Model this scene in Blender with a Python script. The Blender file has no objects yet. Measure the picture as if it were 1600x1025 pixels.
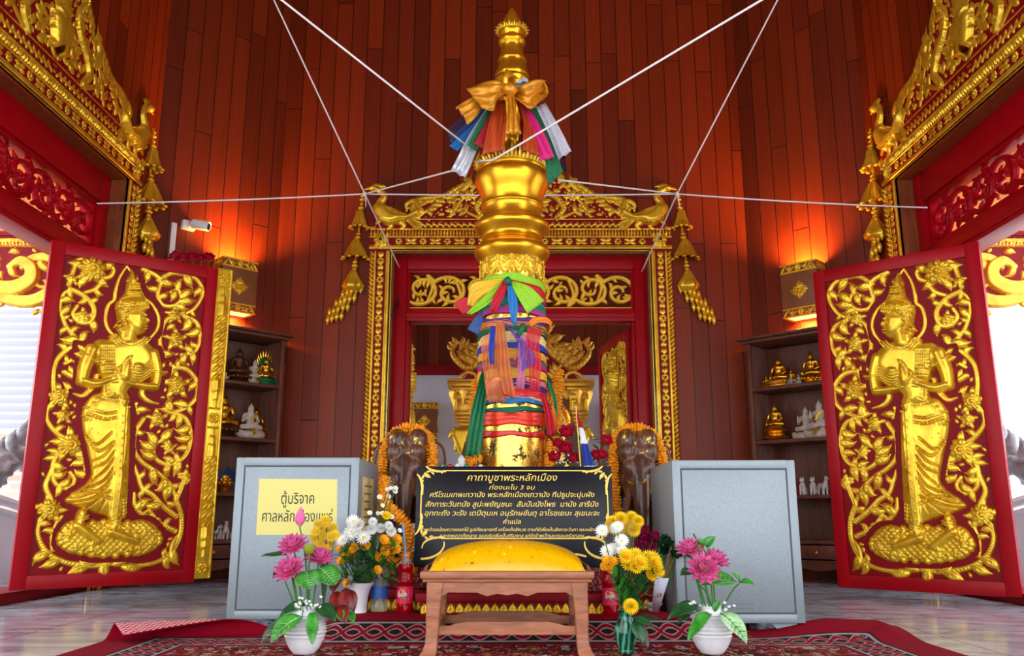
import bpy, bmesh, math, random
import numpy as np
from mathutils import Vector, Matrix, Euler, Quaternion
PI = math.pi
SC = bpy.context.scene
COL = SC.collection

# ------------------------------------------------------------------ camera, sky, exposure
EYE, FPX, PITCH = 0.46, 1320.0, math.radians(12.5)
cam_d = bpy.data.cameras.new('camera')
cam_d.sensor_width = 36.0
cam_d.lens = 36.0 * FPX / 1600.0
cam_d.clip_start, cam_d.clip_end = 0.05, 200
cam = bpy.data.objects.new('camera', cam_d)
COL.objects.link(cam)
cam.location = (0, 0, EYE)
cam.rotation_euler = (PI / 2 + PITCH, 0, 0)
SC.camera = cam
SC.view_settings.view_transform = 'Standard'
SC.view_settings.look = 'None'
SC.view_settings.gamma = 1.0
SC.view_settings.use_curve_mapping = False
SC.view_settings.exposure = 0.85

world = bpy.data.worlds.new('sky')
SC.world = world
world.use_nodes = True
wn = world.node_tree.nodes
wn['Background'].inputs[0].default_value = (0.93, 0.96, 1.0, 1)
wn['Background'].inputs[1].default_value = 2.2


def light(name, kind, loc, rot, power, color, **kw):
    d = bpy.data.lights.new(name, kind)
    d.energy = power
    d.color = color
    for k, v in kw.items():
        setattr(d, k, v)
    o = bpy.data.objects.new(name, d)
    COL.objects.link(o)
    o.location = loc
    o.rotation_euler = rot
    return o


# ------------------------------------------------------------------ geometry helpers
def _ray(x, y):
    u, v = (x - 800) / FPX, (512.5 - y) / FPX
    s, c = math.sin(PITCH), math.cos(PITCH)
    return (u, c - v * s, s + v * c)


def at(x, y, Y):
    """The point of the place seen at photo position (x, y), Y metres ahead of the camera."""
    d = _ray(x, y)
    t = Y / d[1]
    return Vector((d[0] * t, Y, EYE + d[2] * t))


def srgb(*c):
    if len(c) == 1:
        c = c[0]
    return tuple((v / 255 / 12.92 if v / 255 <= 0.04045 else ((v / 255 + 0.055) / 1.055) ** 2.4) for v in c)


def lerp(a, b, t):
    return a + (b - a) * t


def spline(pts, n=12, closed=False):
    """Catmull-Rom through pts."""
    P = [np.array(p, float) for p in pts]
    out = []
    N = len(P)
    rng = range(N if closed else N - 1)
    for i in rng:
        if closed:
            p0, p1, p2, p3 = P[(i - 1) % N], P[i], P[(i + 1) % N], P[(i + 2) % N]
        else:
            p1, p2 = P[i], P[i + 1]
            p0 = P[i - 1] if i > 0 else 2 * p1 - p2
            p3 = P[i + 2] if i + 2 < N else 2 * p2 - p1
        for k in range(n):
            t = k / n
            out.append(0.5 * (2 * p1 + (p2 - p0) * t + (2 * p0 - 5 * p1 + 4 * p2 - p3) * t * t + (3 * p1 - p0 - 3 * p2 + p3) * t ** 3))
    if not closed:
        out.append(P[-1])
    return [tuple(p) for p in out]


class MB:
    """Collects shapes and links them as one mesh object."""

    def __init__(self):
        self.v, self.f, self.m, self.uv = [], [], [], None

    def add(self, vs, fs, mi=0, xf=None):
        o = len(self.v)
        if xf is not None:
            vs = [tuple(xf @ Vector(p)) for p in vs]
        self.v.extend([tuple(p) for p in vs])
        self.f.extend([tuple(i + o for i in f) for f in fs])
        self.m.extend([mi] * len(fs))
        return self

    def box(self, a, b, bev=0.0, mi=0, xf=None):
        x0, y0, z0 = [min(a[i], b[i]) for i in range(3)]
        x1, y1, z1 = [max(a[i], b[i]) for i in range(3)]
        bv = min(bev, (x1 - x0) * .45, (y1 - y0) * .45, (z1 - z0) * .45)
        if bv <= 0:
            vs = [(x, y, z) for z in (z0, z1) for y in (y0, y1) for x in (x0, x1)]
            fs = [(0, 2, 3, 1), (4, 5, 7, 6), (0, 1, 5, 4), (2, 6, 7, 3), (0, 4, 6, 2), (1, 3, 7, 5)]
            return self.add(vs, fs, mi, xf)
        bm = bmesh.new()
        bmesh.ops.create_cube(bm, size=1)
        for v in bm.verts:
            v.co = Vector(((x0 + x1) / 2 + v.co.x * (x1 - x0), (y0 + y1) / 2 + v.co.y * (y1 - y0), (z0 + z1) / 2 + v.co.z * (z1 - z0)))
        bmesh.ops.bevel(bm, geom=bm.edges[:], offset=bv, segments=2, affect='EDGES', profile=0.5)
        return self.bm(bm, mi, xf)

    def bm(self, bm, mi=0, xf=None):
        bm.verts.index_update()
        self.add([v.co.copy() for v in bm.verts], [tuple(v.index for v in f.verts) for f in bm.faces], mi, xf)
        bm.free()
        return self

    def grid(self, fn, nu, nv, cu=False, cv=False, mi=0, xf=None):
        vs = [fn(i / (nu if cu else nu - 1), j / (nv if cv else nv - 1)) for j in range(nv) for i in range(nu)]
        fs = []
        for j in range(nv if cv else nv - 1):
            for i in range(nu if cu else nu - 1):
                i2, j2 = (i + 1) % nu, (j + 1) % nv
                fs.append((j * nu + i, j * nu + i2, j2 * nu + i2, j2 * nu + i))
        return self.add(vs, fs, mi, xf)

    def lathe(self, prof, n=32, c=(0, 0, 0), mi=0, xf=None, cap=True, wob=None):
        vs, fs = [], []
        for (r, z) in prof:
            for k in range(n):
                a = 2 * PI * k / n
                rr = r * (1 + (wob(a, z) if wob else 0))
                vs.append((c[0] + rr * math.cos(a), c[1] + rr * math.sin(a), c[2] + z))
        for j in range(len(prof) - 1):
            for k in range(n):
                k2 = (k + 1) % n
                fs.append((j * n + k, j * n + k2, (j + 1) * n + k2, (j + 1) * n + k))
        if cap:
            if prof[0][0] > 1e-6:
                fs.append(tuple(range(n))[::-1])
            if prof[-1][0] > 1e-6:
                fs.append(tuple((len(prof) - 1) * n + k for k in range(n)))
        return self.add(vs, fs, mi, xf)

    def tube(self, pts, r, n=8, mi=0, xf=None, caps=True):
        P = [Vector(p) for p in pts]
        N = len(P)
        R = r if isinstance(r, (list, tuple)) else [r] * N
        if len(R) != N:
            R = [R[0] + (R[-1] - R[0]) * i / (N - 1) for i in range(N)]
        up = None
        vs, fs = [], []
        for i in range(N):
            t = (P[min(i + 1, N - 1)] - P[max(i - 1, 0)])
            t = t.normalized() if t.length > 1e-9 else Vector((0, 0, 1))
            if up is None:
                up = t.orthogonal().normalized()
            up = (up - t * up.dot(t))
            up = up.normalized() if up.length > 1e-6 else t.orthogonal().normalized()
            w = t.cross(up)
            for k in range(n):
                a = 2 * PI * k / n
                vs.append(P[i] + (up * math.cos(a) + w * math.sin(a)) * R[i])
        for i in range(N - 1):
            for k in range(n):
                k2 = (k + 1) % n
                fs.append((i * n + k, i * n + k2, (i + 1) * n + k2, (i + 1) * n + k))
        if caps:
            fs.append(tuple(range(n))[::-1])
            fs.append(tuple((N - 1) * n + k for k in range(n)))
        return self.add(vs, fs, mi, xf)

    def ell(self, c, r, n=12, m=8, mi=0, xf=None, rot=None):
        if not isinstance(r, (list, tuple)):
            r = (r, r, r)
        R = rot.to_3x3() if rot is not None else Matrix.Identity(3)
        c = Vector(c)
        vs = [c + R @ Vector((0, 0, -r[2]))]
        for j in range(1, m):
            p = -PI / 2 + PI * j / m
            for k in range(n):
                a = 2 * PI * k / n
                vs.append(c + R @ Vector((r[0] * math.cos(p) * math.cos(a), r[1] * math.cos(p) * math.sin(a), r[2] * math.sin(p))))
        vs.append(c + R @ Vector((0, 0, r[2])))
        fs = [(0, 1 + (k + 1) % n, 1 + k) for k in range(n)]
        for j in range(m - 2):
            for k in range(n):
                k2 = (k + 1) % n
                fs.append((1 + j * n + k, 1 + j * n + k2, 1 + (j + 1) * n + k2, 1 + (j + 1) * n + k))
        L = len(vs) - 1
        o = 1 + (m - 2) * n
        fs += [(o + k, o + (k + 1) % n, L) for k in range(n)]
        return self.add(vs, fs, mi, xf)

    def prism(self, poly, y0, y1, mi=0, xf=None):
        """Polygon in x, z swept along y."""
        n = len(poly)
        ar = sum(poly[i][0] * poly[(i + 1) % n][1] - poly[(i + 1) % n][0] * poly[i][1] for i in range(n))
        if ar < 0:
            poly = poly[::-1]
        y0, y1 = min(y0, y1), max(y0, y1)
        vs = [(x, y0, z) for x, z in poly] + [(x, y1, z) for x, z in poly]
        fs = [tuple(range(n)), tuple(range(2 * n - 1, n - 1, -1))]
        for i in range(n):
            j = (i + 1) % n
            fs.append((j, i, n + i, n + j))
        return self.add(vs, fs, mi, xf)

    def strip(self, A, B, n=6, bulge=None, mi=0, xf=None, fold=0.0, nf=3, seed=0):
        """Cloth between the edge lines A and B, with optional folds."""
        A, B = [Vector(p) for p in A], [Vector(p) for p in B]
        N = len(A)
        vs, fs = [], []
        for i in range(N):
            t = (A[min(i + 1, N - 1)] - A[max(i - 1, 0)])
            nrm = t.cross(B[i] - A[i])
            nrm = nrm.normalized() if nrm.length > 1e-9 else Vector((0, -1, 0))
            for k in range(n + 1):
                s = k / n
                p = A[i].lerp(B[i], s)
                if fold:
                    p = p + nrm * fold * math.sin(s * nf * 2 * PI + seed + i * .35) * min(1, i / 2 + .25)
                if bulge:
                    p = p + nrm * bulge * math.sin(PI * s)
                vs.append(p)
        for i in range(N - 1):
            for k in range(n):
                fs.append((i * (n + 1) + k, i * (n + 1) + k + 1, (i + 1) * (n + 1) + k + 1, (i + 1) * (n + 1) + k))
        return self.add(vs, fs, mi, xf)

    def mesh(self, name, mats, angle=40, smooth=True):
        me = bpy.data.meshes.new(name)
        me.from_pydata(self.v, [], self.f)
        if not isinstance(mats, (list, tuple)):
            mats = [mats]
        for m in mats:
            me.materials.append(m)
        if len(mats) > 1:
            me.polygons.foreach_set('material_index', self.m)
        me.validate()
        if smooth:
            me.polygons.foreach_set('use_smooth', [True] * len(me.polygons))
            if angle < 180:
                me.set_sharp_from_angle(angle=math.radians(angle))
        me.update()
        if self.uv:
            lay = me.uv_layers.new(name='UVMap')
            for l in me.loops:
                lay.data[l.index].uv = self.uv(me.vertices[l.vertex_index].co)
        return me

    def build(self, name, mats, parent=None, angle=40, smooth=True):
        return link(name, self.mesh(name, mats, angle, smooth), parent)


def link(name, me, parent=None):
    o = bpy.data.objects.new(name, me)
    COL.objects.link(o)
    if parent is not None:
        o.parent = parent
    return o


def tag(o, label=None, cat=None, group=None, kind=None):
    if label:
        o['label'] = label
    if cat:
        o['category'] = cat
    if group:
        o['group'] = group
    if kind:
        o['kind'] = kind
    return o


def thing(name, label, cat, loc=(0, 0, 0), rz=0.0, group=None, kind=None):
    o = bpy.data.objects.new(name, None)
    COL.objects.link(o)
    o.empty_display_size = 0.05
    o.location = loc
    o.rotation_euler = (0, 0, rz)
    return tag(o, label, cat, group, kind)


def struct(name, mb, mats, label=None, cat=None, **kw):
    o = mb.build(name, mats, **kw)
    return tag(o, label, cat, None, 'structure')


def dup(src, loc, rz, label=None, sc=None):
    """A thing's copy with copies of its parts and sub-parts."""
    r = src.copy()
    COL.objects.link(r)
    r.location = loc
    r.rotation_euler = (0, 0, rz)
    if label:
        r['label'] = label
    if sc:
        r.scale = sc
    for ch in list(src.children):
        c = ch.copy()
        COL.objects.link(c)
        c.parent = r
        for g in ch.children:
            d = g.copy()
            COL.objects.link(d)
            d.parent = c
    return r


def fuse_mesh(name, shapes, voxel, mats, smooth=4, factor=.5):
    """One continuous skin around overlapping ellipsoids and tapered limbs."""
    mb = MB()
    for s in shapes:
        if s[0] == 's':
            mb.ell(s[1], s[2], 16, 12, rot=s[3] if len(s) > 3 else None)
        else:
            pts, rr = s[1], s[2]
            P = [Vector(p) for p in pts]
            mb.tube(pts, rr, 12)
            R = rr if isinstance(rr, (list, tuple)) else [rr, rr]
            mb.ell(P[0], R[0], 12, 8)
            mb.ell(P[-1], R[-1], 12, 8)
    me = mb.mesh(name + '_core', mats, smooth=False)
    o = bpy.data.objects.new(name, me)
    COL.objects.link(o)
    m = o.modifiers.new('r', 'REMESH')
    m.mode = 'VOXEL'
    m.voxel_size = voxel
    m = o.modifiers.new('s', 'SMOOTH')
    m.iterations = smooth
    m.factor = factor
    dg = bpy.context.evaluated_depsgraph_get()
    out = bpy.data.meshes.new_from_object(o.evaluated_get(dg))
    out.name = name
    bpy.data.objects.remove(o)
    bpy.data.meshes.remove(me)
    out.polygons.foreach_set('use_smooth', [True] * len(out.polygons))
    if not out.materials:
        out.materials.append(mats)
    return out


# ------------------------------------------------------------------ carved relief
class Relief:
    """Height map over a plane, carved with strokes and cut out where it rises above zero."""

    def __init__(s, u0, u1, v0, v1, res):
        s.u0, s.v0, s.res = u0, v0, res
        s.nu, s.nv = int((u1 - u0) / res) + 2, int((v1 - v0) / res) + 2
        s.U = u0 + np.arange(s.nu) * res
        s.V = v0 + np.arange(s.nv) * res
        s.H = np.full((s.nv, s.nu), -1.0)

    def win(s, x0, x1, y0, y1):
        i0, i1 = max(0, int((x0 - s.u0) / s.res)), min(s.nu, int((x1 - s.u0) / s.res) + 2)
        j0, j1 = max(0, int((y0 - s.v0) / s.res)), min(s.nv, int((y1 - s.v0) / s.res) + 2)
        return (i0, i1, j0, j1) if i1 > i0 and j1 > j0 else None

    def stroke(s, pts, r, k=.7, prof='round', base=0.0):
        N = len(pts)
        if not isinstance(r, (list, tuple)):
            r = [r] * N
        elif len(r) != N:
            xs = np.linspace(0, len(r) - 1, N)
            r = list(np.interp(xs, range(len(r)), r))
        pad = 3 * s.res
        for a in range(N - 1):
            (ax, ay), (bx, by) = pts[a][:2], pts[a + 1][:2]
            ra, rb = r[a], r[a + 1]
            R = max(ra, rb) + pad
            w = s.win(min(ax, bx) - R, max(ax, bx) + R, min(ay, by) - R, max(ay, by) + R)
            if not w:
                continue
            i0, i1, j0, j1 = w
            X = s.U[i0:i1][None, :] - ax
            Y = s.V[j0:j1][:, None] - ay
            dx, dy = bx - ax, by - ay
            L2 = dx * dx + dy * dy + 1e-12
            t = np.clip((X * dx + Y * dy) / L2, 0, 1)
            d = np.hypot(X - t * dx, Y - t * dy)
            rr = np.maximum(ra + (rb - ra) * t, 1e-5)
            q = d / rr
            qi = np.clip(q, 0, 1)
            if prof == 'groove':
                sh = np.sqrt(1 - qi ** 2) * (1 - .45 * np.exp(-(qi / .28) ** 2))
            elif prof == 'ridge':
                sh = .35 * np.sqrt(1 - qi ** 2) + .65 * (1 - qi)
            elif prof == 'flat':
                sh = np.minimum(1, np.sqrt(1 - qi ** 2) * 1.5)
            else:
                sh = np.sqrt(1 - qi ** 2)
            val = np.where(q < 1, (base + k * rr) * sh, -(d - rr) * .7)
            s.H[j0:j1, i0:i1] = np.maximum(s.H[j0:j1, i0:i1], val)

    def ell(s, c, a, b, ang, h, prof='round'):
        R = max(a, b) + 3 * s.res
        w = s.win(c[0] - R, c[0] + R, c[1] - R, c[1] + R)
        if not w:
            return
        i0, i1, j0, j1 = w
        X = s.U[i0:i1][None, :] - c[0]
        Y = s.V[j0:j1][:, None] - c[1]
        ca, sa = math.cos(ang), math.sin(ang)
        q = np.hypot((X * ca + Y * sa) / a, (-X * sa + Y * ca) / b)
        qi = np.clip(q, 0, 1)
        sh = np.sqrt(1 - qi ** 2)
        if prof == 'groove':
            sh = sh * (1 - .4 * np.exp(-((-X * sa + Y * ca) / b / .25) ** 2))
        val = np.where(q < 1, h * sh, -(q - 1) * min(a, b) * .7)
        s.H[j0:j1, i0:i1] = np.maximum(s.H[j0:j1, i0:i1], val)

    def sd(s, poly, pad):
        xs, ys = [p[0] for p in poly], [p[1] for p in poly]
        w = s.win(min(xs) - pad, max(xs) + pad, min(ys) - pad, max(ys) + pad)
        if not w:
            return None
        i0, i1, j0, j1 = w
        X = np.repeat(s.U[i0:i1][None, :], j1 - j0, 0)
        Y = np.repeat(s.V[j0:j1][:, None], i1 - i0, 1)
        D = np.full(X.shape, 1e9)
        ins = np.zeros(X.shape, bool)
        n = len(poly)
        for i in range(n):
            ax, ay = poly[i][:2]
            bx, by = poly[(i + 1) % n][:2]
            dx, dy = bx - ax, by - ay
            t = np.clip(((X - ax) * dx + (Y - ay) * dy) / (dx * dx + dy * dy + 1e-12), 0, 1)
            D = np.minimum(D, np.hypot(X - ax - t * dx, Y - ay - t * dy))
            if ay != by:
                c = ((ay > Y) != (by > Y)) & (X < dx * (Y - ay) / dy + ax)
                ins ^= c
        return w, np.where(ins, D, -D)

    def poly(s, poly, h, edge, over=False):
        r = s.sd(poly, 4 * s.res)
        if not r:
            return
        (i0, i1, j0, j1), D = r
        q = 1 - np.clip(D / edge, 0, 1)
        val = np.where(D > 0, h * np.sqrt(np.maximum(1 - q * q, 0)), D * .7)
        cur = s.H[j0:j1, i0:i1]
        s.H[j0:j1, i0:i1] = np.where(D > 0, val, cur) if over else np.maximum(cur, val)

    def cut(s, pts, w, depth):
        N = len(pts)
        for a in range(N - 1):
            (ax, ay), (bx, by) = pts[a][:2], pts[a + 1][:2]
            R = w * 3
            ww = s.win(min(ax, bx) - R, max(ax, bx) + R, min(ay, by) - R, max(ay, by) + R)
            if not ww:
                continue
            i0, i1, j0, j1 = ww
            X = s.U[i0:i1][None, :] - ax
            Y = s.V[j0:j1][:, None] - ay
            dx, dy = bx - ax, by - ay
            t = np.clip((X * dx + Y * dy) / (dx * dx + dy * dy + 1e-12), 0, 1)
            d = np.hypot(X - t * dx, Y - t * dy)
            h = s.H[j0:j1, i0:i1]
            g = h - depth * np.exp(-(d / w) ** 2)
            s.H[j0:j1, i0:i1] = np.where(h > 0, np.maximum(g, np.minimum(h, .0015)), h)

    def val(s, x, y):
        i, j = int((x - s.u0) / s.res + .5), int((y - s.v0) / s.res + .5)
        if i < 0 or j < 0 or i >= s.nu or j >= s.nv:
            return None
        return s.H[j, i]

    def free(s, x, y, r, region):
        for k in range(7):
            if k == 6:
                px, py = x, y
            else:
                px, py = x + r * math.cos(k * PI / 3), y + r * math.sin(k * PI / 3)
            h = s.val(px, py)
            if h is None or h > -1e-4 or (region and not region(px, py)):
                return False
        return True

    def leaf(s, p, ang, L, curl, w=.17, k=.75, test=None, gap=.004, region=None, prof='groove'):
        """A flame leaf: bulging root, tapering to a curled tip."""
        n = 9
        pts, rr = [tuple(p)], []
        x, y, a = p[0], p[1], ang
        for i in range(n):
            t = i / n
            a += curl * (t * 1.6 + .2) / n
            x += L / n * math.cos(a)
            y += L / n * math.sin(a)
            pts.append((x, y))
        for i in range(n + 1):
            t = i / n
            rr.append(L * w * (.55 + .75 * math.sin(PI * min(1, t * 1.15 + .05))) * (1 - t ** 3) if t < 1 else L * .01)
        if test:
            for i in (range(1, n + 1, 2) if test == 'all' else (4, 6, 8, 9)):
                if not s.free(pts[i][0], pts[i][1], rr[i] * .8 + gap, region):
                    return False
        s.stroke(pts, rr, k, prof)
        return True

    def grow(s, stems, region=None, L=(.1, .075, .055, .04, .028), step=.03, seed=1, gap=.004, w=.2, spread=.95, passes=2):
        rnd = random.Random(seed)
        for ps in range(passes):
            for pts in stems:
                acc = 0
                side = 1
                for i in range(1, len(pts) - 1):
                    acc += math.hypot(pts[i][0] - pts[i - 1][0], pts[i][1] - pts[i - 1][1])
                    if acc < step:
                        continue
                    acc = 0
                    ang = math.atan2(pts[i + 1][1] - pts[i - 1][1], pts[i + 1][0] - pts[i - 1][0])
                    for sd in (side, -side):
                        for LL in L:
                            sp = spread + rnd.uniform(-.1, .35) + ps * .3
                            c = -sd * rnd.uniform(.3, 1.1) if rnd.random() < .5 else sd * rnd.uniform(.8, 2.0)
                            if s.leaf(pts[i], ang + sd * sp, LL, c, w, test=True, gap=gap, region=region):
                                break
                    side = -side

    def fill(s, region, L=(.06, .045, .03, .02), tries=1500, seed=3, gap=.004, w=.2):
        """Loose leaves and buds wherever the ground still shows."""
        rnd = random.Random(seed)
        u1, v1 = s.U[-1], s.V[-1]
        for LL in L:
            for _ in range(tries):
                p = (rnd.uniform(s.u0, u1), rnd.uniform(s.v0, v1))
                if s.free(p[0], p[1], LL * .2, region):
                    s.leaf(p, rnd.uniform(0, 2 * PI), LL, rnd.choice((-1, 1)) * rnd.uniform(.5, 1.8), w, test='all', gap=gap, region=region)

    def flower(s, p, R, n=8, rot=0, h=None, rings=1):
        h = h or R * .45
        for q in range(rings):
            rq = R * (1 - .38 * q)
            for i in range(n):
                a = rot + (i + .5 * q) * 2 * PI / n
                s.ell((p[0] + rq * .62 * math.cos(a), p[1] + rq * .62 * math.sin(a)), rq * .4, rq * .25 * 8 / n + rq * .04, a, h * (.75 + .3 * q), 'groove')
        s.ell(p, R * .27, R * .27, 0, h * 1.35)

    def spiral(s, p, ang, L, k0, k1, n=40):
        """Points of a vine that tightens from curvature k0 to k1."""
        pts = [tuple(p)]
        x, y, a = p[0], p[1], ang
        for i in range(n):
            t = i / n
            a += (k0 + (k1 - k0) * t * t) * L / n
            x += L / n * math.cos(a)
            y += L / n * math.sin(a)
            pts.append((x, y))
        return pts

    def extract(s, fn, flip=False, level=0.0):
        """Triangles of the carved part only; fn(u, v, h) places a point."""
        H = s.H - level
        nu, nv = s.nu, s.nv
        idx = np.arange(nu * nv).reshape(nv, nu)
        a, b, c, d = idx[:-1, :-1].ravel(), idx[:-1, 1:].ravel(), idx[1:, 1:].ravel(), idx[1:, :-1].ravel()
        T = np.concatenate([np.stack([a, b, c], 1), np.stack([a, c, d], 1)])
        h = H.ravel()
        pos = (h[T] > 0)
        cnt = pos.sum(1)
        full = T[cnt == 3]
        part = T[(cnt == 1) | (cnt == 2)]
        used = np.unique(np.concatenate([full.ravel(), part[h[part] > 0]]))
        remap = np.full(nu * nv, -1)
        remap[used] = np.arange(len(used))
        vs = [fn(s.U[i % nu], s.V[i // nu], h[i]) for i in used]
        fs = [tuple(t) for t in remap[full]]
        cache = {}

        def cross(i, j):
            key = (i, j) if i < j else (j, i)
            if key not in cache:
                t = h[i] / (h[i] - h[j])
                u = s.U[i % nu] + (s.U[j % nu] - s.U[i % nu]) * t
                v = s.V[i // nu] + (s.V[j // nu] - s.V[i // nu]) * t
                cache[key] = len(vs)
                vs.append(fn(u, v, 0.0))
            return cache[key]

        for t in part:
            t = list(int(q) for q in t)
            ins = [h[q] > 0 for q in t]
            if sum(ins) == 1:
                k = ins.index(True)
                A, B, Cc = t[k], t[(k + 1) % 3], t[(k + 2) % 3]
                fs.append((remap[A], cross(A, B), cross(A, Cc)))
            else:
                k = ins.index(False)
                A, B, Cc = t[k], t[(k + 1) % 3], t[(k + 2) % 3]
                x, y = cross(A, B), cross(A, Cc)
                fs.append((x, remap[B], remap[Cc]))
                fs.append((x, remap[Cc], y))
        if flip:
            fs = [f[::-1] for f in fs]
        return vs, [tuple(int(i) for i in f) for f in fs]


# ------------------------------------------------------------------ materials
def inp(n, *names):
    for k in names:
        if k in n.inputs:
            return n.inputs[k]


class NT:
    """Small expression helper over a material's node tree."""

    def __init__(s, m):
        s.m, s.t = m, m.node_tree

    def node(s, typ, **kw):
        n = s.t.nodes.new(typ)
        for k, v in kw.items():
            setattr(n, k, v)
        return n

    def val(s, sock, x):
        if hasattr(x, 'is_linked') or hasattr(x, 'links'):
            s.t.links.new(x, sock)
        elif isinstance(x, (tuple, list)) and len(x) == 3 and sock.type == 'RGBA':
            sock.default_value = (*x, 1)
        else:
            sock.default_value = x

    def math(s, op, a, b=None, c=None):
        n = s.node('ShaderNodeMath', operation=op)
        s.val(n.inputs[0], a)
        if b is not None:
            s.val(n.inputs[1], b)
        if c is not None:
            s.val(n.inputs[2], c)
        return n.outputs[0]

    def mix(s, f, a, b, typ='MIX'):
        n = s.node('ShaderNodeMix', data_type='RGBA', blend_type=typ)
        s.val(n.inputs[0], f)
        s.val(n.inputs[6], a)
        s.val(n.inputs[7], b)
        return n.outputs[2]

    def noise(s, vec, scale, detail=4, rough=.55, dist=0):
        n = s.node('ShaderNodeTexNoise')
        if vec is not None:
            s.val(n.inputs['Vector'], vec)
        n.inputs['Scale'].default_value = scale
        n.inputs['Detail'].default_value = detail
        n.inputs['Roughness'].default_value = rough
        n.inputs['Distortion'].default_value = dist
        return n.outputs['Fac']

    def coords(s, which='Object'):
        return s.node('ShaderNodeTexCoord').outputs[which]

    def mapping(s, vec, scale=(1, 1, 1), loc=(0, 0, 0), rot=(0, 0, 0)):
        n = s.node('ShaderNodeMapping')
        s.val(n.inputs[0], vec)
        n.inputs['Scale'].default_value = scale
        n.inputs['Location'].default_value = loc
        n.inputs['Rotation'].default_value = rot
        return n.outputs[0]

    def ramp(s, f, stops, interp='LINEAR'):
        n = s.node('ShaderNodeValToRGB')
        s.val(n.inputs[0], f)
        cr = n.color_ramp
        cr.interpolation = interp
        while len(cr.elements) < len(stops):
            cr.elements.new(.5)
        for e, (p, c) in zip(cr.elements, stops):
            e.position = p
            e.color = (*c, 1) if len(c) == 3 else c
        return n.outputs[0]

    def step(s, f, edge, soft=.02):
        n = s.node('ShaderNodeMapRange')
        s.val(n.inputs[0], f)
        n.inputs[1].default_value = edge - soft
        n.inputs[2].default_value = edge + soft
        return n.outputs[0]

    def xyz(s, vec):
        n = s.node('ShaderNodeSeparateXYZ')
        s.val(n.inputs[0], vec)
        return n.outputs

    def bump(s, h, strength=.3, dist=.01):
        n = s.node('ShaderNodeBump')
        s.val(n.inputs['Height'], h)
        n.inputs['Strength'].default_value = strength
        n.inputs['Distance'].default_value = dist
        return n.outputs[0]


MATS = {}


def mat(name, col, rough=.5, metal=0.0, var=None, bump=None, **kw):
    """Principled material; var = (scale, amount) of colour variation, bump = (scale, strength, distance)."""
    if name in MATS:
        return MATS[name]
    m = bpy.data.materials.new(name)
    m.use_nodes = True
    T = NT(m)
    b = m.node_tree.nodes['Principled BSDF']
    c = srgb(col) if max(col) > 1.0 else col
    b.inputs['Base Color'].default_value = (*c, 1)
    b.inputs['Roughness'].default_value = rough
    b.inputs['Metallic'].default_value = metal
    if var:
        f = T.noise(T.coords(), var[0], 5)
        lo, hi = [max(0, v * (1 - var[1])) for v in c], [min(1, v * (1 + var[1])) for v in c]
        T.val(b.inputs['Base Color'], T.ramp(f, [(.3, lo), (.7, hi)]))
    if bump:
        T.val(b.inputs['Normal'], T.bump(T.noise(T.coords(), bump[0], 3), bump[1], bump[2] if len(bump) > 2 else .005))
    for k, v in kw.items():
        i = b.inputs[k]
        i.default_value = (*v, 1) if isinstance(v, tuple) and i.type == 'RGBA' and len(v) == 3 else v
    MATS[name] = m
    return m


def sheer(name, col, alpha, rough=.6, sheen=True, metal=0.0):
    """Thin see-through cloth."""
    m = mat(name, col, rough, metal, var=(60, .12))
    b = m.node_tree.nodes['Principled BSDF']
    b.inputs['Alpha'].default_value = alpha
    b.inputs['Transmission Weight'].default_value = 0
    return m

# ------------------------------------------------------------------ the materials of the hall
def gold_mat(name, c0, c1, metal, rough, bump=.25):
    m = mat(name, c1, rough, metal)
    T = NT(m)
    b = m.node_tree.nodes['Principled BSDF']
    co = T.coords()
    f = T.noise(co, 9, 6, .6)
    T.val(b.inputs['Base Color'], T.ramp(f, [(.3, srgb(c0)), (.7, srgb(c1))]))
    T.val(b.inputs['Normal'], T.bump(T.noise(co, 70, 3), bump, .003))
    return m


GOLD = gold_mat('carved_gold', (204, 150, 20), (252, 214, 60), .6, .32)
GOLD_DIM = gold_mat('old_gold', (190, 130, 34), (240, 182, 60), .6, .36)
GOLD_POL = gold_mat('polished_gold', (224, 150, 22), (248, 190, 44), .85, .3, .08)
GOLD_PAINT = mat('gold_paint', (240, 190, 40), .45, .25)
RED = mat('red_lacquer', (158, 2, 18), .38, var=(3, .15), bump=(25, .06), **{'Specular IOR Level': .18})
RED_DEEP = mat('deep_red', (128, 2, 14), .55, var=(4, .15))
RED_DEEP.node_tree.nodes['Principled BSDF'].inputs['Specular IOR Level'].default_value = .2
GEM = mat('green_glass', (12, 60, 40), .08, .3)


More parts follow.
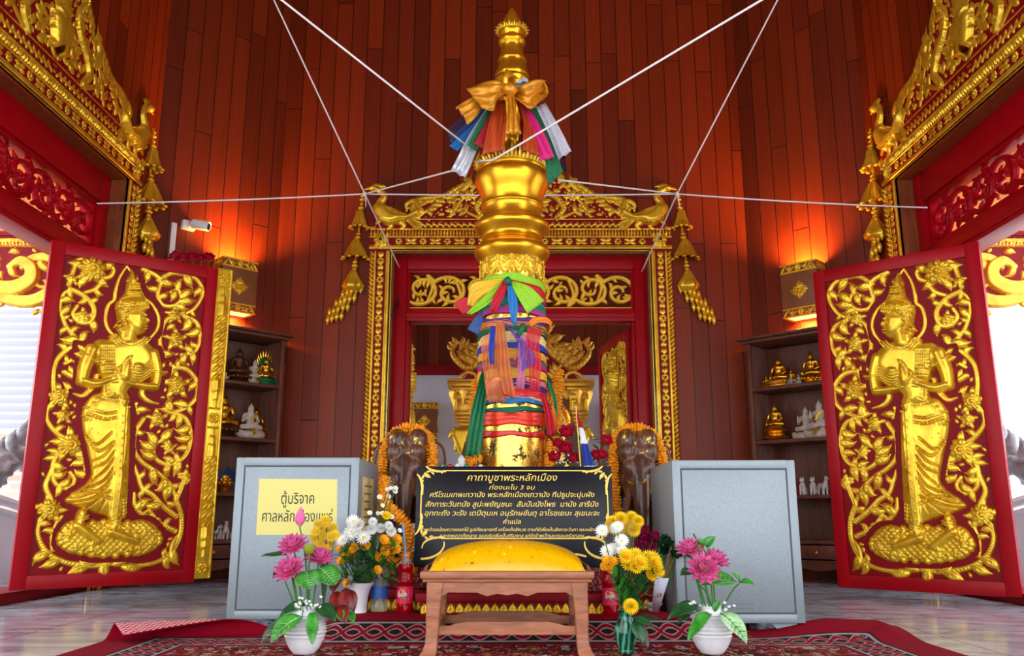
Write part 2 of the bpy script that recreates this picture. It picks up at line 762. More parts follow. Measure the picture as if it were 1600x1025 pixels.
def plank_mat(name, lo, hi, w, rough=.38, groove=.035, axis=0):
    """Boards running up the wall (axis 0) with their own tones, joints and grain."""
    m = mat(name, hi, rough)
    m.node_tree.nodes['Principled BSDF'].inputs['Specular IOR Level'].default_value = .25
    T = NT(m)
    b = m.node_tree.nodes['Principled BSDF']
    uv = T.coords('UV')
    x = T.xyz(uv)
    u, v = (x[0], x[1]) if axis == 0 else (x[1], x[0])
    q = T.math('DIVIDE', u, w)
    cell = T.math('FLOOR', q)
    fr = T.math('FRACT', q)
    wn1 = T.node('ShaderNodeTexWhiteNoise', noise_dimensions='1D')
    T.val(wn1.inputs['W'], cell)
    # each board is made of lengths about 2.2 m long
    vv = T.math('ADD', T.math('DIVIDE', v, 2.2), T.math('MULTIPLY', wn1.outputs['Value'], 7.3))
    row = T.math('FLOOR', vv)
    wn2 = T.node('ShaderNodeTexWhiteNoise', noise_dimensions='2D')
    cmb = T.node('ShaderNodeCombineXYZ')
    T.val(cmb.inputs[0], cell)
    T.val(cmb.inputs[1], row)
    T.val(wn2.inputs['Vector'], cmb.outputs[0])
    cmb2 = T.node('ShaderNodeCombineXYZ')
    T.val(cmb2.inputs[0], T.math('ADD', T.math('MULTIPLY', u, 30), T.math('MULTIPLY', wn2.outputs['Value'], 50)))
    T.val(cmb2.inputs[1], T.math('MULTIPLY', v, 1.4))
    grain = T.noise(cmb2.outputs[0], 1.0, 6, .65, .4)
    f = T.math('ADD', T.math('MULTIPLY', wn2.outputs['Value'], .55), T.math('MULTIPLY', grain, .6))
    col = T.ramp(f, [(.15, srgb(lo)), (.95, srgb(hi))])
    edge = T.math('MINIMUM', fr, T.math('SUBTRACT', 1.0, fr))
    edv = T.math('FRACT', vv)
    edv = T.math('MULTIPLY', T.math('MINIMUM', edv, T.math('SUBTRACT', 1.0, edv)), 2.2 / w)
    line = T.step(T.math('MINIMUM', edge, edv), groove * .7, groove * .5)
    T.val(b.inputs['Base Color'], T.mix(line, tuple(.18 * c for c in srgb(lo)), col))
    h = T.math('ADD', T.math('MULTIPLY', line, .6), T.math('MULTIPLY', grain, .12))
    T.val(b.inputs['Normal'], T.bump(h, .35, .006))
    return m


WOOD_WALL = plank_mat('teak_wall', (84, 26, 8), (138, 48, 14), .135)
WOOD_OUT = plank_mat('orange_teak', (210, 100, 34), (250, 146, 62), .11)
WOOD_BACK = plank_mat('rear_teak', (74, 26, 12), (126, 50, 22), .13)


def wood(name, lo, hi, scale=(3, 3, 30), rough=.4):
    m = mat(name, hi, rough)
    T = NT(m)
    b = m.node_tree.nodes['Principled BSDF']
    f = T.noise(T.mapping(T.coords(), scale), 1.6, 6, .62, 1.2)
    T.val(b.inputs['Base Color'], T.ramp(f, [(.28, srgb(lo)), (.72, srgb(hi))]))
    T.val(b.inputs['Normal'], T.bump(f, .12, .004))
    return m


WOOD_CAB = wood('cabinet_wood', (70, 36, 24), (122, 66, 44), (24, 24, 3), .45)
WOOD_STOOL = wood('stool_wood', (120, 66, 40), (176, 110, 74), (4, 26, 26), .42)
WOOD_REVEAL = wood('reveal_wood', (96, 40, 14), (150, 72, 28), (20, 20, 3), .5)


def marble():
    m = mat('marble_floor', (150, 160, 172), .1)
    T = NT(m)
    b = m.node_tree.nodes['Principled BSDF']
    co = T.coords()
    x = T.xyz(co)
    f = T.noise(T.mapping(co, (1.2, 3.4, 1), rot=(0, 0, .35)), 1.5, 9, .68, 2.2)
    col = T.ramp(f, [(.26, srgb(104, 112, 126)), (.44, srgb(160, 172, 188)), (.58, srgb(200, 212, 226)), (.75, srgb(230, 238, 246))])
    d = []
    for ax in (0, 1):
        fr = T.math('FRACT', T.math('DIVIDE', T.math('ADD', x[ax], 30.13), .6))
        d.append(T.math('MINIMUM', fr, T.math('SUBTRACT', 1.0, fr)))
    ln = T.step(T.math('MINIMUM', d[0], d[1]), .006, .003)
    T.val(b.inputs['Base Color'], T.mix(ln, srgb(92, 92, 92), col))
    T.val(b.inputs['Roughness'], T.math('ADD', T.math('MULTIPLY', f, .12), .06))
    return m


MARBLE = marble()
PLASTER = mat('grey_plaster', (206, 206, 216), .8, var=(2, .08))
WHITE = mat('white_paint', (232, 234, 238), .6, var=(5, .05))
GREYSTONE = mat('grey_stone', (150, 153, 158), .85, var=(12, .35), bump=(20, .5, .02))

# ------------------------------------------------------------------ the hall: floor, walls, ceiling
HW, S1, XB, YB, ZC = 2.66, 5.90, 1.93, 6.63, 5.2     # half width, where the slanted corners start, half width and distance of the back wall, ceiling
DC, DS = 0.07, 4.43                                   # middle of the back doorway, middle of the side doorways
HO = 1.05                                             # half opening
TH = 0.24

mb = MB()
mb.box((-7, -2.5, -.2), (7, 11, 0))
struct('floor', mb, MARBLE, 'polished grey veined marble floor under the whole hall', 'floor', smooth=False)
mb = MB()
mb.box((-3.2, -.6, ZC), (3.2, 11, ZC + .15))
mb.uv = lambda c: (c.x, c.y)
mb2 = MB()
mb2.box((-3.2, -.75, 2.5), (3.2, -.6, ZC + .15))  # unseen entrance header, added to keep high sky light off the upper walls
mb2.uv = lambda c: (c.x, c.z)
struct('wall_sky_block', mb2, WOOD_WALL, 'unseen boarded header added over the entrance behind the camera, keeping sky light off the upper walls', 'wall', smooth=False)
struct('ceiling', mb, WOOD_WALL, 'dark boarded ceiling high above the hall', 'ceiling', smooth=False)


def wall(name, a, b, holes, label, z0=0, z1=ZC, th=TH, m=None):
    """Upright wall from a to b (inside face), thickness to the left of a->b; holes = (s0, s1, top)."""
    d = Vector((b[0] - a[0], b[1] - a[1], 0))
    L = d.length
    d.normalize()
    n = Vector((-d.y, d.x, 0))
    xf = Matrix.Translation((a[0], a[1], 0)) @ Matrix(((d.x, n.x, 0, 0), (d.y, n.y, 0, 0), (0, 0, 1, 0), (0, 0, 0, 1)))
    mb = MB()
    s = 0
    for (h0, h1, top) in holes:
        mb.box((s, 0, z0), (h0, th, z1), xf=xf)
        mb.box((h0, 0, top), (h1, th, z1), xf=xf)
        s = h1
    mb.box((s, 0, z0), (L, th, z1), xf=xf)
    mb.uv = lambda c: ((c.x - a[0]) * d.x + (c.y - a[1]) * d.y + .4 * ((c.x - a[0]) * n.x + (c.y - a[1]) * n.y), c.z)
    return struct(name, mb, m or WOOD_WALL, label, 'wall', smooth=False)


wall('wall_left', (-HW, 2.3), (-HW, S1), [(DS - HO - 2.3, DS + HO - 2.3, 2.73)], 'dark red teak wall left of the shrine with the carved doorway')
wall('wall_left_corner', (-HW, S1), (-XB, YB), [], 'slanted teak corner wall behind the left statue cabinet')
wall('wall_back', (-XB, YB), (XB, YB), [(XB + DC - HO, XB + DC + HO, 2.57)], 'tall dark red teak wall behind the gilded pillar')
wall('wall_right_corner', (XB, YB), (HW, S1), [], 'slanted teak corner wall behind the right statue cabinet')
wall('wall_right', (HW, S1), (HW, 2.3), [(S1 - DS - HO, S1 - DS + HO, 2.73)], 'dark red teak wall right of the shrine with the carved doorway')
# the room behind the back doorway
wall('wall_rear', (-2.4, 9.6), (2.6, 9.6), [], 'pale grey plaster wall of the room behind the doorway', 0, 2.05, m=PLASTER)
wall('wall_rear_upper', (-2.4, 9.6), (2.6, 9.6), [], 'dark boarded upper wall of the room behind the doorway', 2.05, 4.2, m=WOOD_BACK)
wall('wall_rear_left', (-2.4, YB + TH), (-2.4, 9.6), [(.5, 2.3, 2.1)], 'grey plaster side wall of the rear room, left of its altar', 0, 4.2, m=PLASTER)
wall('wall_rear_right', (2.6, 9.6), (2.6, YB + TH), [(.4, 2.2, 2.1)], 'grey plaster side wall of the rear room, right of its altar', 0, 4.2, m=PLASTER)
mb = MB()
mb.box((-2.4, 9.54, 2.03), (2.6, 9.6, 2.14), .012)
struct('trim_1', mb, RED_DEEP, 'dark red wooden rail along the top of the rear plaster wall', 'moulding')

# ------------------------------------------------------------------ carved door surrounds
JW = 0.19
GI = [GOLD, GEM]


def jamb_mesh(height, flip):
    R = Relief(0, JW, 0, height, .0055)
    R.stroke([(.030, 0), (.030, height)], .011, .5, 'round', .004)
    R.stroke([(.046, 0), (.046, height)], .006, .5)
    R.stroke([(.140, 0), (.140, height)], .009, .6, 'round', .003)
    n = int(height / .036)
    for i in range(n):
        z = (i + .5) * height / n
        R.ell((.168, z), .024, .012, .95, .022)
    n = max(2, int(round(height / .165)))
    mb = MB()
    for i in range(n):
        z = (i + .5) * height / n
        R.flower((.093, z), .031, 8, 0, .014)
        for s in (-1, 1):
            for q in (-1, 1):
                R.leaf((.093 + q * .006, z + s * .036), s * PI / 2 - q * s * .35, .052, q * s * .9, .2, .8)
            R.leaf((.093, z + s * .032), s * PI / 2, .05, 0, .13, .9)
        mb.ell((.093 * (-1 if flip else 1), -.034, z), (.0085, .006, .0085), 8, 5, mi=1)
    sg = -1 if flip else 1
    v, f = R.extract(lambda u, v, h: (sg * u, -.012 - h, v), flip)
    mb.add(v, f)
    n = int(height / .05)
    for i in range(n):                                  # the line of green glass chips
        z = (i + .5) * height / n
        mb.box((sg * .008, -.016, z - .021), (sg * .018, -.009, z + .021), mi=1)
    mb.box((sg * .0, -.020, 0), (sg * .006, -.0, height))
    return mb.mesh('jamb_carving', GI, 50)


def head_mesh(W):
    R = Relief(-W, W, 0, .2, .0055)
    for z, r in ((.030, .010), (.046, .005), (.125, .008), (.192, .008)):
        R.stroke([(-W, z), (W, z)], r, .5, 'round', .004)
    n = 21
    mb = MB()
    Wi = W - JW
    for i in range(n):
        x = -Wi + (i + .5) * 2 * Wi / n
        if i % 2 == 0:
            R.flower((x, .085), .030, 8, 0, .014)
            mb.ell((x, -.034, .085), (.0085, .006, .0085), 8, 5, mi=1)
        else:
            for s in (-1, 1):
                for q in (-1, 1):
                    R.leaf((x + s * .004, .085 + q * .008), (0 if s > 0 else PI) + q * s * .4, .055, -q * s * 1.0, .2, .8)
    for s in (-1, 1):
        R.flower((s * (W - JW / 2), .095), .062, 8, 0, .022, 2)
        mb.ell((s * (W - JW / 2), -.052, .095), (.013, .008, .013), 8, 5, mi=1)
        for a in range(4):
            R.leaf((s * (W - JW / 2) + .05 * math.cos(PI / 4 + a * PI / 2), .095 + .05 * math.sin(PI / 4 + a * PI / 2)), PI / 4 + a * PI / 2, .05, .4, .22)
    n = int(2 * W / .026)
    for i in range(n):
        x = -W + (i + .5) * 2 * W / n
        R.ell((x, .158), .009, .026, 0, .016)
    v, f = R.extract(lambda u, v, h: (u, -.012 - h, v))
    mb.add(v, f)
    n = int(2 * Wi / .05)
    for i in range(n):
        x = -Wi + (i + .5) * 2 * Wi / n
        mb.box((x - .021, -.016, .008), (x + .021, -.009, .018), mi=1)
    mb.box((-Wi, -.02, 0), (Wi, 0, .006))
    return mb.mesh('head_carving', GI, 50)


PED = [(.86, 0), (.885, .12), (.90, .18), (.85, .25), (.77, .265), (.70, .27), (.62, .285), (.54, .34), (.47, .38), (.425, .43), (.405, .36), (.37, .36),
       (.345, .45), (.29, .50), (.24, .57), (.19, .63), (.13, .70), (.07, .78), (0, .90)]


def inside(poly):
    def f(x, y):
        c = False
        n = len(poly)
        for i in range(n):
            ax, ay = poly[i]
            bx, by = poly[(i + 1) % n]
            if (ay > y) != (by > y) and x < (bx - ax) * (y - ay) / (by - ay) + ax:
                c = not c
        return c
    return f


def pediment_mesh():
    R = Relief(-.04, .98, 0, .98, .0055)
    reg = inside(PED + [(-.02, .9), (-.02, 0)])
    # row of small curls along the foot
    n = 17
    for i in range(n):
        x = .03 + i * .85 / n
        R.stroke(R.spiral((x, .012), .9, .085, -22, -60, 16), [.010, .008, .004], .9)
        R.leaf((x + .02, .02), .7, .05, .8, .2)
    R.stroke([(-.02, .074), (.86, .074)], .006, .6)
    # scaled serpent body rising beside the urn
    body = spline([(.30, .09), (.36, .17), (.30, .26), (.20, .33), (.17, .42), (.23, .50), (.24, .57)], 8)
    R.stroke(body, [.020, .026, .026, .022, .018, .010], .7, 'flat', .01)
    for i in range(2, len(body) - 1, 2):
        R.ell(body[i], .017, .009, math.atan2(body[i + 1][1] - body[i - 1][1], body[i + 1][0] - body[i - 1][0]) + .8, .034)
    # urn in the middle
    R.poly([(-.04, .13), (.06, .13), (.07, .15), (.10, .21), (.115, .27), (.10, .30), (.06, .31), (.075, .34), (-.04, .34)], .05, .05)
    for z in (.15, .21, .245, .29):
        R.stroke([(-.04, z), (.11, z)], .006, .9, 'round', .03)
    for k in range(5):
        R.leaf((.0 + .012 * k, .34), PI / 2 - .22 * k, .20 - .02 * k, -.3 - .15 * k, .1)
    # main scrolls
    stems = [
        R.spiral((.34, .09), .35, .62, 1.2, 26, 60),
        R.spiral((.84, .10), 2.5, .62, -.5, -26, 60),
        R.spiral((.40, .30), -.7, .42, 4, 34, 50),
        R.spiral((.55, .12), 1.5, .40, 3, -34, 50),
        R.spiral((.58, .10), 2.2, .34, -2, 34, 40),
        R.spiral((.12, .12), .5, .34, 6, 40, 40),
        R.spiral((.14, .34), .4, .34, 6, 40, 40),
        R.spiral((.82, .20), 2.9, .26, -8, -50, 40),
        R.spiral((.02, .10), .4, .2, 10, 50, 30),
        R.spiral((.05, .42), .9, .4, 3, 30, 40),
        R.spiral((.0, .56), 1.2, .3, -2, -30, 40),
    ]
    for i, p in enumerate(stems):
        n = next((k for k, q in enumerate(p) if not reg(*q)), len(p))
        stems[i] = p = p[:max(2, n)]
        R.stroke(p, [.015, .013, .010, .007], .85, 'groove')
    R.grow(stems, reg, (.085, .065, .05, .038, .028), .017, 5, .0015, .21, .85, 3)
    # flames along the upper edge
    for i in range(len(PED) - 1):
        (ax, ay), (bx, by) = PED[i], PED[i + 1]
        L = math.hypot(bx - ax, by - ay)
        k = max(1, int(L / .035))
        for j in range(k):
            t = (j + .5) / k
            p = (ax + (bx - ax) * t, ay + (by - ay) * t)
            a = math.atan2(by - ay, bx - ax) - .55
            R.leaf((p[0] - .02 * math.cos(a), p[1] - .02 * math.sin(a)), a, .075, .9, .2)
            R.leaf((p[0] - .05 * math.cos(a - .5), p[1] - .05 * math.sin(a - .5)), a - .5, .06, 1.2, .22)
    R.leaf((.47, .33), 2.1, .16, -.3, .14)
    R.fill(reg, (.07, .055, .04, .028, .02), 900, 8, .002, .24)
    mb = MB()
    for sg in (1, -1):
        v, f = R.extract(lambda u, v, h, sg=sg: (sg * u, -.022 - h, v), sg < 0)
        mb.add(v, f)
    return mb.mesh('pediment_carving', GOLD, 60)


def bird_px(x, y):
    p = at(540 + x / 4.658, 280 + y / 4.658, YB)
    return (-(p.x - DC), p.z - 2.77)


def bird_mesh(flip):
    R = Relief(.78, 1.36, -.02, .42, .0045)
    B = lambda pts: [bird_px(*p) for p in pts]
    body = spline(B([(215, 190), (200, 230), (225, 280), (270, 325), (340, 335), (400, 315), (455, 312), (530, 275), (545, 225), (500, 232), (450, 262), (395, 255), (330, 228), (290, 190)]), 4, True)
    R.poly(body, .050, .05)
    R.stroke(spline(B([(205, 75), (262, 95), (285, 140), (255, 180), (250, 230)]), 6), [.022, .026, .028, .034, .045], 1.0)
    R.ell(bird_px(205, 76), .034, .024, .1, .04)
    R.leaf(bird_px(190, 72), -.15, .075, -.25, .14)
    for k in range(4):
        R.leaf(bird_px(200 + 14 * k, 62), 2.2 + .25 * k, .05 + .008 * k, .8, .18)
    for y0 in (200, 222, 244, 266, 288):               # wing feathers
        R.stroke(spline(B([(240, y0 + 6), (330, y0 + 26 + (y0 - 200) * .2), (450, y0 * .35 + 200)]), 5), [.012, .013, .005], 1.0, 'groove', .036)
    for k in range(5):
        R.stroke(spline(B([(440, 300), (490 + 8 * k, 320 + 12 * k), (540 + 10 * (k % 3), 330 + 17 * k)]), 5), [.012, .014, .004], .9, 'groove', .01)
    for dx in (0, 95):
        R.stroke(spline(B([(300 + dx, 315), (335 + dx, 345), (300 + dx, 375), (270 + dx, 388)]), 5), [.03, .018, .011, .006], .9)
        R.leaf(bird_px(300 + dx, 380), PI * .9, .05, .3, .2)
    plume = spline(B([(520, 262), (530, 205), (500, 165), (450, 185), (445, 215), (475, 215)]), 8)
    R.stroke(plume, [.03, .026, .022, .018, .012, .006], .8, 'groove')
    R.grow([plume], None, (.06, .045, .03), .03, 3, .002)
    for p, a in (((205, 385), 1.7), ((225, 330), 2.4), ((215, 375), .4), ((240, 385), .2), ((350, 388), .1), ((420, 388), .1)):
        R.leaf(bird_px(*p), a, .06, .9, .22)
    sg = 1 if not flip else -1
    mb = MB()
    v, f = R.extract(lambda u, v, h: (sg * u, -.022 - h, v), sg < 0)
    mb.add(v, f)
    return mb.mesh('swan_carving', GOLD, 60)


def tassel_mesh(flip):
    """Hanging ornament: two fluted bells on a string of beads over a cluster of buds."""
    mb = MB()
    sg = -1 if flip else 1
    x = lambda z: sg * (1.305 + .07 * min(1, max(0, (.3 - z) / 1.0)))
    pts = [(x(z), -.03, z) for z in np.linspace(.30, -.45, 12)]
    mb.tube(pts, .009, 6)
    for z, r in ((.27, .018), (.24, .024), (.20, .018), (.165, .026), (.13, .02), (-.06, .022), (-.09, .028), (-.12, .02), (-.30, .022), (-.33, .03), (-.36, .022), (-.39, .03)):
        mb.ell((x(z), -.034, z), (r, r, r * .6), 10, 6)
    flute = lambda a, z: .09 * math.cos(a * 10)
    for z0, H, r in ((.0, .15, .068), (-.27, .17, .100)):
        prof = [(.016, H), (.03, H * .9), (r * .55, H * .6), (r * .8, H * .25), (r * .95, H * .08), (r * 1.12, 0), (r * .9, .004)]
        mb.lathe(prof, 40, (x(z0), -.035, z0), wob=flute, cap=False)
        for k in range(10):
            a = k * 2 * PI / 10
            mb.ell((x(z0) + r * 1.05 * math.cos(a), -.035 + r * 1.05 * math.sin(a), z0 - .005), (.02, .02, .012), 8, 5)
    prof = [(.02, .16), (.05, .10), (.085, .03), (.075, 0), (.03, -.02)]
    mb.lathe(prof, 30, (x(-.46), -.035, -.53), wob=flute, cap=False)
    rnd = random.Random(5)
    for k in range(19):
        c = k % 5
        z = -.52 - .075 * (k // 5) - .012 * c
        xx = x(z) + sg * (-.07 + .035 * c + .045 * (k // 5))
        yy = -.03 - .025 * (1 - abs(c - 2) / 2)
        mb.lathe([(.001, .05), (.014, .025), (.021, 0), (.016, -.018), (.001, -.045)], 8, (xx, yy, z), cap=False)
    return mb.mesh('tassel', GOLD, 50)


def lattice_mesh(W, H, seed, m):
    """Pierced scroll panel W x H, carved through."""
    R = Relief(0, W, 0, H, .0055)
    for a, b in (((0, 0), (W, 0)), ((W, 0), (W, H)), ((W, H), (0, H)), ((0, H), (0, 0))):
        R.stroke([a, b], .022, .3, 'flat', .012)
    n = max(1, int(round(W / .235)))
    cw = W / n
    stems = []
    for i in range(n):                                  # rolled scrolls, turning alternately
        s = 1 if i % 2 == 0 else -1
        c = ((i + .5) * cw, H / 2 + s * .012)
        pts = []
        for k in range(61):
            t = k / 60
            r = lerp(H * .44, H * .09, t ** .8)
            a = -s * PI / 2 - s * .9 + s * t * 8.6
            pts.append((c[0] + r * 1.12 * math.cos(a), c[1] + r * math.sin(a)))
        stems.append(pts)
        e = pts[0]
        stems.append(spline([e, (e[0] - cw * .25, c[1] - s * H * .42), (i * cw - cw * .12, H / 2 - s * H * .1), (i * cw - cw * .3, H / 2 + s * H * .3)], 8))
    for p in stems:
        R.stroke(p, [.014, .014, .012, .009], .35, 'flat', .012)
    reg = lambda x, y: .0 < x < W and .0 < y < H
    R.grow(stems, reg, (.075, .06, .045, .032), .04, seed, .004, .15, .7, 2)
    for k in range(int(W / .12)):
        for yy, s in ((.01, 1), (H - .01, -1)):
            R.leaf((.06 + k * .12, yy), s * (PI / 2 - .6), .07, s * 1.2, .17, test=True, gap=.008, region=reg)
    mb = MB()
    v, f = R.extract(lambda u, v, h: (u - W / 2, -h, v))
    mb.add(v, f)
    # the rear skin, so that the panel has a thickness
    v2 = [(p[0], .014 + .0 * p[1], p[2]) for p in v]
    mb.add(v2, [q[::-1] for q in f])
    cnt = {}
    for q in f:
        for i in range(3):
            e = (q[i], q[(i + 1) % 3])
            cnt[e] = cnt.get(e, 0) + 1
    o = len(v)
    for (a, b) in list(cnt):
        if (b, a) not in cnt:
            mb.f.append((b, a, a + o, b + o))
            mb.m.append(0)
    return mb.mesh('pierced_panel', m, 60)


PEDM, BIRDM, BIRDF, TASM, TASF = pediment_mesh(), bird_mesh(False), bird_mesh(True), tassel_mesh(False), tassel_mesh(True)
HEADM = head_mesh(1.24)


def surround(loc, rz, zt, l0, l1, t1, pz, lat_mat, lat_seed, label, lab_t):
    t = thing('door_surround', label, 'door frame', loc, rz, kind='thing')
    mb = MB()
    for s in (-1, 1):
        mb.box((s * HO, -.014, 0), (s * 1.24, .005, zt + .2))
    mb.box((-HO, -.0138, zt), (HO, .005, zt + .2))
    half = [(x, z * pz) for x, z in PED]
    for s in (-1, 1):
        mb.prism([(s * x * .985, zt + .2 + z * .965) for x, z in half] + [(0, zt + .2)], -.024, .0)
        mb.prism([(s * x, zt + .2 + z) for x, z in ((.84, 0), (1.22, 0), (1.25, .06), (1.2, .10), (1.17, .06), (1.0, .055), (.86, .07))], -.023, .0)
    mb.build('backing_board', RED_DEEP, t, smooth=False)
    jm = {}
    for s in (-1, 1):
        o = link('jamb_carving', jamb_mesh(zt, s < 0), t)
        o.location = (s * HO, 0, 0)
    link('head_carving', HEADM, t).location = (0, 0, zt)
    o = link('pediment_carving', PEDM, t)
    o.location = (0, 0, zt + .2)
    o.scale = (1, 1, pz)
    for m in (BIRDM, BIRDF):
        o = link('swan_carving', m, t)
        o.location = (0, 0, zt + .2)
        o.scale = (1, 1, pz)
    for m in (TASM, TASF):
        link('tassel', m, t).location = (0, 0, zt + .2)
    mb = MB()
    for s in (-1, 1):
        mb.box((s * (HO - .012), 0, 0), (s * HO, .11, zt))
    mb.box((-HO, 0, zt - .012), (HO, .11, zt))
    mb.build('wooden_reveal', WOOD_REVEAL, t)
    mb = MB()
    for s in (-1, 1):
        mb.box((s * (HO - .11), .10, 0), (s * (HO - .005), TH + .01, zt), .008)
        mb.box((s * (HO - .135), .135, 0), (s * (HO - .10), TH - .02, zt - .02), .006)
    mb.box((-HO + .11, .10, t1), (HO - .11, TH + .01, zt - .005), .008)
    mb.box((-HO + .11, .125, t1 - .022), (HO - .11, TH - .02, t1 + .02), .006)
    mb.box((-HO + .11, .10, l0), (HO - .11, TH + .01, l1), .008)
    mb.box((-HO + .11, .085, l0 + .03), (HO - .11, .11, l1 - .035), .006)
    mb.build('red_frame', RED, t)
    o = link('pierced_panel', lattice_mesh(2 * (HO - .11), t1 - l1, lat_seed, lat_mat), t)
    o.location = (0, .165, l1)
    if lab_t:
        o['label'] = lab_t
    return t


surround((DC, YB, 0), 0, 2.57, 2.01, 2.12, 2.45, 1.0, GOLD_PAINT, 4, 'gilded doorway frame on the back wall, crowned by two swans, behind the pillar', 'gold pierced scroll panel')
LS = surround((-HW, DS, 0), PI / 2, 2.73, 2.05, 2.20, 2.52, 1.22, RED, 7, 'gilded doorway frame seen edge on at the upper left, above the left door leaf', 'red pierced scroll panel')
RS = surround((HW, DS, 0), -PI / 2, 2.73, 2.05, 2.20, 2.52, 1.22, RED, 9, 'gilded doorway frame seen edge on at the upper right, above the right door leaf', 'red pierced scroll panel')
for sgn, n in ((-1, 'left'), (1, 'right')):
    mb = MB()
    mb.box((sgn * HW, DS - HO, 0), (sgn * (HW + TH), DS + HO, .062), .01)
    struct('trim_2' if sgn < 0 else 'trim_3', mb, RED_DEEP, 'red wooden threshold under the %s carved door leaf' % n, 'threshold')

# ------------------------------------------------------------------ carved door leaves
LW, LZ0, LZ1 = 0.965, 0.07, 2.02
_H0, _D = (-2.66, 4.66), (0.7906, 0.6124)


def leaf_uv(x, y):
    """Position on the left leaf (metres from the hinge edge, height) of a point of its carving."""
    d = _ray(x / 1.7684, 360 + y / 1.7672)
    dx, dy = _D
    det = d[0] * (-dy) + dx * d[1]
    t = (_H0[0] * (-dy) + dx * _H0[1]) / det
    return ((d[1] * t - _H0[1]) / dy, EYE + d[2] * t)


LU = lambda pts: [leaf_uv(*p) for p in pts]
MPX = (leaf_uv(400, 500)[0] - leaf_uv(300, 500)[0]) / 100     # metres per carving unit


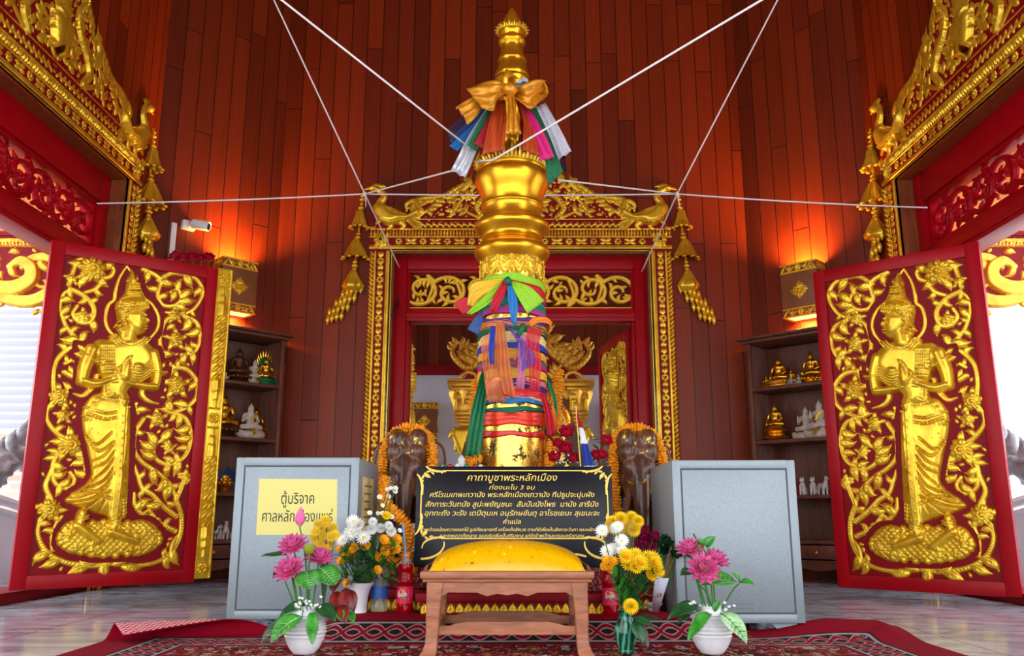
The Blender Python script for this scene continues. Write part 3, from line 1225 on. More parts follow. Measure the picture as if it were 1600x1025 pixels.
def figure_relief():
    R = Relief(.06, .91, .12, 1.96, .0042)
    S = lambda pts, n=5, c=False: spline(LU(pts), n, c)
    w = lambda *a: [v * MPX for v in a]
    # pointed halo
    R.stroke(S([(322, 296), (300, 268), (294, 238), (302, 204), (318, 190), (322, 165), (332, 130), (353, 96)]), w(4.5, 5, 5, 5, 5, 5, 4, 3), .7, 'groove')
    R.stroke(S([(353, 96), (374, 128), (390, 165), (402, 186), (424, 204), (441, 238), (436, 272), (412, 302)]), w(3, 4, 5, 5, 5, 5, 5, 4), .7, 'groove')
    # cushion of clouds under the feet
    R.poly(S([(165, 858), (172, 820), (200, 800), (240, 806), (290, 800), (345, 806), (395, 798), (432, 815), (446, 845), (432, 880), (385, 900), (330, 896), (285, 905), (230, 898), (185, 888)], 4, True), .034, .045)
    for k in range(-14, 16):
        R.cut(LU([(290 + k * 18 - 70, 900), (290 + k * 18 + 30, 800)]), .0030, .006)
        R.cut(LU([(290 + k * 18 + 70, 900), (290 + k * 18 - 30, 800)]), .0030, .006)
    for i in range(26):
        a = i / 26 * 2 * PI
        c = (305 + 138 * math.cos(a), 851 + 46 * math.sin(a))
        R.ell(leaf_uv(*c), 11 * MPX, 11 * MPX, 0, .030)
        R.ell(leaf_uv(305 + 118 * math.cos(a + .1), 851 + 36 * math.sin(a + .1)), 6 * MPX, 6 * MPX, 0, .042)
    # skirt
    skirt = S([(262, 452), (240, 474), (229, 500), (231, 545), (240, 590), (250, 640), (252, 680), (226, 712), (180, 742), (200, 758), (240, 772), (290, 788), (346, 796), (353, 760), (357, 690), (360, 620), (362, 540), (360, 486), (340, 462), (300, 450)], 4, True)
    R.poly(skirt, .050, .07)
    for pts in ([(236, 490), (290, 506), (330, 500)], [(240, 505), (285, 522), (328, 516)], [(232, 560), (262, 592), (305, 560)], [(240, 575), (270, 610), (312, 585)],
                [(250, 640), (285, 622), (312, 590)], [(252, 660), (290, 640), (314, 610)], [(255, 690), (290, 660), (312, 630)], [(230, 712), (285, 690), (312, 655)],
                [(200, 738), (280, 712), (312, 670)], [(205, 752), (262, 735), (300, 700)], [(240, 768), (275, 735), (303, 720)], [(270, 780), (288, 740)], [(215, 716), (262, 722), (304, 742)], [(352, 738), (330, 736)],
                [(336, 740), (338, 792)], [(346, 740), (348, 790)]):
        R.cut(S(pts), .0045, .012)
    for pts in ([(232, 488), (285, 504), (332, 498)], [(229, 512), (285, 528), (330, 520)], [(250, 690), (236, 706), (200, 728)]):
        R.stroke(S(pts), w(3.2, 3.6, 3.2), .6, 'round', .044)
    for k in range(9):
        R.ell(leaf_uv(238 + 11 * k, 522 + 2 * math.sin(k)), 4 * MPX, 7 * MPX, 0, .053)
    for p in ((250, 548), (268, 562), (252, 585), (275, 640), (262, 610), (240, 560), (346, 560), (346, 600), (346, 640), (344, 690)):
        R.flower(leaf_uv(*p), 6 * MPX, 6, 0, .055)
    # long front sash with its flower pattern
    R.stroke(LU([(336, 470), (330, 560), (324, 680), (312, 790)]), w(13, 13, 13, 13), .1, 'flat', .056)
    for z in range(0, 15):
        t = z / 14
        R.flower(leaf_uv(336 - 24 * t * t * .9 - 2 * t, 492 + 290 * t), 6.5 * MPX, 5, z, .068)
    R.stroke(LU([(322, 470), (316, 600), (299, 790)]), w(2, 2, 2), .6, 'round', .055)
    R.stroke(LU([(350, 470), (344, 600), (326, 790)]), w(2, 2, 2), .6, 'round', .055)
    R.poly(S([(326, 462), (350, 462), (352, 480), (340, 496), (328, 482)], 4, True), .075, .03)
    # waist and body
    R.poly(S([(300, 300), (272, 300), (247, 322), (242, 350), (268, 372), (282, 410), (284, 440), (262, 462), (300, 480), (350, 474), (360, 462), (356, 440), (395, 420), (424, 396), (436, 362), (430, 332), (408, 306), (380, 296)], 4, True), .056, .07)
    R.stroke(S([(262, 466), (300, 482), (352, 474)]), w(6, 7, 6), .7, 'groove', .046)
    R.stroke(S([(252, 480), (300, 497), (356, 488)]), w(5, 6, 5), .7, 'groove', .046)
    R.ell(leaf_uv(312, 452), 5 * MPX, 6 * MPX, 0, .062)
    # breasts, wrap and drapery
    R.ell(leaf_uv(378, 385), 32 * MPX, 30 * MPX, .3, .074)
    R.ell(leaf_uv(300, 380), 28 * MPX, 34 * MPX, .0, .068)
    for k in range(7):
        R.cut(S([(276 + 6 * k, 322), (278 + 6 * k, 370), (292 + 5 * k, 420)]), .0035, .008)
        R.cut(S([(350, 372 + 7 * k), (384, 380 + 7 * k), (414, 360 + 8 * k)]), .003, .006)
    for k in range(5):
        R.stroke(S([(286 + 9 * k, 420), (288 + 9 * k, 455), (284 + 9 * k, 470 - 5 * abs(k - 2))]), w(5, 5, 3), .7, 'groove', .05)
    # neck, necklaces
    R.stroke(LU([(362, 260), (352, 300)]), w(24, 27), .35, 'round', .045)
    for k, r in enumerate((0, 8, 16)):
        R.stroke(S([(318 - r * .9, 288 + r * .3), (334 - r * .3, 306 + r), (362, 314 + r), (388 + r * .5, 305 + r * .7), (398 + r, 295 + r * .3)]), w(3.4, 3.8, 4, 3.8, 3.4), .6, 'groove', .058)
    for k in range(9):
        a = PI * (1.02 + .12 * k)
        R.leaf(leaf_uv(358 + 42 * math.cos(a), 300 - 32 * math.sin(a)), -a * 0 - (PI - (a - PI)) + PI + PI, .035, .4, .24, 1.6)
    # arms with bracelets
    R.stroke(S([(256, 330), (238, 372), (228, 412)]), w(21, 20, 16), .55, 'round', .038)
    R.stroke(S([(228, 416), (262, 424), (300, 414), (336, 408)]), w(16, 14, 12, 9), .55, 'round', .044)
    R.stroke(S([(424, 340), (434, 385), (430, 425)]), w(18, 17, 15), .55, 'round', .038)
    R.stroke(S([(428, 432), (400, 430), (366, 424)]), w(14, 12, 10), .55, 'round', .044)
    for c, a, r in (((244, 352), 1.05, 24), ((437, 392), 1.6, 19), ((322, 410), 1.5, 13), ((358, 424), 1.3, 12)):
        p = leaf_uv(*c)
        for q in (-4, 0, 4):
            n = (math.cos(a - PI / 2) * q * MPX, math.sin(a - PI / 2) * q * MPX)
            R.stroke([(p[0] - math.cos(a + PI / 2) * r * MPX + n[0], p[1] - math.sin(a + PI / 2) * r * MPX + n[1]), (p[0] + math.cos(a + PI / 2) * r * MPX + n[0], p[1] + math.sin(a + PI / 2) * r * MPX + n[1])], w(3, 3), .7, 'round', .056)
    for p, a in (((232, 330), 2.2), ((228, 348), 2.5), ((446, 378), .8), ((448, 396), .4)):
        R.leaf(leaf_uv(*p), a, .05, .8, .24, 1.1)
    for pts in ([(268, 400), (262, 425), (232, 455), (205, 450)], [(398, 428), (394, 452), (412, 470), (440, 478)]):
        R.stroke(S(pts), w(8, 9, 7, 3), .6, 'groove', .012)
    # joined hands
    R.poly(S([(330, 418), (322, 396), (330, 372), (344, 350), (354, 348), (361, 364), (362, 392), (354, 420)], 4, True), .088, .035)
    for k in range(4):
        R.stroke(S([(332 + 5 * k, 404 - 2 * k), (336 + 6 * k, 374 - 5 * k), (346 + 4.5 * k, 352 - 1 * k + (4 if k == 0 else 0))]), w(4.2, 4.0, 2.4), .8, 'round', .076)
    R.stroke(S([(330, 402), (322, 386), (330, 376)]), w(5, 4.5, 3), .8, 'round', .07)
    # head: face in profile, curls, crown
    R.poly(S([(334, 250), (332, 224), (350, 214), (384, 214), (402, 222), (405, 236), (409, 247), (414, 255), (407, 261), (408, 268), (403, 272), (404, 279), (394, 287), (374, 290), (352, 278)], 4, True), .074, .06)
    R.poly(LU([(396, 244), (405, 240), (414, 255), (402, 261)]), .080, .02)
    R.stroke(S([(378, 236), (390, 232), (402, 237)]), w(1.8, 2.4, 1.6), .8, 'round', .070)
    R.ell(leaf_uv(392, 246), 6.5 * MPX, 3.0 * MPX, -.1, .078)
    R.cut(S([(384, 248), (392, 250), (400, 247)]), .0025, .006)
    R.ell(leaf_uv(402, 267), 7 * MPX, 2.6 * MPX, .1, .078)
    R.ell(leaf_uv(400, 274), 6 * MPX, 2.6 * MPX, .1, .076)
    R.cut(S([(392, 271), (404, 270)]), .002, .005)
    R.poly(S([(322, 205), (330, 196), (400, 200), (404, 216), (372, 222), (352, 240), (348, 262), (342, 278), (330, 270), (324, 240)], 4, True), .082, .04)
    rnd = random.Random(3)
    for k in range(60):
        p = (rnd.uniform(324, 356), rnd.uniform(222, 276))
        if p[0] - 324 < 30 - (p[1] - 222) * .25:
            R.ell(leaf_uv(*p), 4 * MPX, 4 * MPX, 0, .092)
    for row, (y, x0, x1) in enumerate(((218, 324, 404), (208, 323, 404), (199, 328, 400))):
        k = 14
        for i in range(k):
            R.ell(leaf_uv(x0 + (x1 - x0) * i / (k - 1), y + 4 * math.sin(i / k * PI)), 3.6 * MPX, 4.5 * MPX, 0, .092)
    R.stroke(S([(322, 213), (362, 220), (406, 214)]), w(2.5, 3, 2.5), .7, 'round', .084)
    R.stroke(S([(325, 203), (362, 209), (404, 204)]), w(2.5, 3, 2.5), .7, 'round', .084)
    R.poly(S([(334, 196), (340, 180), (352, 172), (384, 172), (394, 180), (399, 198)], 4, True), .08, .05)
    for y, a, b in ((174, 350, 386), (165, 352, 384), (158, 354, 382), (150, 355, 381)):
        R.stroke(LU([(a, y), (b, y + 1)]), w(5, 5), .7, 'round', .066)
    R.poly(S([(356, 150), (356, 134), (362, 112), (366, 108), (374, 130), (381, 150)], 4, True), .07, .03)
    for k in range(4):
        R.leaf(leaf_uv(360 + 5 * k, 150 - 2 * k), PI / 2 + .2 - .13 * k, .06, .3, .2, 2.0)
    R.stroke(S([(336, 262), (346, 272), (340, 284), (330, 276), (322, 262), (316, 268)]), w(5, 6, 6, 5, 4, 2), .8, 'groove', .05)
    # feet
    for hx, pts, toe in ((0, [(228, 780), (222, 800), (216, 818)], [(212, 816), (240, 836), (268, 858)]), (1, [(318, 792), (316, 810), (308, 828)], [(304, 832), (340, 845), (374, 856)])):
        R.stroke(S(pts), w(13, 13, 15), .5, 'round', .045)
        R.stroke(S(toe), w(16, 15, 13), .45, 'round', .050)
        c = toe[-1]
        for k in range(5):
            R.stroke(LU([(c[0] - 10 + (3 * k if hx == 0 else 6), c[1] - 4 + (k * 1 - 8 if hx == 0 else k * 5 - 14)), (c[0] - 16 + 7.5 * k if hx == 0 else c[0] + 9 - k, c[1] + 10 - 2.5 * k if hx == 0 else c[1] - 14 + 6 * k)]), w(4.2, 3.6), .8, 'round', .052)
        for q in (0, 7):
            R.stroke(S([(pts[0][0] - 15, pts[0][1] + q + 6), (pts[0][0], pts[0][1] + q + 12), (pts[0][0] + 15, pts[0][1] + q + 6)]), w(3, 4, 3), .7, 'round', .056)
    return R


def scroll_relief(figure):
    """Vines and leaves around the figure, kept clear of it."""
    R = Relief(.06, .91, .12, 1.96, .0042)
    keep = figure.H.copy()
    R.H = np.where(keep > -.02, np.maximum(keep, .001), -1)     # blocked while the vines grow
    S = lambda pts, n=7: spline(LU(pts), n)
    w = lambda *a: [v * MPX for v in a]
    stems = [
        S([(300, 922), (250, 926), (180, 916), (128, 886), (106, 838), (116, 796), (140, 776)]),
        S([(138, 770), (180, 770), (226, 726), (242, 668), (222, 612), (178, 602), (150, 640), (152, 694), (188, 712), (208, 690), (196, 668)]),
        S([(142, 742), (128, 706), (140, 672), (150, 648)]),
        S([(205, 590), (160, 560), (130, 520), (138, 482), (164, 462)]),
        S([(164, 458), (214, 428), (222, 396), (196, 392)]),
        S([(150, 440), (148, 400), (158, 358), (190, 326), (216, 322), (236, 310), (214, 296), (184, 262), (168, 214), (174, 178), (196, 160)]),
        S([(180, 390), (205, 402), (218, 380), (206, 356), (182, 366)]),
        S([(196, 160), (236, 180), (262, 214), (252, 250), (222, 252), (204, 228), (216, 206)]),
        S([(192, 148), (206, 104), (216, 80), (250, 74)]),
        S([(276, 132), (306, 126), (316, 106), (300, 88)]),
        S([(280, 146), (262, 162), (230, 172)]),
        S([(398, 106), (432, 122), (446, 140), (438, 176), (452, 204), (484, 206), (504, 186), (494, 162), (474, 168)]),
        S([(440, 136), (480, 116), (530, 124), (556, 146), (562, 176), (540, 214), (512, 230)]),
        S([(508, 228), (462, 246), (444, 290), (452, 342), (476, 374), (452, 380)]),
        S([(512, 236), (546, 254), (556, 296), (540, 334), (504, 342)]),
        S([(476, 376), (520, 384), (548, 420), (544, 462), (510, 492), (470, 500), (430, 478), (396, 470), (376, 482), (384, 504)]),
        S([(480, 374), (470, 400), (462, 420)]),
        S([(470, 500), (516, 520), (530, 570), (514, 622), (470, 646), (434, 630), (428, 596), (452, 580), (470, 598)]),
        S([(398, 520), (374, 560), (372, 606), (396, 640), (438, 668), (472, 700), (490, 742)]),
        S([(490, 742), (508, 700), (516, 664)]),
        S([(490, 744), (504, 790), (500, 844), (476, 890), (436, 916), (380, 926), (300, 922)]),
        S([(490, 790), (452, 760), (424, 730), (396, 712), (384, 680), (374, 650)]),
        S([(486, 830), (440, 806), (416, 776), (400, 780)]),
        S([(440, 800), (404, 790), (376, 760), (372, 726)]),
        S([(150, 880), (148, 846), (160, 808), (172, 790)]),
        S([(476, 890), (482, 862), (500, 838)]),
    ]
    for p in stems:
        R.stroke(p, w(8, 7.5, 6.5, 5.5), .95, 'groove')
    R.H = np.where(keep > -.02, np.maximum(R.H, .001), R.H)
    reg = lambda x, y: .083 < x < .885 and .148 < y < 1.935
    for p, r, n in (((258, 106), 40, 9), ((136, 770), 30, 8), ((196, 592), 32, 8), ((164, 460), 26, 8), ((488, 300), 24, 7), ((490, 426), 30, 7), ((436, 520), 22, 7), ((232, 236), 18, 6), ((520, 686), 18, 6), ((486, 232), 20, 6), ((200, 130), 16, 6), ((470, 600), 16, 6), ((178, 510), 18, 6)):
        c = leaf_uv(*p)
        R.flower(c, r * MPX, n, .3, r * MPX * .6, 2)
        for k in range(5):
            a = k * 2 * PI / 5 + .4
            R.leaf((c[0] + r * .7 * MPX * math.cos(a), c[1] + r * .7 * MPX * math.sin(a)), a, r * 1.1 * MPX, .5, .22, test=False)
    R.grow(stems, reg, (.105, .085, .068, .052, .04, .03), .021, 11, .0015, .21, .8, 3)
    for p, a in (((290, 918), PI * .5), ((262, 922), 2.6), ((320, 922), .5), ((240, 930), 3.4), ((344, 930), -.2), ((290, 924), -PI / 2)):
        R.leaf(leaf_uv(*p), a if a != PI * .5 else -PI / 2, .115, .5, .2)
    R.fill(reg, (.075, .06, .045, .03), 1800, 4, .002, .24)
    R.H = np.where(keep > -.02, -1, R.H)
    return R


FIG = figure_relief()
SCR = scroll_relief(FIG)
FIGV, SCRV = FIG.extract(lambda u, v, h: (u, -h, v)), SCR.extract(lambda u, v, h: (u, -h, v))


def mirrored(vf, sg):
    v, f = vf
    return ([(sg * p[0], p[1], p[2]) for p in v], [q[::-1] for q in f] if sg < 0 else f)


def door_leaf(name, loc, rz, sg, label):
    """sg = 1: hinged on its left edge; -1: the mirrored leaf."""
    t = thing(name, label, 'door', loc, rz, kind='structure')
    mb = MB()
    X = lambda a, b: (min(sg * a, sg * b), max(sg * a, sg * b))

    def bx(a, b, y0, y1, z0, z1, bev):
        x0, x1 = X(a, b)
        mb.box((x0, y0, z0), (x1, y1, z1), bev)
    bx(0, .078, 0, .05, LZ0, LZ1, .004)
    bx(LW - .072, LW, 0, .05, LZ0, LZ1, .004)
    bx(.074, LW - .068, 0.0005, .0495, LZ0, LZ0 + .075, .004)
    bx(.074, LW - .068, 0.0005, .0495, LZ1 - .078, LZ1, .004)
    mb.build('door_frame', RED, t)
    mb = MB()
    bx = lambda a, b, y0, y1, z0, z1, bev: mb.box((X(a, b)[0], y0, z0), (X(a, b)[1], y1, z1), bev)
    bx(.06, LW - .06, .018, .04, LZ0 + .05, LZ1 - .05, 0)
    mb.build('door_panel', RED_DEEP, t)
    mb = MB()
    mb.add(*mirrored(([(p[0], p[1] + .0185, p[2]) for p in FIGV[0]], FIGV[1]), sg))
    o = mb.build('carved_figure', GOLD, t, angle=180)
    o['label'] = 'gilded standing figure with joined hands'
    mb = MB()
    mb.add(*mirrored(([(p[0], p[1] + .0185, p[2]) for p in SCRV[0]], SCRV[1]), sg))
    mb.build('carved_scrolls', GOLD, t, angle=180)
    if sg < 0:
        return t
    # the meeting bar along the free edge
    R = Relief(-.05, .05, 0, LZ1 - LZ0 - .02, .005)
    H = LZ1 - LZ0 - .02
    for x in (-.044, .044):
        R.stroke([(x, 0), (x, H)], .007, .6, 'round', .002)
    for zc in (.06, H / 2, H - .06):
        R.stroke([(-.04, zc - .06), (.04, zc - .06)], .006, .8)
        R.stroke([(-.04, zc + .06), (.04, zc + .06)], .006, .8)
        R.flower((0, zc), .034, 4, PI / 4, .02)
    for a, b in ((.13, H / 2 - .07), (H / 2 + .07, H - .13)):
        n = int((b - a) / .052)
        for i in range(n):
            z = a + (i + .5) * (b - a) / n
            m = min(i, n - 1 - i)
            if m < 3:
                wd = .012 + .009 * m
                R.stroke([(0, z - .028), (0, z + .028)], wd, .9, 'ridge')
            else:
                R.ell((-.012, z), .034, .012, .95, .022)
                R.ell((.014, z), .034, .012, .95, .020)
    v, f = R.extract(lambda u, v, h: (u, -h, v))
    mb = MB()
    # it stands on the far side of the free edge, its carved face turned with the leaf's
    mb.add(*mirrored(([(LW + .045 + p[0], p[1] + .008, p[2] + LZ0 + .02) for p in v], f), sg))
    x0, x1 = X(LW - .0, LW + .098)
    mb.box((x0, .0085, LZ0 + .02), (x1, .06, LZ1), .004)
    o = mb.build('meeting_bar', GOLD, t)
    return t


door_leaf('door_1', (-2.66, 4.66, 0), math.atan2(.6124, .7906), 1, 'open red door leaf on the left carved with a gilded standing figure facing right')
o = door_leaf('door_2', (2.66, 4.60, -.03), math.atan2(-.664, .7475), -1, 'open red door leaf on the right carved with a gilded standing figure facing left')

# ------------------------------------------------------------------ outside the side doorways
def porch(sg, n):
    side = 'left' if sg < 0 else 'right'
    X = lambda a: sg * a
    mb = MB()
    mb.box((X(HW + TH), 2.4, 3.0), (X(3.9), 6.2, 3.12))
    mb.uv = lambda c: (c.y, c.x)
    struct('ceiling_porch_' + side, mb, WOOD_OUT, 'orange boarded porch ceiling outside the %s doorway' % side, 'ceiling', smooth=False)
    # boarded header with its gilded frieze, facing the entrance
    Yf = 5.75
    mb = MB()
    mb.box((X(HW + TH), Yf, 2.44), (X(4.9), Yf + .1, 3.0))
    mb.uv = lambda c: (c.x, c.z)
    struct('wall_porch_' + side, mb, WOOD_OUT, 'orange boarded header over the %s porch passage' % side, 'wall', smooth=False)
    t = thing('frieze_bracket', 'gilded red frieze with curled bracket outside the %s doorway, beside the %s door leaf' % (side, side), 'frieze', (X(HW + TH), Yf, 0))
    mb = MB()
    mb.box((0, -.02, 2.405), (X(2.0), .08, 2.44), .004)
    mb.box((0, -.012, 2.39), (X(2.0), .08, 2.405), .004)
    mb.build('rail', RED_DEEP, t)
    arch = [(0, 2.39), (2.0, 2.39), (2.0, 2.13), (1.2, 2.17), (.98, 2.13), (.80, 2.02), (.76, 1.92), (.72, 1.90), (.55, 1.98), (.42, 1.90), (.30, 1.86), (.12, 1.84), (0, 1.85)]
    mb = MB()
    mb.prism([(X(a), z) for a, z in arch], .0, .05)
    mb.build('backing_board', RED_DEEP, t, smooth=False)
    R = Relief(0, 2.0, 1.8, 2.40, .007)
    R.poly([(0, 2.325), (2.0, 2.325), (2.0, 2.39), (0, 2.39)], .02, .01)
    for i in range(80):
        R.cut([(i * .025, 2.335), (i * .025 + .012, 2.355), (i * .025, 2.378)], .003, .008)
    sp = spline([(2.0, 2.15), (1.25, 2.20), (.98, 2.17), (.78, 2.05), (.62, 2.02), (.50, 2.08), (.50, 2.17), (.58, 2.22), (.66, 2.18)], 10)
    R.stroke(sp, [.05, .05, .05, .055, .06, .06, .05, .04, .02], .35, 'flat', .012)
    sp2 = spline([(.80, 2.06), (.66, 1.95), (.46, 1.93), (.32, 2.02), (.26, 2.14), (.36, 2.24), (.50, 2.24), (.57, 2.17)], 10)
    R.stroke(sp2, [.02, .04, .05, .05, .045, .04, .03, .015], .35, 'flat', .012)
    for s_ in (sp, sp2):
        for i in range(3, len(s_) - 2, 2):
            R.leaf(s_[i], math.atan2(s_[i + 1][1] - s_[i][1], s_[i + 1][0] - s_[i][0]) + .7, .04, .5, .16, 1.6)
            R.leaf(s_[i], math.atan2(s_[i + 1][1] - s_[i][1], s_[i + 1][0] - s_[i][0]) - .7, .04, -.5, .16, 1.6)
    reg = inside(arch)
    stems = [R.spiral((.1 + .32 * i, 2.24), .8 - 1.6 * (i % 2), .34, 4 - 8 * (i % 2), 30 - 60 * (i % 2)) for i in range(6)]
    stems += [R.spiral((.03, 1.88), .9, .4, -3, -22), R.spiral((.12, 1.92), 1.2, .3, 5, 30)]
    for p in stems:
        R.stroke(p, [.02, .016, .01], .8, 'groove')
    R.grow(stems + [sp, sp2], reg, (.12, .09, .07, .05, .035), .035, 3, .003, .2, .9, 2)
    R.fill(reg, (.08, .06, .04), 500, 4, .003, .24)
    for i in range(14):
        R.leaf((.02 + .05 * i, 1.88 + (.06 if i > 8 else 0) + .02 * math.sin(i * 1.3)), -1.1 + .1 * (i % 3), .06, .8, .25)
    v, f = R.extract(lambda u, v, h: (X(u), -h, v), sg < 0)
    mb = MB()
    mb.add(v, f)
    mb.build('carved_scrolls', GOLD_DIM, t, angle=60)
    # white balustrade wall with a coping, and the grey stone serpent lying on it
    mb = MB()
    mb.prism([(5.2, 0), (5.2, .62), (6.4, .44), (6.9, .20), (7.0, 0)], 3.55, 3.8)
    pts = [tuple((sg * v[1], v[0], v[2])) for v in mb.v]
    f = [q[::-1] for q in mb.f] if sg > 0 else mb.f
    mb2 = MB()
    mb2.add(pts, f)
    prof = spline([(5.15, .64), (6.0, .56), (6.45, .46), (6.8, .30), (7.02, .1)], 6)
    for dz, r in ((0, .035), (-.07, .022)):
        mb2.tube([(sg * 3.55, y, z + dz) for y, z in prof], r, 8)
    struct('wall_balustrade_' + side, mb2, WHITE, 'white rendered balustrade outside the %s doorway' % side, 'balustrade')
    sh = []
    prof = spline([(5.3, .74), (5.8, .70), (6.1, .78), (6.35, .92), (6.5, 1.02), (6.62, .98), (6.72, .84)], 6)
    sh.append(('t', [(sg * 3.66, y, z) for y, z in prof], [.12, .13, .14, .14, .13, .11, .08] + [.08] * (len(prof) - 7)))
    rnd = random.Random(4)
    for i in range(70):
        y, z = prof[rnd.randrange(len(prof))]
        a = rnd.uniform(0, 2 * PI)
        sh.append(('s', (sg * 3.66 + .10 * math.cos(a), y + rnd.uniform(-.05, .05), z + .11 * math.sin(a)), (.035, .05, .03), Euler((rnd.uniform(-.5, .5), 0, 0)).to_matrix()))
    for i in range(9):
        y, z = prof[3 + i * 3]
        sh.append(('t', [(sg * 3.66, y, z + .08), (sg * 3.66, y - .02, z + .19), (sg * 3.66, y + .03, z + .24)], [.05, .03, .008]))
    sh.append(('s', (sg * 3.64, 6.75, .80), (.10, .14, .10)))
    sh.append(('t', [(sg * 3.64, 6.8, .80), (sg * 3.64, 6.92, .74)], [.08, .05]))
    o = link('serpent_sculpture', fuse_mesh('serpent_sculpture', sh, .02, GREYSTONE, 2))
    tag(o, 'weathered grey stone serpent lying on the white balustrade outside the %s doorway' % side, 'sculpture')


porch(-1, 1)
porch(1, 2)
# white slatted blind and brick pier seen past the left leaf
t = thing('slatted_blind', 'white horizontal slatted blind hanging outside past the left door leaf', 'blind', (-4.6, 7.6, 0))
mb = MB()
for i in range(22):
    z = 1.22 + i * .075
    mb.box((-1.3, -.006, z), (1.5, .006, z + .055), .003, xf=Matrix.Translation((0, 0, 0)) @ Matrix.Rotation(0, 4, 'X'))
mb.build('slats', mat('blind_white', (168, 172, 186), .7), t)
mb = MB()
for x in (-.6, .25, 1.2):
    mb.box((x, -.012, 1.15), (x + .02, -.006, 2.9))
mb.build('ladder_tape', mat('tape_grey', (150, 156, 170), .8), t)


def brick_mat():
    m = mat('brick', (196, 150, 130), .85)
    T = NT(m)
    b = m.node_tree.nodes['Principled BSDF']
    n = T.node('ShaderNodeTexBrick')
    T.val(n.inputs['Vector'], T.mapping(T.coords(), (1, 1, 1), rot=(PI / 2, 0, 0)))
    n.inputs['Color1'].default_value = (*srgb(206, 160, 140), 1)
    n.inputs['Color2'].default_value = (*srgb(226, 196, 180), 1)
    n.inputs['Mortar'].default_value = (*srgb(240, 236, 230), 1)
    n.inputs['Scale'].default_value = 1
    n.inputs['Brick Width'].default_value = .22
    n.inputs['Row Height'].default_value = .075
    n.inputs['Mortar Size'].default_value = .012
    T.val(b.inputs['Base Color'], n.outputs['Color'])
    return m


mb = MB()
mb.box((-6.2, 7.7, 0), (-3.4, 7.9, 1.18))
tag(mb.build('brick_parapet', brick_mat(), smooth=False), 'pale brick parapet outside under the white slatted blind', 'wall')

# ------------------------------------------------------------------ wall lamps
LAMP_GLOW = mat('lamp_glow', (255, 190, 70), .6)
LAMP_GLOW.node_tree.nodes['Principled BSDF'].inputs['Emission Color'].default_value = (1, .42, .06, 1)
LAMP_GLOW.node_tree.nodes['Principled BSDF'].inputs['Emission Strength'].default_value = 5


def lamp_relief():
    R = Relief(-.145, .145, 0, .42, .004)
    for z0 in (.0, .345):
        R.stroke([(-.14, z0 + .007), (.14, z0 + .007)], .006, .7)
        R.stroke([(-.14, z0 + .068), (.14, z0 + .068)], .006, .7)
        R.flower((0, z0 + .037), .026, 8, 0, .012)
        for s in (-1, 1):
            p = [(s * .13, z0 + .02), (s * .10, z0 + .055), (s * .07, z0 + .02), (s * .035, z0 + .045)]
            st = spline(p, 8)
            R.stroke(st, .006, 1, 'groove')
            R.grow([st], lambda x, y: z0 + .012 < y < z0 + .064 and abs(x) < .14, (.04, .03, .02), .012, 2, .001, .22)
    for k in range(4):
        a = k * PI / 2
        R.ell((.03 * math.cos(a), .205 + .03 * math.sin(a)), .03, .018, a, .016, 'groove')
        R.leaf((.035 * math.cos(a), .205 + .035 * math.sin(a)), a, .04, 0, .26)
        R.leaf((.03 * math.cos(a + PI / 4), .205 + .03 * math.sin(a + PI / 4)), a + PI / 4, .026, .3, .28)
        R.leaf((.03 * math.cos(a + .4), .205 + .03 * math.sin(a + .4)), a + .4, .035, .3, .2)
        R.leaf((.03 * math.cos(a - .4), .205 + .03 * math.sin(a - .4)), a - .4, .035, -.3, .2)
    R.ell((0, .205), .013, .013, 0, .022)
    v, f = R.extract(lambda u, v, h: (u, -h, v))
    mb = MB()
    mb.add(v, f)
    return mb.mesh('lamp_carving', GOLD, 60)


LAMPREL = lamp_relief()
BROWN_PANEL = mat('lamp_wood', (128, 74, 34), .5, var=(6, .2))


def sconce(loc, rz, label, power, lit=True):
    t = thing('wall_lamp', label, 'lamp', loc, rz)
    W, D, H = .145, .17, .42
    mb = MB()
    mb.box((-W, -D, 0), (W, -D + .012, H), .003)
    mb.box((-W, -D + .0121, 0.001), (-W + .012, 0, H - .001), .003)
    mb.box((W - .012, -D + .0121, 0.001), (W, 0, H - .001), .003)
    mb.build('housing', BROWN_PANEL, t)
    o = link('panel_carving', LAMPREL, t)
    o.location = (0, -D, 0)
    for s in (-1, 1):
        o = link('flank_carving', LAMPREL, t)
        o.location = (s * W, -D / 2 - .003, 0)
        o.rotation_euler = (0, 0, s * PI / 2)
        o.scale = (D / .30, .6, 1)
    if lit:
        mb = MB()
        mb.box((-W + .013, -D + .013, .012), (W - .013, -.002, .02), .002)
        mb.build('diffuser', LAMP_GLOW, t)
        mb = MB()
        mb.tube([(-.09, -D / 2, .2), (.09, -D / 2, .2)], .014, 10)
        mb.build('tube', LAMP_GLOW, t)
        for up in (0, 1):
            d = bpy.data.lights.new('lamp_bulb', 'AREA')
            d.energy = power if up else power * .5
            d.color = (1, .46, .10)
            d.shape = 'RECTANGLE'
            d.size, d.size_y = .2, .1
            d.spread = math.radians(150)
            o = bpy.data.objects.new('lamp_bulb', d)
            COL.objects.link(o)
            o.parent = t
            o.location = (0, -D / 2, .34 if up else .009)
            o.rotation_euler = (PI if up else 0, 0, 0)
    return t


def on_corner(s, sg, off=0.0, z=0.0):
    k = math.sqrt(.5)
    return (sg * (HW - s * k - off * k), S1 + s * k - off * k, z)


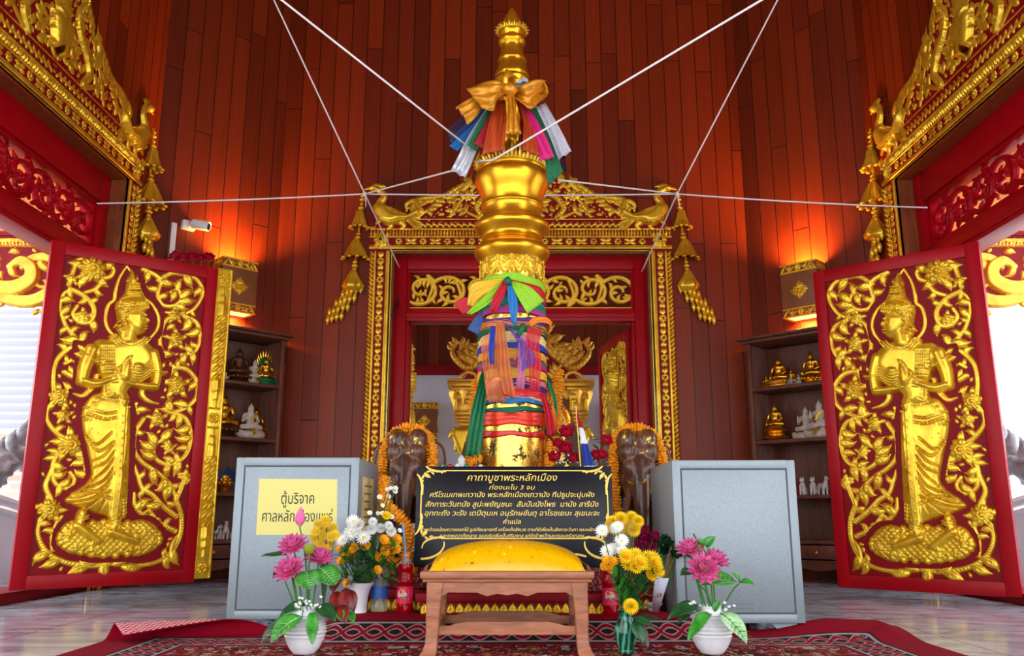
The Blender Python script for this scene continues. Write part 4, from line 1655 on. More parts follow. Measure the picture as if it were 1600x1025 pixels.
sconce(on_corner(.645, -1, .002, 1.965), PI / 4, 'lit gilded wooden wall lamp on the left corner wall, above the statue cabinet', 19)
sconce(on_corner(.53, 1, .002, 1.915), -PI / 4, 'lit gilded wooden wall lamp on the right corner wall, above the statue cabinet', 19)
sconce((-.98, 9.6, 1.28), 0, 'unlit gilded brown wall lamp on the rear plaster wall, left of the altar', 0, False)
sconce((1.30, 9.6, 1.28), 0, 'unlit gilded brown wall lamp on the rear plaster wall, right of the altar', 0, False)

# ------------------------------------------------------------------ statue cabinets
def cabinet(sg, s0, s1, ztop, shelves, label):
    W, D = s1 - s0, .30
    t = thing('statue_cabinet', label, 'cabinet', on_corner((s0 + s1) / 2, sg, .003, 0), -sg * PI / 4)
    mb = MB()
    for x in (-W / 2, W / 2 - .03):
        mb.box((x, -D, 0.0), (x + .03, -D + .03, ztop - .045), .003)
        mb.box((x, -.03, 0.0), (x + .03, 0, ztop - .045), .003)
        n = 9
        for i in range(n):                               # spindled ends
            y = -D + .04 + (D - .08) * (i + .5) / n
            mb.tube([(x + .015, y, .5), (x + .015, y, ztop - .05)], .006, 6)
        mb.box((x + .008, -D + .01, .12), (x + .022, -.01, .5), .002)
    mb.box((-W / 2 + .031, -.022, .12), (W / 2 - .031, -.004, ztop - .05), 0)
    mb.build('frame', WOOD_CAB, t)
    mb = MB()
    mb.box((-W / 2 - .055, -D - .055, ztop - .02), (W / 2 + .055, 0, ztop), .006)
    mb.box((-W / 2 - .025, -D - .025, ztop - .045), (W / 2 + .025, 0, ztop - .0202), .006)
    mb.build('cornice', WOOD_CAB, t)
    for z in shelves:
        mb = MB()
        mb.box((-W / 2 + .008, -D + .004, z - .026), (W / 2 - .008, -.024, z), .003)
        mb.build('shelf', WOOD_CAB, t)
    mb = MB()
    mb.box((-W / 2 + .004, -D + .006, .14), (W / 2 - .004, -.024, .155), .002)
    pl = spline([(-W / 2 + .03, .07), (-W / 4, .115), (0, .085), (W / 4, .115), (W / 2 - .03, .07)], 8)
    mb.prism([(-W / 2 + .03, .14)] + pl + [(W / 2 - .03, .14)], -D + .002, -D + .018)
    mb.build('base_rail', WOOD_CAB, t)
    for k in range(3):
        x0 = -W / 2 + .035 + k * (W - .07) / 3
        mb = MB()
        mb.box((x0 + .004, -D - .004, .165), (x0 + (W - .07) / 3 - .004, -D + .2, shelves[-1] - .034), .004)
        mb.box((x0 + .03, -D - .008, .18), (x0 + (W - .07) / 3 - .03, -D - .002, shelves[-1] - .05), .003)
        d = mb.build('drawer', WOOD_CAB, t)
        mb = MB()
        mb.ell((x0 + (W - .07) / 6, -D - .016, (.165 + shelves[-1] - .034) / 2), .011, 10, 6)
        mb.build('knob', GOLD_DIM, d)
    return t


SHL, SHR = (1.425, 1.015, .62, .29), (1.395, 1.0, .60, .29)
cabinet(-1, .06, .99, 1.82, SHL, 'dark wooden cabinet with statues standing against the left corner wall')
cabinet(1, .03, .93, 1.78, SHR, 'dark wooden cabinet with statues standing against the right corner wall')

# ------------------------------------------------------------------ statues
ST_GOLD = gold_mat('statue_gold', (190, 120, 14), (255, 200, 60), .9, .22, .15)
ST_BRONZE = mat('statue_bronze', (96, 62, 34), .4, .6, var=(12, .3))
ST_WHITE = mat('statue_white', (206, 196, 180), .6, var=(14, .12))
ST_GREEN = mat('statue_green', (10, 110, 66), .25, .1)
ST_SILVER = mat('statue_silver', (176, 178, 186), .3, .7)
_cache = {}


def buddha_body(kind, m):
    k = ('b', kind, m.name)
    if k not in _cache:
        sh = [('s', (0, .01, .34), (.20, .15, .085)),
              ('t', [(-.27, -.06, .33), (-.05, -.17, .33), (.10, -.16, .345)], [.075, .07, .05]),
              ('t', [(.27, -.06, .33), (.05, -.15, .355), (-.10, -.14, .36)], [.075, .07, .05]),
              ('t', [(0, .02, .38), (0, .03, .52), (0, .02, .66)], [.125, .115, .14]),
              ('t', [(-.15, .02, .67), (.15, .02, .67)], [.065, .065]),
              ('t', [(0, .01, .70), (0, 0, .78)], [.05, .045]),
              ('s', (0, -.01, .835), (.075, .085, .10)),
              ('s', (0, .012, .87), (.085, .088, .08)),
              ('s', (0, .01, .945), (.045, .045, .045)),
              ('t', [(0, .01, .95), (0, .01, 1.04)], [.028, .006]),
              ('s', (-.082, 0, .82), (.012, .02, .045)), ('s', (.082, 0, .82), (.012, .02, .045)),
              ('s', (0, -.095, .825), (.012, .018, .022)),
              ('t', [(-.19, .02, .65), (-.235, -.01, .50)], [.055, .045]),
              ('t', [(.19, .02, .65), (.235, -.01, .50)], [.055, .045]),
              ('t', [(.235, -.01, .50), (.10, -.14, .42), (.0, -.17, .415)], [.042, .034, .03])]
        if kind == 'bless':
            sh += [('t', [(-.235, -.01, .50), (-.19, -.14, .56), (-.17, -.16, .66)], [.042, .034, .026]), ('t', [(-.17, -.165, .66), (-.17, -.17, .73)], [.03, .014])]
        else:
            sh += [('t', [(-.235, -.01, .50), (-.21, -.13, .43), (-.2, -.17, .36)], [.042, .034, .028]), ('t', [(-.2, -.17, .36), (-.2, -.19, .30)], [.026, .016])]
        _cache[k] = fuse_mesh('body', sh, .016, m, 3, .4)
    return _cache[k]


def tier_base(kind, m):
    k = ('p', kind, m.name)
    if k not in _cache:
        mb = MB()
        if kind == 'lotus':
            prof = [(.34, 0), (.36, .03), (.33, .055), (.28, .075), (.25, .11), (.28, .14), (.35, .17), (.33, .21), (.30, .235), (.29, .255), (.0, .258)]
            mb.lathe(prof, 40, wob=lambda a, z: .035 * abs(math.cos(a * 10)) if .1 < z < .22 else 0)
            for i in range(18):
                a = i * 2 * PI / 18
                mb.ell((.335 * math.cos(a), .335 * math.sin(a), .17), (.05, .03, .05), 8, 5, rot=Euler((0, 0, a + PI / 2)).to_matrix())
        elif kind == 'step':
            for r, z0, z1 in ((.40, 0, .045), (.36, .045, .07), (.30, .07, .13), (.34, .13, .16), (.37, .16, .20), (.33, .20, .235), (.29, .235, .258)):
                mb.box((-r, -r * .66, z0), (r, r * .66, z1), .012)
        elif kind == 'high':
            prof = [(.30, -.18), (.33, -.14), (.40, -.10), (.38, -.06), (.30, -.02), (.27, .04), (.30, .08), (.37, .12), (.35, .17), (.30, .21), (.29, .255), (0, .258)]
            mb.lathe(prof, 48, wob=lambda a, z: .05 * math.cos(a * 14) if z < .2 else 0)
        else:
            rnd = random.Random(7)
            mb2 = [('s', (0, 0, .10), (.46, .30, .15))]
            for i in range(34):
                a = rnd.uniform(0, 2 * PI)
                mb2.append(('s', (.36 * math.cos(a) * rnd.uniform(.6, 1.15), .24 * math.sin(a) * rnd.uniform(.6, 1.1), rnd.uniform(.02, .2)), rnd.uniform(.06, .11)))
            me = fuse_mesh('pedestal', mb2, .022, m, 1)
            zs = [v.co.z for v in me.vertices]
            z0 = min(zs)
            for v in me.vertices:
                v.co.z = max(0, v.co.z)
            _cache[k] = me
            return me
        _cache[k] = mb.mesh('pedestal', m, 45)
    return _cache[k]


def statue(loc, rz, H, kind, base, mb_, mp, label, group=None, halo=None, scarf=False):
    low = .18 if base == 'high' else 0
    s = H / (1.04 + low)
    t = thing('seated_buddha_statue', label, 'statue', (loc[0], loc[1], loc[2] + low * s), rz, group)
    t.scale = (s, s, s)
    link('body', buddha_body(kind, mb_), t)
    link('pedestal', tier_base(base, mp), t)
    if scarf:
        m = MB()
        m.strip([(.17, -.10, .70), (.06, -.155, .60), (-.02, -.16, .47)], [(.10, -.12, .72), (.0, -.165, .6), (-.08, -.165, .46)], 4, fold=.004)
        m.strip([(.02, -.2, .26), (.06, -.3, .18), (.02, -.33, .10)], [(-.08, -.2, .26), (-.06, -.3, .17), (-.08, -.33, .08)], 4)
        m.build('sash', GOLD, t)
    if halo == 'naga':
        m = MB()
        m.lathe([(.02, 0), (.26, 0), (.28, .02)], 8)
        m = MB()
        arch = spline([(-.24, .28), (-.30, .55), (-.27, .85), (-.14, 1.05), (0, 1.12), (.14, 1.05), (.27, .85), (.30, .55), (.24, .28)], 6)
        m.prism(arch, .12, .17)
        m.build('hood', ST_GREEN, t)
        m = MB()
        for i in range(9):
            a = PI * (i + .5) / 9
            c = (.29 * math.cos(a), .11, .78 + .36 * math.sin(a))
            m.tube([(c[0] * .8, .12, c[2] - .12), c, (c[0] * 1.08, .09, c[2] + .06)], [.03, .035, .01], 8)
            m.tube([(c[0] * 1.05, .1, c[2] + .03), (c[0] * 1.12, .1, c[2] + .12)], [.018, .003], 6)
        m.build('serpent_heads', ST_GOLD, t)
    return t


def shelf_pt(sg, s, off, z):
    return on_corner(s, sg, off, z + .0005)


RL, RR = PI / 4, -PI / 4
statue(shelf_pt(-1, .54, .14, SHL[0]), RL, .20, 'bless', 'step', ST_WHITE, ST_WHITE, 'small pale seated Buddha half hidden at the left end of the top shelf, left cabinet')
statue(shelf_pt(-1, .70, .15, SHL[0]), RL, .285, 'touch', 'lotus', ST_BRONZE, ST_BRONZE, 'dark bronze seated Buddha on the top shelf of the left cabinet')
statue(shelf_pt(-1, .825, .16, SHL[0]), RL, .205, 'bless', 'step', ST_WHITE, ST_WHITE, 'small white seated Buddha with gold sash, top shelf of the left cabinet', scarf=True)
statue(shelf_pt(-1, .935 - .02, .17, SHL[0]), RL, .24, 'touch', 'step', ST_GOLD, ST_GREEN, 'gold Buddha under a green serpent hood, top shelf of the left cabinet', halo='naga')
statue(shelf_pt(-1, .60, .16, SHL[1]), RL, .34, 'touch', 'lotus', ST_GOLD, ST_BRONZE, 'gold seated Buddha at the left end of the second shelf, left cabinet')
statue(shelf_pt(-1, .80, .19, SHL[1]), RL, .275, 'bless', 'rock', ST_WHITE, ST_WHITE, 'white seated Buddha on a rocky base, second shelf of the left cabinet', scarf=True)
statue(shelf_pt(-1, .90, .09, SHL[1]), RL, .27, 'touch', 'step', ST_GOLD, ST_GOLD, 'gold seated Buddha half hidden behind the white one, left cabinet')
statue(shelf_pt(1, .86, .15, SHR[0]), RR, .115, 'touch', 'step', ST_GOLD, ST_GOLD, 'smallest gold Buddha at the left end of the top shelf, right cabinet')
statue(shelf_pt(1, .755, .15, SHR[0]), RR, .25, 'touch', 'step', ST_GOLD, ST_GOLD, 'gold seated Buddha second from the left on the top shelf, right cabinet')
statue(shelf_pt(1, .665, .13, SHR[0]), RR, .15, 'touch', 'step', ST_GOLD, ST_GOLD, 'slim small gold Buddha left of two silver ones, top shelf of the right cabinet')
statue(shelf_pt(1, .635, .21, SHR[0]), RR, .075, 'touch', 'step', ST_SILVER, ST_SILVER, 'tiny silver Buddha in front of the slim gold one, right cabinet')
statue(shelf_pt(1, .575, .20, SHR[0]), RR, .085, 'touch', 'step', ST_SILVER, ST_SILVER, 'tiny silver Buddha left of the largest gold one, right cabinet')
statue(shelf_pt(1, .50, .14, SHR[0]), RR, .265, 'touch', 'lotus', ST_GOLD, ST_GOLD, 'largest gold seated Buddha on the top shelf of the right cabinet')
statue(shelf_pt(1, .38, .14, SHR[0]), RR, .17, 'touch', 'step', ST_GOLD, ST_GOLD, 'small gold Buddha at the door leaf end of the top shelf, right cabinet')
statue(shelf_pt(1, .80, .17, SHR[1]), RR, .295, 'touch', 'high', ST_GOLD, ST_GOLD, 'gold seated Buddha on a tall round lotus base, second shelf of the right cabinet')
statue(shelf_pt(1, .575, .13, SHR[1]), RR, .25, 'bless', 'rock', ST_WHITE, ST_WHITE, 'shorter white seated Buddha on rocks, second shelf of the right cabinet')
statue(shelf_pt(1, .455, .16, SHR[1]), RR, .285, 'bless', 'rock', ST_WHITE, ST_WHITE, 'taller white seated Buddha on rocks, second shelf of the right cabinet', scarf=True)


def animal(kind, m):
    k = ('a', kind, m.name)
    if k not in _cache:
        if kind == 'sit':
            sh = [('t', [(0, .10, .22), (0, -.04, .55)], [.20, .15]), ('s', (0, -.10, .80), (.13, .15, .13)), ('t', [(0, -.18, .77), (0, -.28, .74)], [.07, .05]),
                  ('t', [(-.09, -.14, .5), (-.09, -.16, .04)], [.06, .05]), ('t', [(.09, -.14, .5), (.09, -.16, .04)], [.06, .05]),
                  ('s', (-.14, .05, .14), (.09, .17, .13)), ('s', (.14, .05, .14), (.09, .17, .13)),
                  ('t', [(-.08, -.05, .88), (-.1, -.05, 1.0)], [.04, .012]), ('t', [(.08, -.05, .88), (.1, -.05, 1.0)], [.04, .012]), ('t', [(0, .25, .1), (.12, .32, .2), (.1, .3, .4)], [.05, .04, .02])]
        else:
            sh = [('t', [(0, -.25, .5), (0, .25, .5)], [.17, .18]), ('t', [(0, -.3, .6), (0, -.42, .85)], [.12, .09]), ('t', [(0, -.42, .9), (0, -.58, .82)], [.10, .06])]
            for x in (-.1, .1):
                for y in (-.25, .27):
                    sh.append(('t', [(x, y, .45), (x, y + .02, .22), (x, y, .03)], [.09, .06, .055]))
                sh.append(('t', [(x * .6, -.4, .95), (x * .8, -.38, 1.0)], [.04, .012]))
            sh.append(('t', [(0, .4, .55), (0, .5, .3)], [.06, .03]))
        _cache[k] = fuse_mesh('animal_figurine', sh, .03, m, 2)
    return _cache[k]


def figurine(loc, rz, H, kind, m, label, group=None, nm='animal_figurine'):
    o = link(nm, animal(kind, m))
    o.location, o.rotation_euler, o.scale = loc, (0, 0, rz), (H, H, H)
    return tag(o, label, 'figurine', group)


ST_DARK = mat('figurine_dark', (40, 26, 22), .4)
ST_PORC = mat('figurine_white', (214, 212, 206), .3)
figurine(shelf_pt(1, .665, .18, SHR[2]), RR, .13, 'sit', mat('figurine_red', (150, 22, 18), .4), 'small red and black sitting animal figurine, third shelf of the right cabinet')
figurine(shelf_pt(1, .61, .18, SHR[2]), RR, .135, 'sit', ST_PORC, 'white sitting animal figurine nearest the red one, third shelf of the right cabinet')
figurine(shelf_pt(1, .53, .18, SHR[2]), RR, .135, 'sit', ST_PORC, 'white sitting animal figurine in the middle of its row, third shelf of the right cabinet')
figurine(shelf_pt(1, .46, .18, SHR[2]), RR + .9, .13, 'stand', ST_PORC, 'white standing animal figurine beside the door leaf, third shelf of the right cabinet')
for k, (s, m, r, H, lb) in enumerate(((.585, ST_SILVER, .5, .10, 'small silver animal figurine at the left end of the drawer top, left cabinet'), (.625, ST_PORC, 1.2, .11, 'white animal figurine second from the left on the drawer top, left cabinet'),
                                     (.675, ST_PORC, -.4, .13, 'tallest white animal figurine in the row on the drawer top, left cabinet'), (.725, ST_PORC, .3, .09, 'small white animal figurine beside the tallest one, left cabinet'),
                                     (.765, ST_DARK, 0, .11, 'brown animal figurine beside the donation box, drawer top of the left cabinet'))):
    figurine(shelf_pt(-1, s, .17, SHL[3]), RL + r, H, 'sit' if k % 2 else 'stand', m, lb)
# third shelf on the left: gold lotus ornament before a folded blue and purple cloth
t = thing('lotus_ornament', 'small gold lotus ornament on the third shelf of the left cabinet', 'ornament', shelf_pt(-1, .63, .20, SHL[2]), RL)
mb = MB()
for ring, (n, r, z, L) in enumerate(((9, .05, .05, .05), (8, .035, .07, .055), (6, .018, .09, .06))):
    for i in range(n):
        a = 2 * PI * (i + .5 * ring) / n
        mb.ell((r * math.cos(a), r * math.sin(a), z), (.016, .007, L * .6), 8, 6, rot=(Matrix.Rotation(a + PI / 2, 3, 'Z') @ Matrix.Rotation(.55 - .15 * ring, 3, 'X')))
mb.build('petals', ST_GOLD, t)
mb = MB()
mb.lathe([(.045, 0), (.05, .01), (.03, .02), (.025, .035), (.04, .045)], 20)
mb.build('foot', ST_GOLD, t)
mb = MB()
zz = SHL[2]
mb.grid(lambda u, v: (-.16 + .30 * u, .02 * math.sin(u * 9) - .02 * v, (.16 + .05 * u) * v * (1 - .25 * abs(math.sin(u * 5)))), 24, 8)
o = mb.build('folded_cloth', mat('cloth_fan', (40, 70, 130), .7, var=(14, .6)), angle=180)
o.location, o.rotation_euler = shelf_pt(-1, .66, .09, SHL[2] + .001), (0, 0, RL)
tag(o, 'blue and purple folded cloth behind the gold lotus ornament, left cabinet', 'cloth')
mb = MB()
mb.box((-.022, -.012, 0), (.022, .012, .12), .002)
o = mb.build('framed_card', mat('card_blue', (120, 130, 150), .3))
o.location, o.rotation_euler = shelf_pt(-1, .69, .10, SHL[1]), (0, 0, RL)
tag(o, 'small blue grey framed card between two statues, second shelf of the left cabinet', 'card')

# ------------------------------------------------------------------ camera on the wall, cable duct, flowers on top
t = thing('security_camera', 'white bullet security camera on the left corner wall', 'camera', on_corner(.27, -1, 0, 2.60), PI / 4)
PLW = mat('white_plastic', (224, 226, 228), .35)
mb = MB()
mb.box((-.05, -.05, -.035), (.05, -.002, .035), .006)
mb.build('junction_box', PLW, t)
mb = MB()
mb.tube([(.0, -.05, 0), (.03, -.09, .01), (.05, -.11, .0)], [.02, .016, .018], 10)
mb.build('bracket', PLW, t)
ax = Vector((.62, -.72, -.20)).normalized()
c0 = Vector((.03, -.10, .0))
rot = ax.to_track_quat('Z', 'Y').to_matrix().to_4x4()
mb = MB()
mb.lathe([(0.001, -.03), (.034, -.03), (.038, -.02), (.038, .10), (.034, .105), (.03, .095)], 24, xf=Matrix.Translation(c0) @ rot, cap=False)
mb.build('housing', PLW, t)
mb = MB()
mb.lathe([(.001, .09), (.03, .09), (.03, .096)], 24, xf=Matrix.Translation(c0) @ rot, cap=False)
mb.lathe([(.001, .1), (.012, .099), (.014, .09)], 16, xf=Matrix.Translation(c0) @ rot, cap=False)
mb.build('lens', mat('black_lens', (14, 16, 24), .08), t)
mb = MB()
mb.box((-.02, -.02, -1.2), (.02, -.001, 0), .003)
o = mb.build('cable_duct', PLW)
o.location, o.rotation_euler = on_corner(.17, -1, 0, 2.60), (0, 0, PI / 4)
tag(o, 'white cable duct running down the wall from the security camera', 'cable duct')

# ------------------------------------------------------------------ the gilded city pillar
PY = 4.4
PX = 0.0


def gold_leaf_mat(name, base, thr, scale):
    """Beaten gold leaf in squares, torn here and there to the ground beneath."""
    m = mat(name, (230, 180, 60), .3, .9)
    T = NT(m)
    b = m.node_tree.nodes['Principled BSDF']
    co = T.coords()
    n1 = T.noise(co, scale, 5, .6)
    n2 = T.noise(co, scale * 7, 3, .6)
    f = T.step(T.math('ADD', T.math('MULTIPLY', n1, .75), T.math('MULTIPLY', n2, .25)), thr, .012)
    T.val(b.inputs['Base Color'], T.mix(f, srgb(255, 205, 90), srgb(*base)))
    T.val(b.inputs['Metallic'], T.math('SUBTRACT', .95, T.math('MULTIPLY', f, .75)))
    T.val(b.inputs['Roughness'], T.math('ADD', .22, T.math('MULTIPLY', f, .3)))
    T.val(b.inputs['Normal'], T.bump(T.math('ADD', T.noise(co, 26, 4, .6, 1.5), T.math('MULTIPLY', f, -.4)), .35, .006))
    return m


LEAF_GOLD = gold_leaf_mat('leaf_gold', (74, 52, 18),   .565, 13)
pillar = thing('city_pillar', 'tall gilded pillar with ringed spire rising from the middle of the shrine', 'pillar', (PX, PY, 0), kind='thing')
mb = MB()
mb.lathe([(.165, .2505), (.165, .40), (.166, .70), (.166, .99), (.165, 1.72)], 64)
mb.build('shaft', LEAF_GOLD, pillar)
prof = spline([(.162, 1.66), (.164, 1.70), (.170, 1.745), (.166, 1.765), (.172, 1.79), (.190, 1.815), (.204, 1.838), (.205, 1.856), (.196, 1.875), (.178, 1.892), (.172, 1.905),
               (.166, 1.915), (.163, 1.935), (.172, 1.95), (.190, 1.968), (.203, 1.985), (.203, 2.005), (.192, 2.02), (.172, 2.033), (.164, 2.045), (.160, 2.075), (.164, 2.10), (.172, 2.112),
               (.166, 2.125), (.168, 2.15), (.178, 2.185), (.196, 2.225), (.206, 2.26), (.205, 2.285), (.196, 2.305), (.180, 2.315), (.186, 2.33), (.184, 2.345), (.16, 2.352), (.08, 2.355), (.06, 2.36)], 3)
mb = MB()
mb.lathe(prof, 72)
mb.build('ringed_bell', GOLD_POL, pillar, angle=180)
prof = spline([(.05, 2.35), (.06, 2.40), (.045, 2.45), (.042, 2.50), (.06, 2.525), (.06, 2.545), (.045, 2.565), (.05, 2.62), (.07, 2.70), (.085, 2.78), (.092, 2.83), (.095, 2.86), (.100, 2.875), (.094, 2.89), (.099, 2.905), (.094, 2.925), (.086, 2.95),
               (.080, 2.985), (.084, 3.0), (.078, 3.015), (.068, 3.05), (.064, 3.085), (.070, 3.10), (.079, 3.115), (.079, 3.13), (.070, 3.145), (.078, 3.165), (.080, 3.18), (.074, 3.19), (.066, 3.20)], 3)
mb = MB()
mb.lathe(prof, 56)
mb.build('spire', GOLD_POL, pillar, angle=180)
mb = MB()
mb.lathe([(.074, 3.18), (.060, 3.24), (.030, 3.31), (.004, 3.345), (.0, 3.346)], 6)
mb.build('finial', GOLD_POL, pillar, angle=20)


def crown(r, z, n, h, name):
    """Ring of leaf points over a beaded band."""
    mb = MB()
    mb.lathe([(r * .97, z - .012), (r * 1.03, z - .008), (r * 1.03, z + .006), (r * .97, z + .01)], 56, cap=False)
    for i in range(n):
        a = 2 * PI * i / n
        big = i % 2 == 0
        hh = h * (1 if big else .62)
        d = Vector((math.cos(a), math.sin(a), 0))
        tn = Vector((-math.sin(a), math.cos(a), 0))
        p = d * r + Vector((0, 0, z))
        pts = [p, p + d * hh * .22 + Vector((0, 0, hh * .35)), p + d * hh * .18 + Vector((0, 0, hh * .7)), p + d * hh * .1 + Vector((0, 0, hh))]
        w = 2 * PI * r / n
        mb.tube(pts, [w * .5, w * .48, w * .28, w * .03], 6)
        mb.ell(p + d * (.012 + .2 * hh) + Vector((0, 0, hh * .34)), w * .28, 6, 5)
        mb.ell(p + d * .008 + tn * w * .5 + Vector((0, 0, .0)), w * .3, 6, 5)
    return mb.build(name, GOLD, pillar)


crown(.184, 2.335, 56, .085, 'bell_crown')
crown(.077, 3.185, 36, .042, 'spire_crown')
# hanging lotus petals under the lowest ring
R = Relief(0, 2 * PI * .172, 0, .15, .0034)
n = 14
for i in range(-1, n + 1):
    x = (i + .5) * 2 * PI * .172 / n
    R.poly([(x - .036, .145), (x + .036, .145), (x + .034, .10), (x + .02, .06), (x, .03), (x - .02, .06), (x - .034, .10)], .008, .02)
    for s in (-1, 1):
        R.stroke([(x, .035), (x + s * .022, .065), (x + s * .034, .10), (x + s * .036, .145)], .005, .9, 'round', .006)
        R.stroke(R.spiral((x + s * .004, .085), PI / 2 - s * .3, .055, -s * 20, -s * 80, 16), [.006, .004], .9, 'round', .006)
        R.leaf((x, .055), PI / 2 - s * .6, .03, s * .9, .2, 1.4)
    R.ell((x, .12), .010, .010, 0, .016)
    R.ell((x + .037, .06), .007, .012, 0, .010)
    R.leaf((x + .037, .14), -PI / 2, .07, 0, .12, 1)
v, f = R.extract(lambda u, v, h: ((.167 + h) * math.cos(u / .172 - PI / 2), (.167 + h) * math.sin(u / .172 - PI / 2), 1.655 + v))
mb = MB()
mb.add(v, f)
mb.build('lotus_collar', GOLD, pillar, angle=60)

# ------------------------------------------------------------------ cloths tied on the pillar
SATIN = mat('gold_satin', (214, 140, 24), .38, .35, var=(30, .25), bump=(90, .15, .003))
CL = {}


def cloth(name, col, alpha=.86, **k):
    if name not in CL:
        CL[name] = sheer('cloth_' + name, col, alpha, **k)
    return CL[name]


def scarf(pts_l, pts_r, Y, col, label, group=None, fold=.006, nf=3, alpha=.86, name='scarf', n=10, th=.0012, seed=0, metal=0.0, rough=.6, cat='scarf'):
    """Hanging length of cloth; the two edges are given by positions and distances."""
    YY = Y if isinstance(Y, (list, tuple)) else [Y] * len(pts_l)
    L = [at(p[0], p[1], y) for p, y in zip(pts_l, YY)]
    Rr = [at(p[0], p[1], y) for p, y in zip(pts_r, YY)]
    L = [Vector(p) for p in spline([tuple(q) for q in L], 5)]
    Rr = [Vector(p) for p in spline([tuple(q) for q in Rr], 5)]
    mb = MB()
    mb.strip(L, Rr, n, fold=fold, nf=nf, seed=seed)
    o = mb.build(name, cloth(col[0], col[1], alpha, metal=metal, rough=rough), angle=180)
    s = o.modifiers.new('thickness', 'SOLIDIFY')
    s.thickness = th
    return tag(o, label, cat, group)


B2 = lambda *p: [(690 + x / 5.127, 100 + y / 5.127) for x, y in p]
# cloths fanned out under the golden bow
scarf(B2((330, 330), (180, 410), (40, 530)), B2((370, 380), (230, 500), (80, 640)), [4.34, 4.33, 4.33], ('purple', (62, 22, 58)), 'dark purple sheer scarf at the far left under the golden bow', nf=2, alpha=.8)
scarf(B2((340, 350), (220, 450), (65, 610)), B2((390, 400), (270, 540), (110, 680)), [4.31, 4.30, 4.30], ('navy', (20, 60, 120)), 'navy blue sheer scarf under the golden bow, left side', nf=2, alpha=.85)
scarf(B2((350, 360), (240, 500), (60, 655)), B2((390, 400), (280, 560), (125, 700)), [4.29, 4.285, 4.28], ('skyblue', (10, 110, 180)), 'sky blue sheer scarf end poking out left of the silver one', nf=2, alpha=.85)
scarf(B2((380, 330), (230, 560), (75, 850)), B2((450, 380), (330, 600), (190, 915)), [4.27, 4.235, 4.22], ('silver', (206, 206, 212)), 'silver white satin scarf hanging left under the golden bow', fold=.012, nf=2, alpha=.97, metal=.35, rough=.3)
scarf(B2((400, 320), (300, 480), (205, 650)), B2((460, 340), (390, 520), (280, 700)), [4.25, 4.21, 4.19], ('green', (14, 110, 66)), 'green sheer scarf beside the silver one, left of the spire', nf=3)
scarf(B2((420, 330), (340, 500), (255, 640)), B2((490, 330), (440, 500), (335, 680)), [4.24, 4.19, 4.17], ('crimson', (176, 8, 34)), 'crimson sheer scarf left of the broad orange one', nf=3)
scarf(B2((440, 290), (380, 480), (325, 730)), B2((515, 290), (515, 480), (500, 690)), [4.23, 4.17, 4.14], ('orange', (206, 74, 14)), 'broad orange sheer scarf hanging left of the golden bow tail', nf=4, fold=.01)
scarf(B2((590, 280), (630, 460), (600, 680)), B2((625, 300), (660, 500), (650, 690)), [4.27, 4.25, 4.24], ('darkred', (150, 6, 20)), 'dark red narrow scarf behind the golden bow tail', nf=2)
scarf(B2((600, 290), (650, 480), (650, 690)), B2((690, 350), (740, 560), (790, 740)), [4.23, 4.18, 4.15], ('orange', (206, 74, 14)), 'orange sheer scarf between the golden bow tail and the pink one', nf=3, fold=.01)
scarf(B2((660, 350), (730, 560), (790, 780)), B2((720, 380), (820, 560), (905, 745)), [4.21, 4.18, 4.16], ('hotpink', (236, 30, 130)), 'hot pink sheer scarf hanging right under the golden bow', nf=4, fold=.009, alpha=.93)
scarf(B2((690, 350), (800, 600), (850, 985)), B2((760, 350), (880, 620), (975, 860)), [4.25, 4.22, 4.22], ('green', (14, 110, 66)), 'green sheer scarf with a ragged end, longest on the right', nf=3)
scarf(B2((740, 350), (850, 560), (935, 765)), B2((830, 310), (950, 530), (1042, 700)), [4.27, 4.25, 4.25], ('white', (206, 204, 214)), 'white satin scarf hanging right under the golden bow', fold=.012, nf=2, alpha=.95, rough=.4)
scarf(B2((860, 500), (930, 660), (965, 850)), B2((930, 560), (980, 700), (1008, 880)), [4.30, 4.29, 4.29], ('purple', (62, 22, 58)), 'dark purple scarf end showing below the white one on the right', nf=2, alpha=.9)
scarf(B2((350, 760), (430, 700), (560, 680), (700, 690), (790, 780)), B2((360, 800), (440, 770), (560, 755), (700, 760), (800, 810)), [4.34, 4.27, 4.26, 4.27, 4.34], ('rosepink', (214, 70, 100)), 'pink and yellow cloth lying coiled on the rim of the gold bell', nf=2)

# the golden bow
bow = thing('golden_bow', 'large gold satin bow tied round the spire', 'bow', (0, 0, 0))


def loop(pts_u, pts_l, Yu, Yl, name, bulge, fold):
    U = [Vector(p) for p in spline([tuple(at(x, y, z)) for (x, y), z in zip(B2(*pts_u), Yu)], 5)]
    Lw = [Vector(p) for p in spline([tuple(at(x, y, z)) for (x, y), z in zip(B2(*pts_l), Yl)], 5)]
    mb = MB()
    mb.strip(U, Lw, 12, bulge=bulge, fold=fold, nf=2.5)
    o = mb.build(name, SATIN, bow, angle=180)
    s = o.modifiers.new('t', 'SOLIDIFY')
    s.thickness = .003
    return o


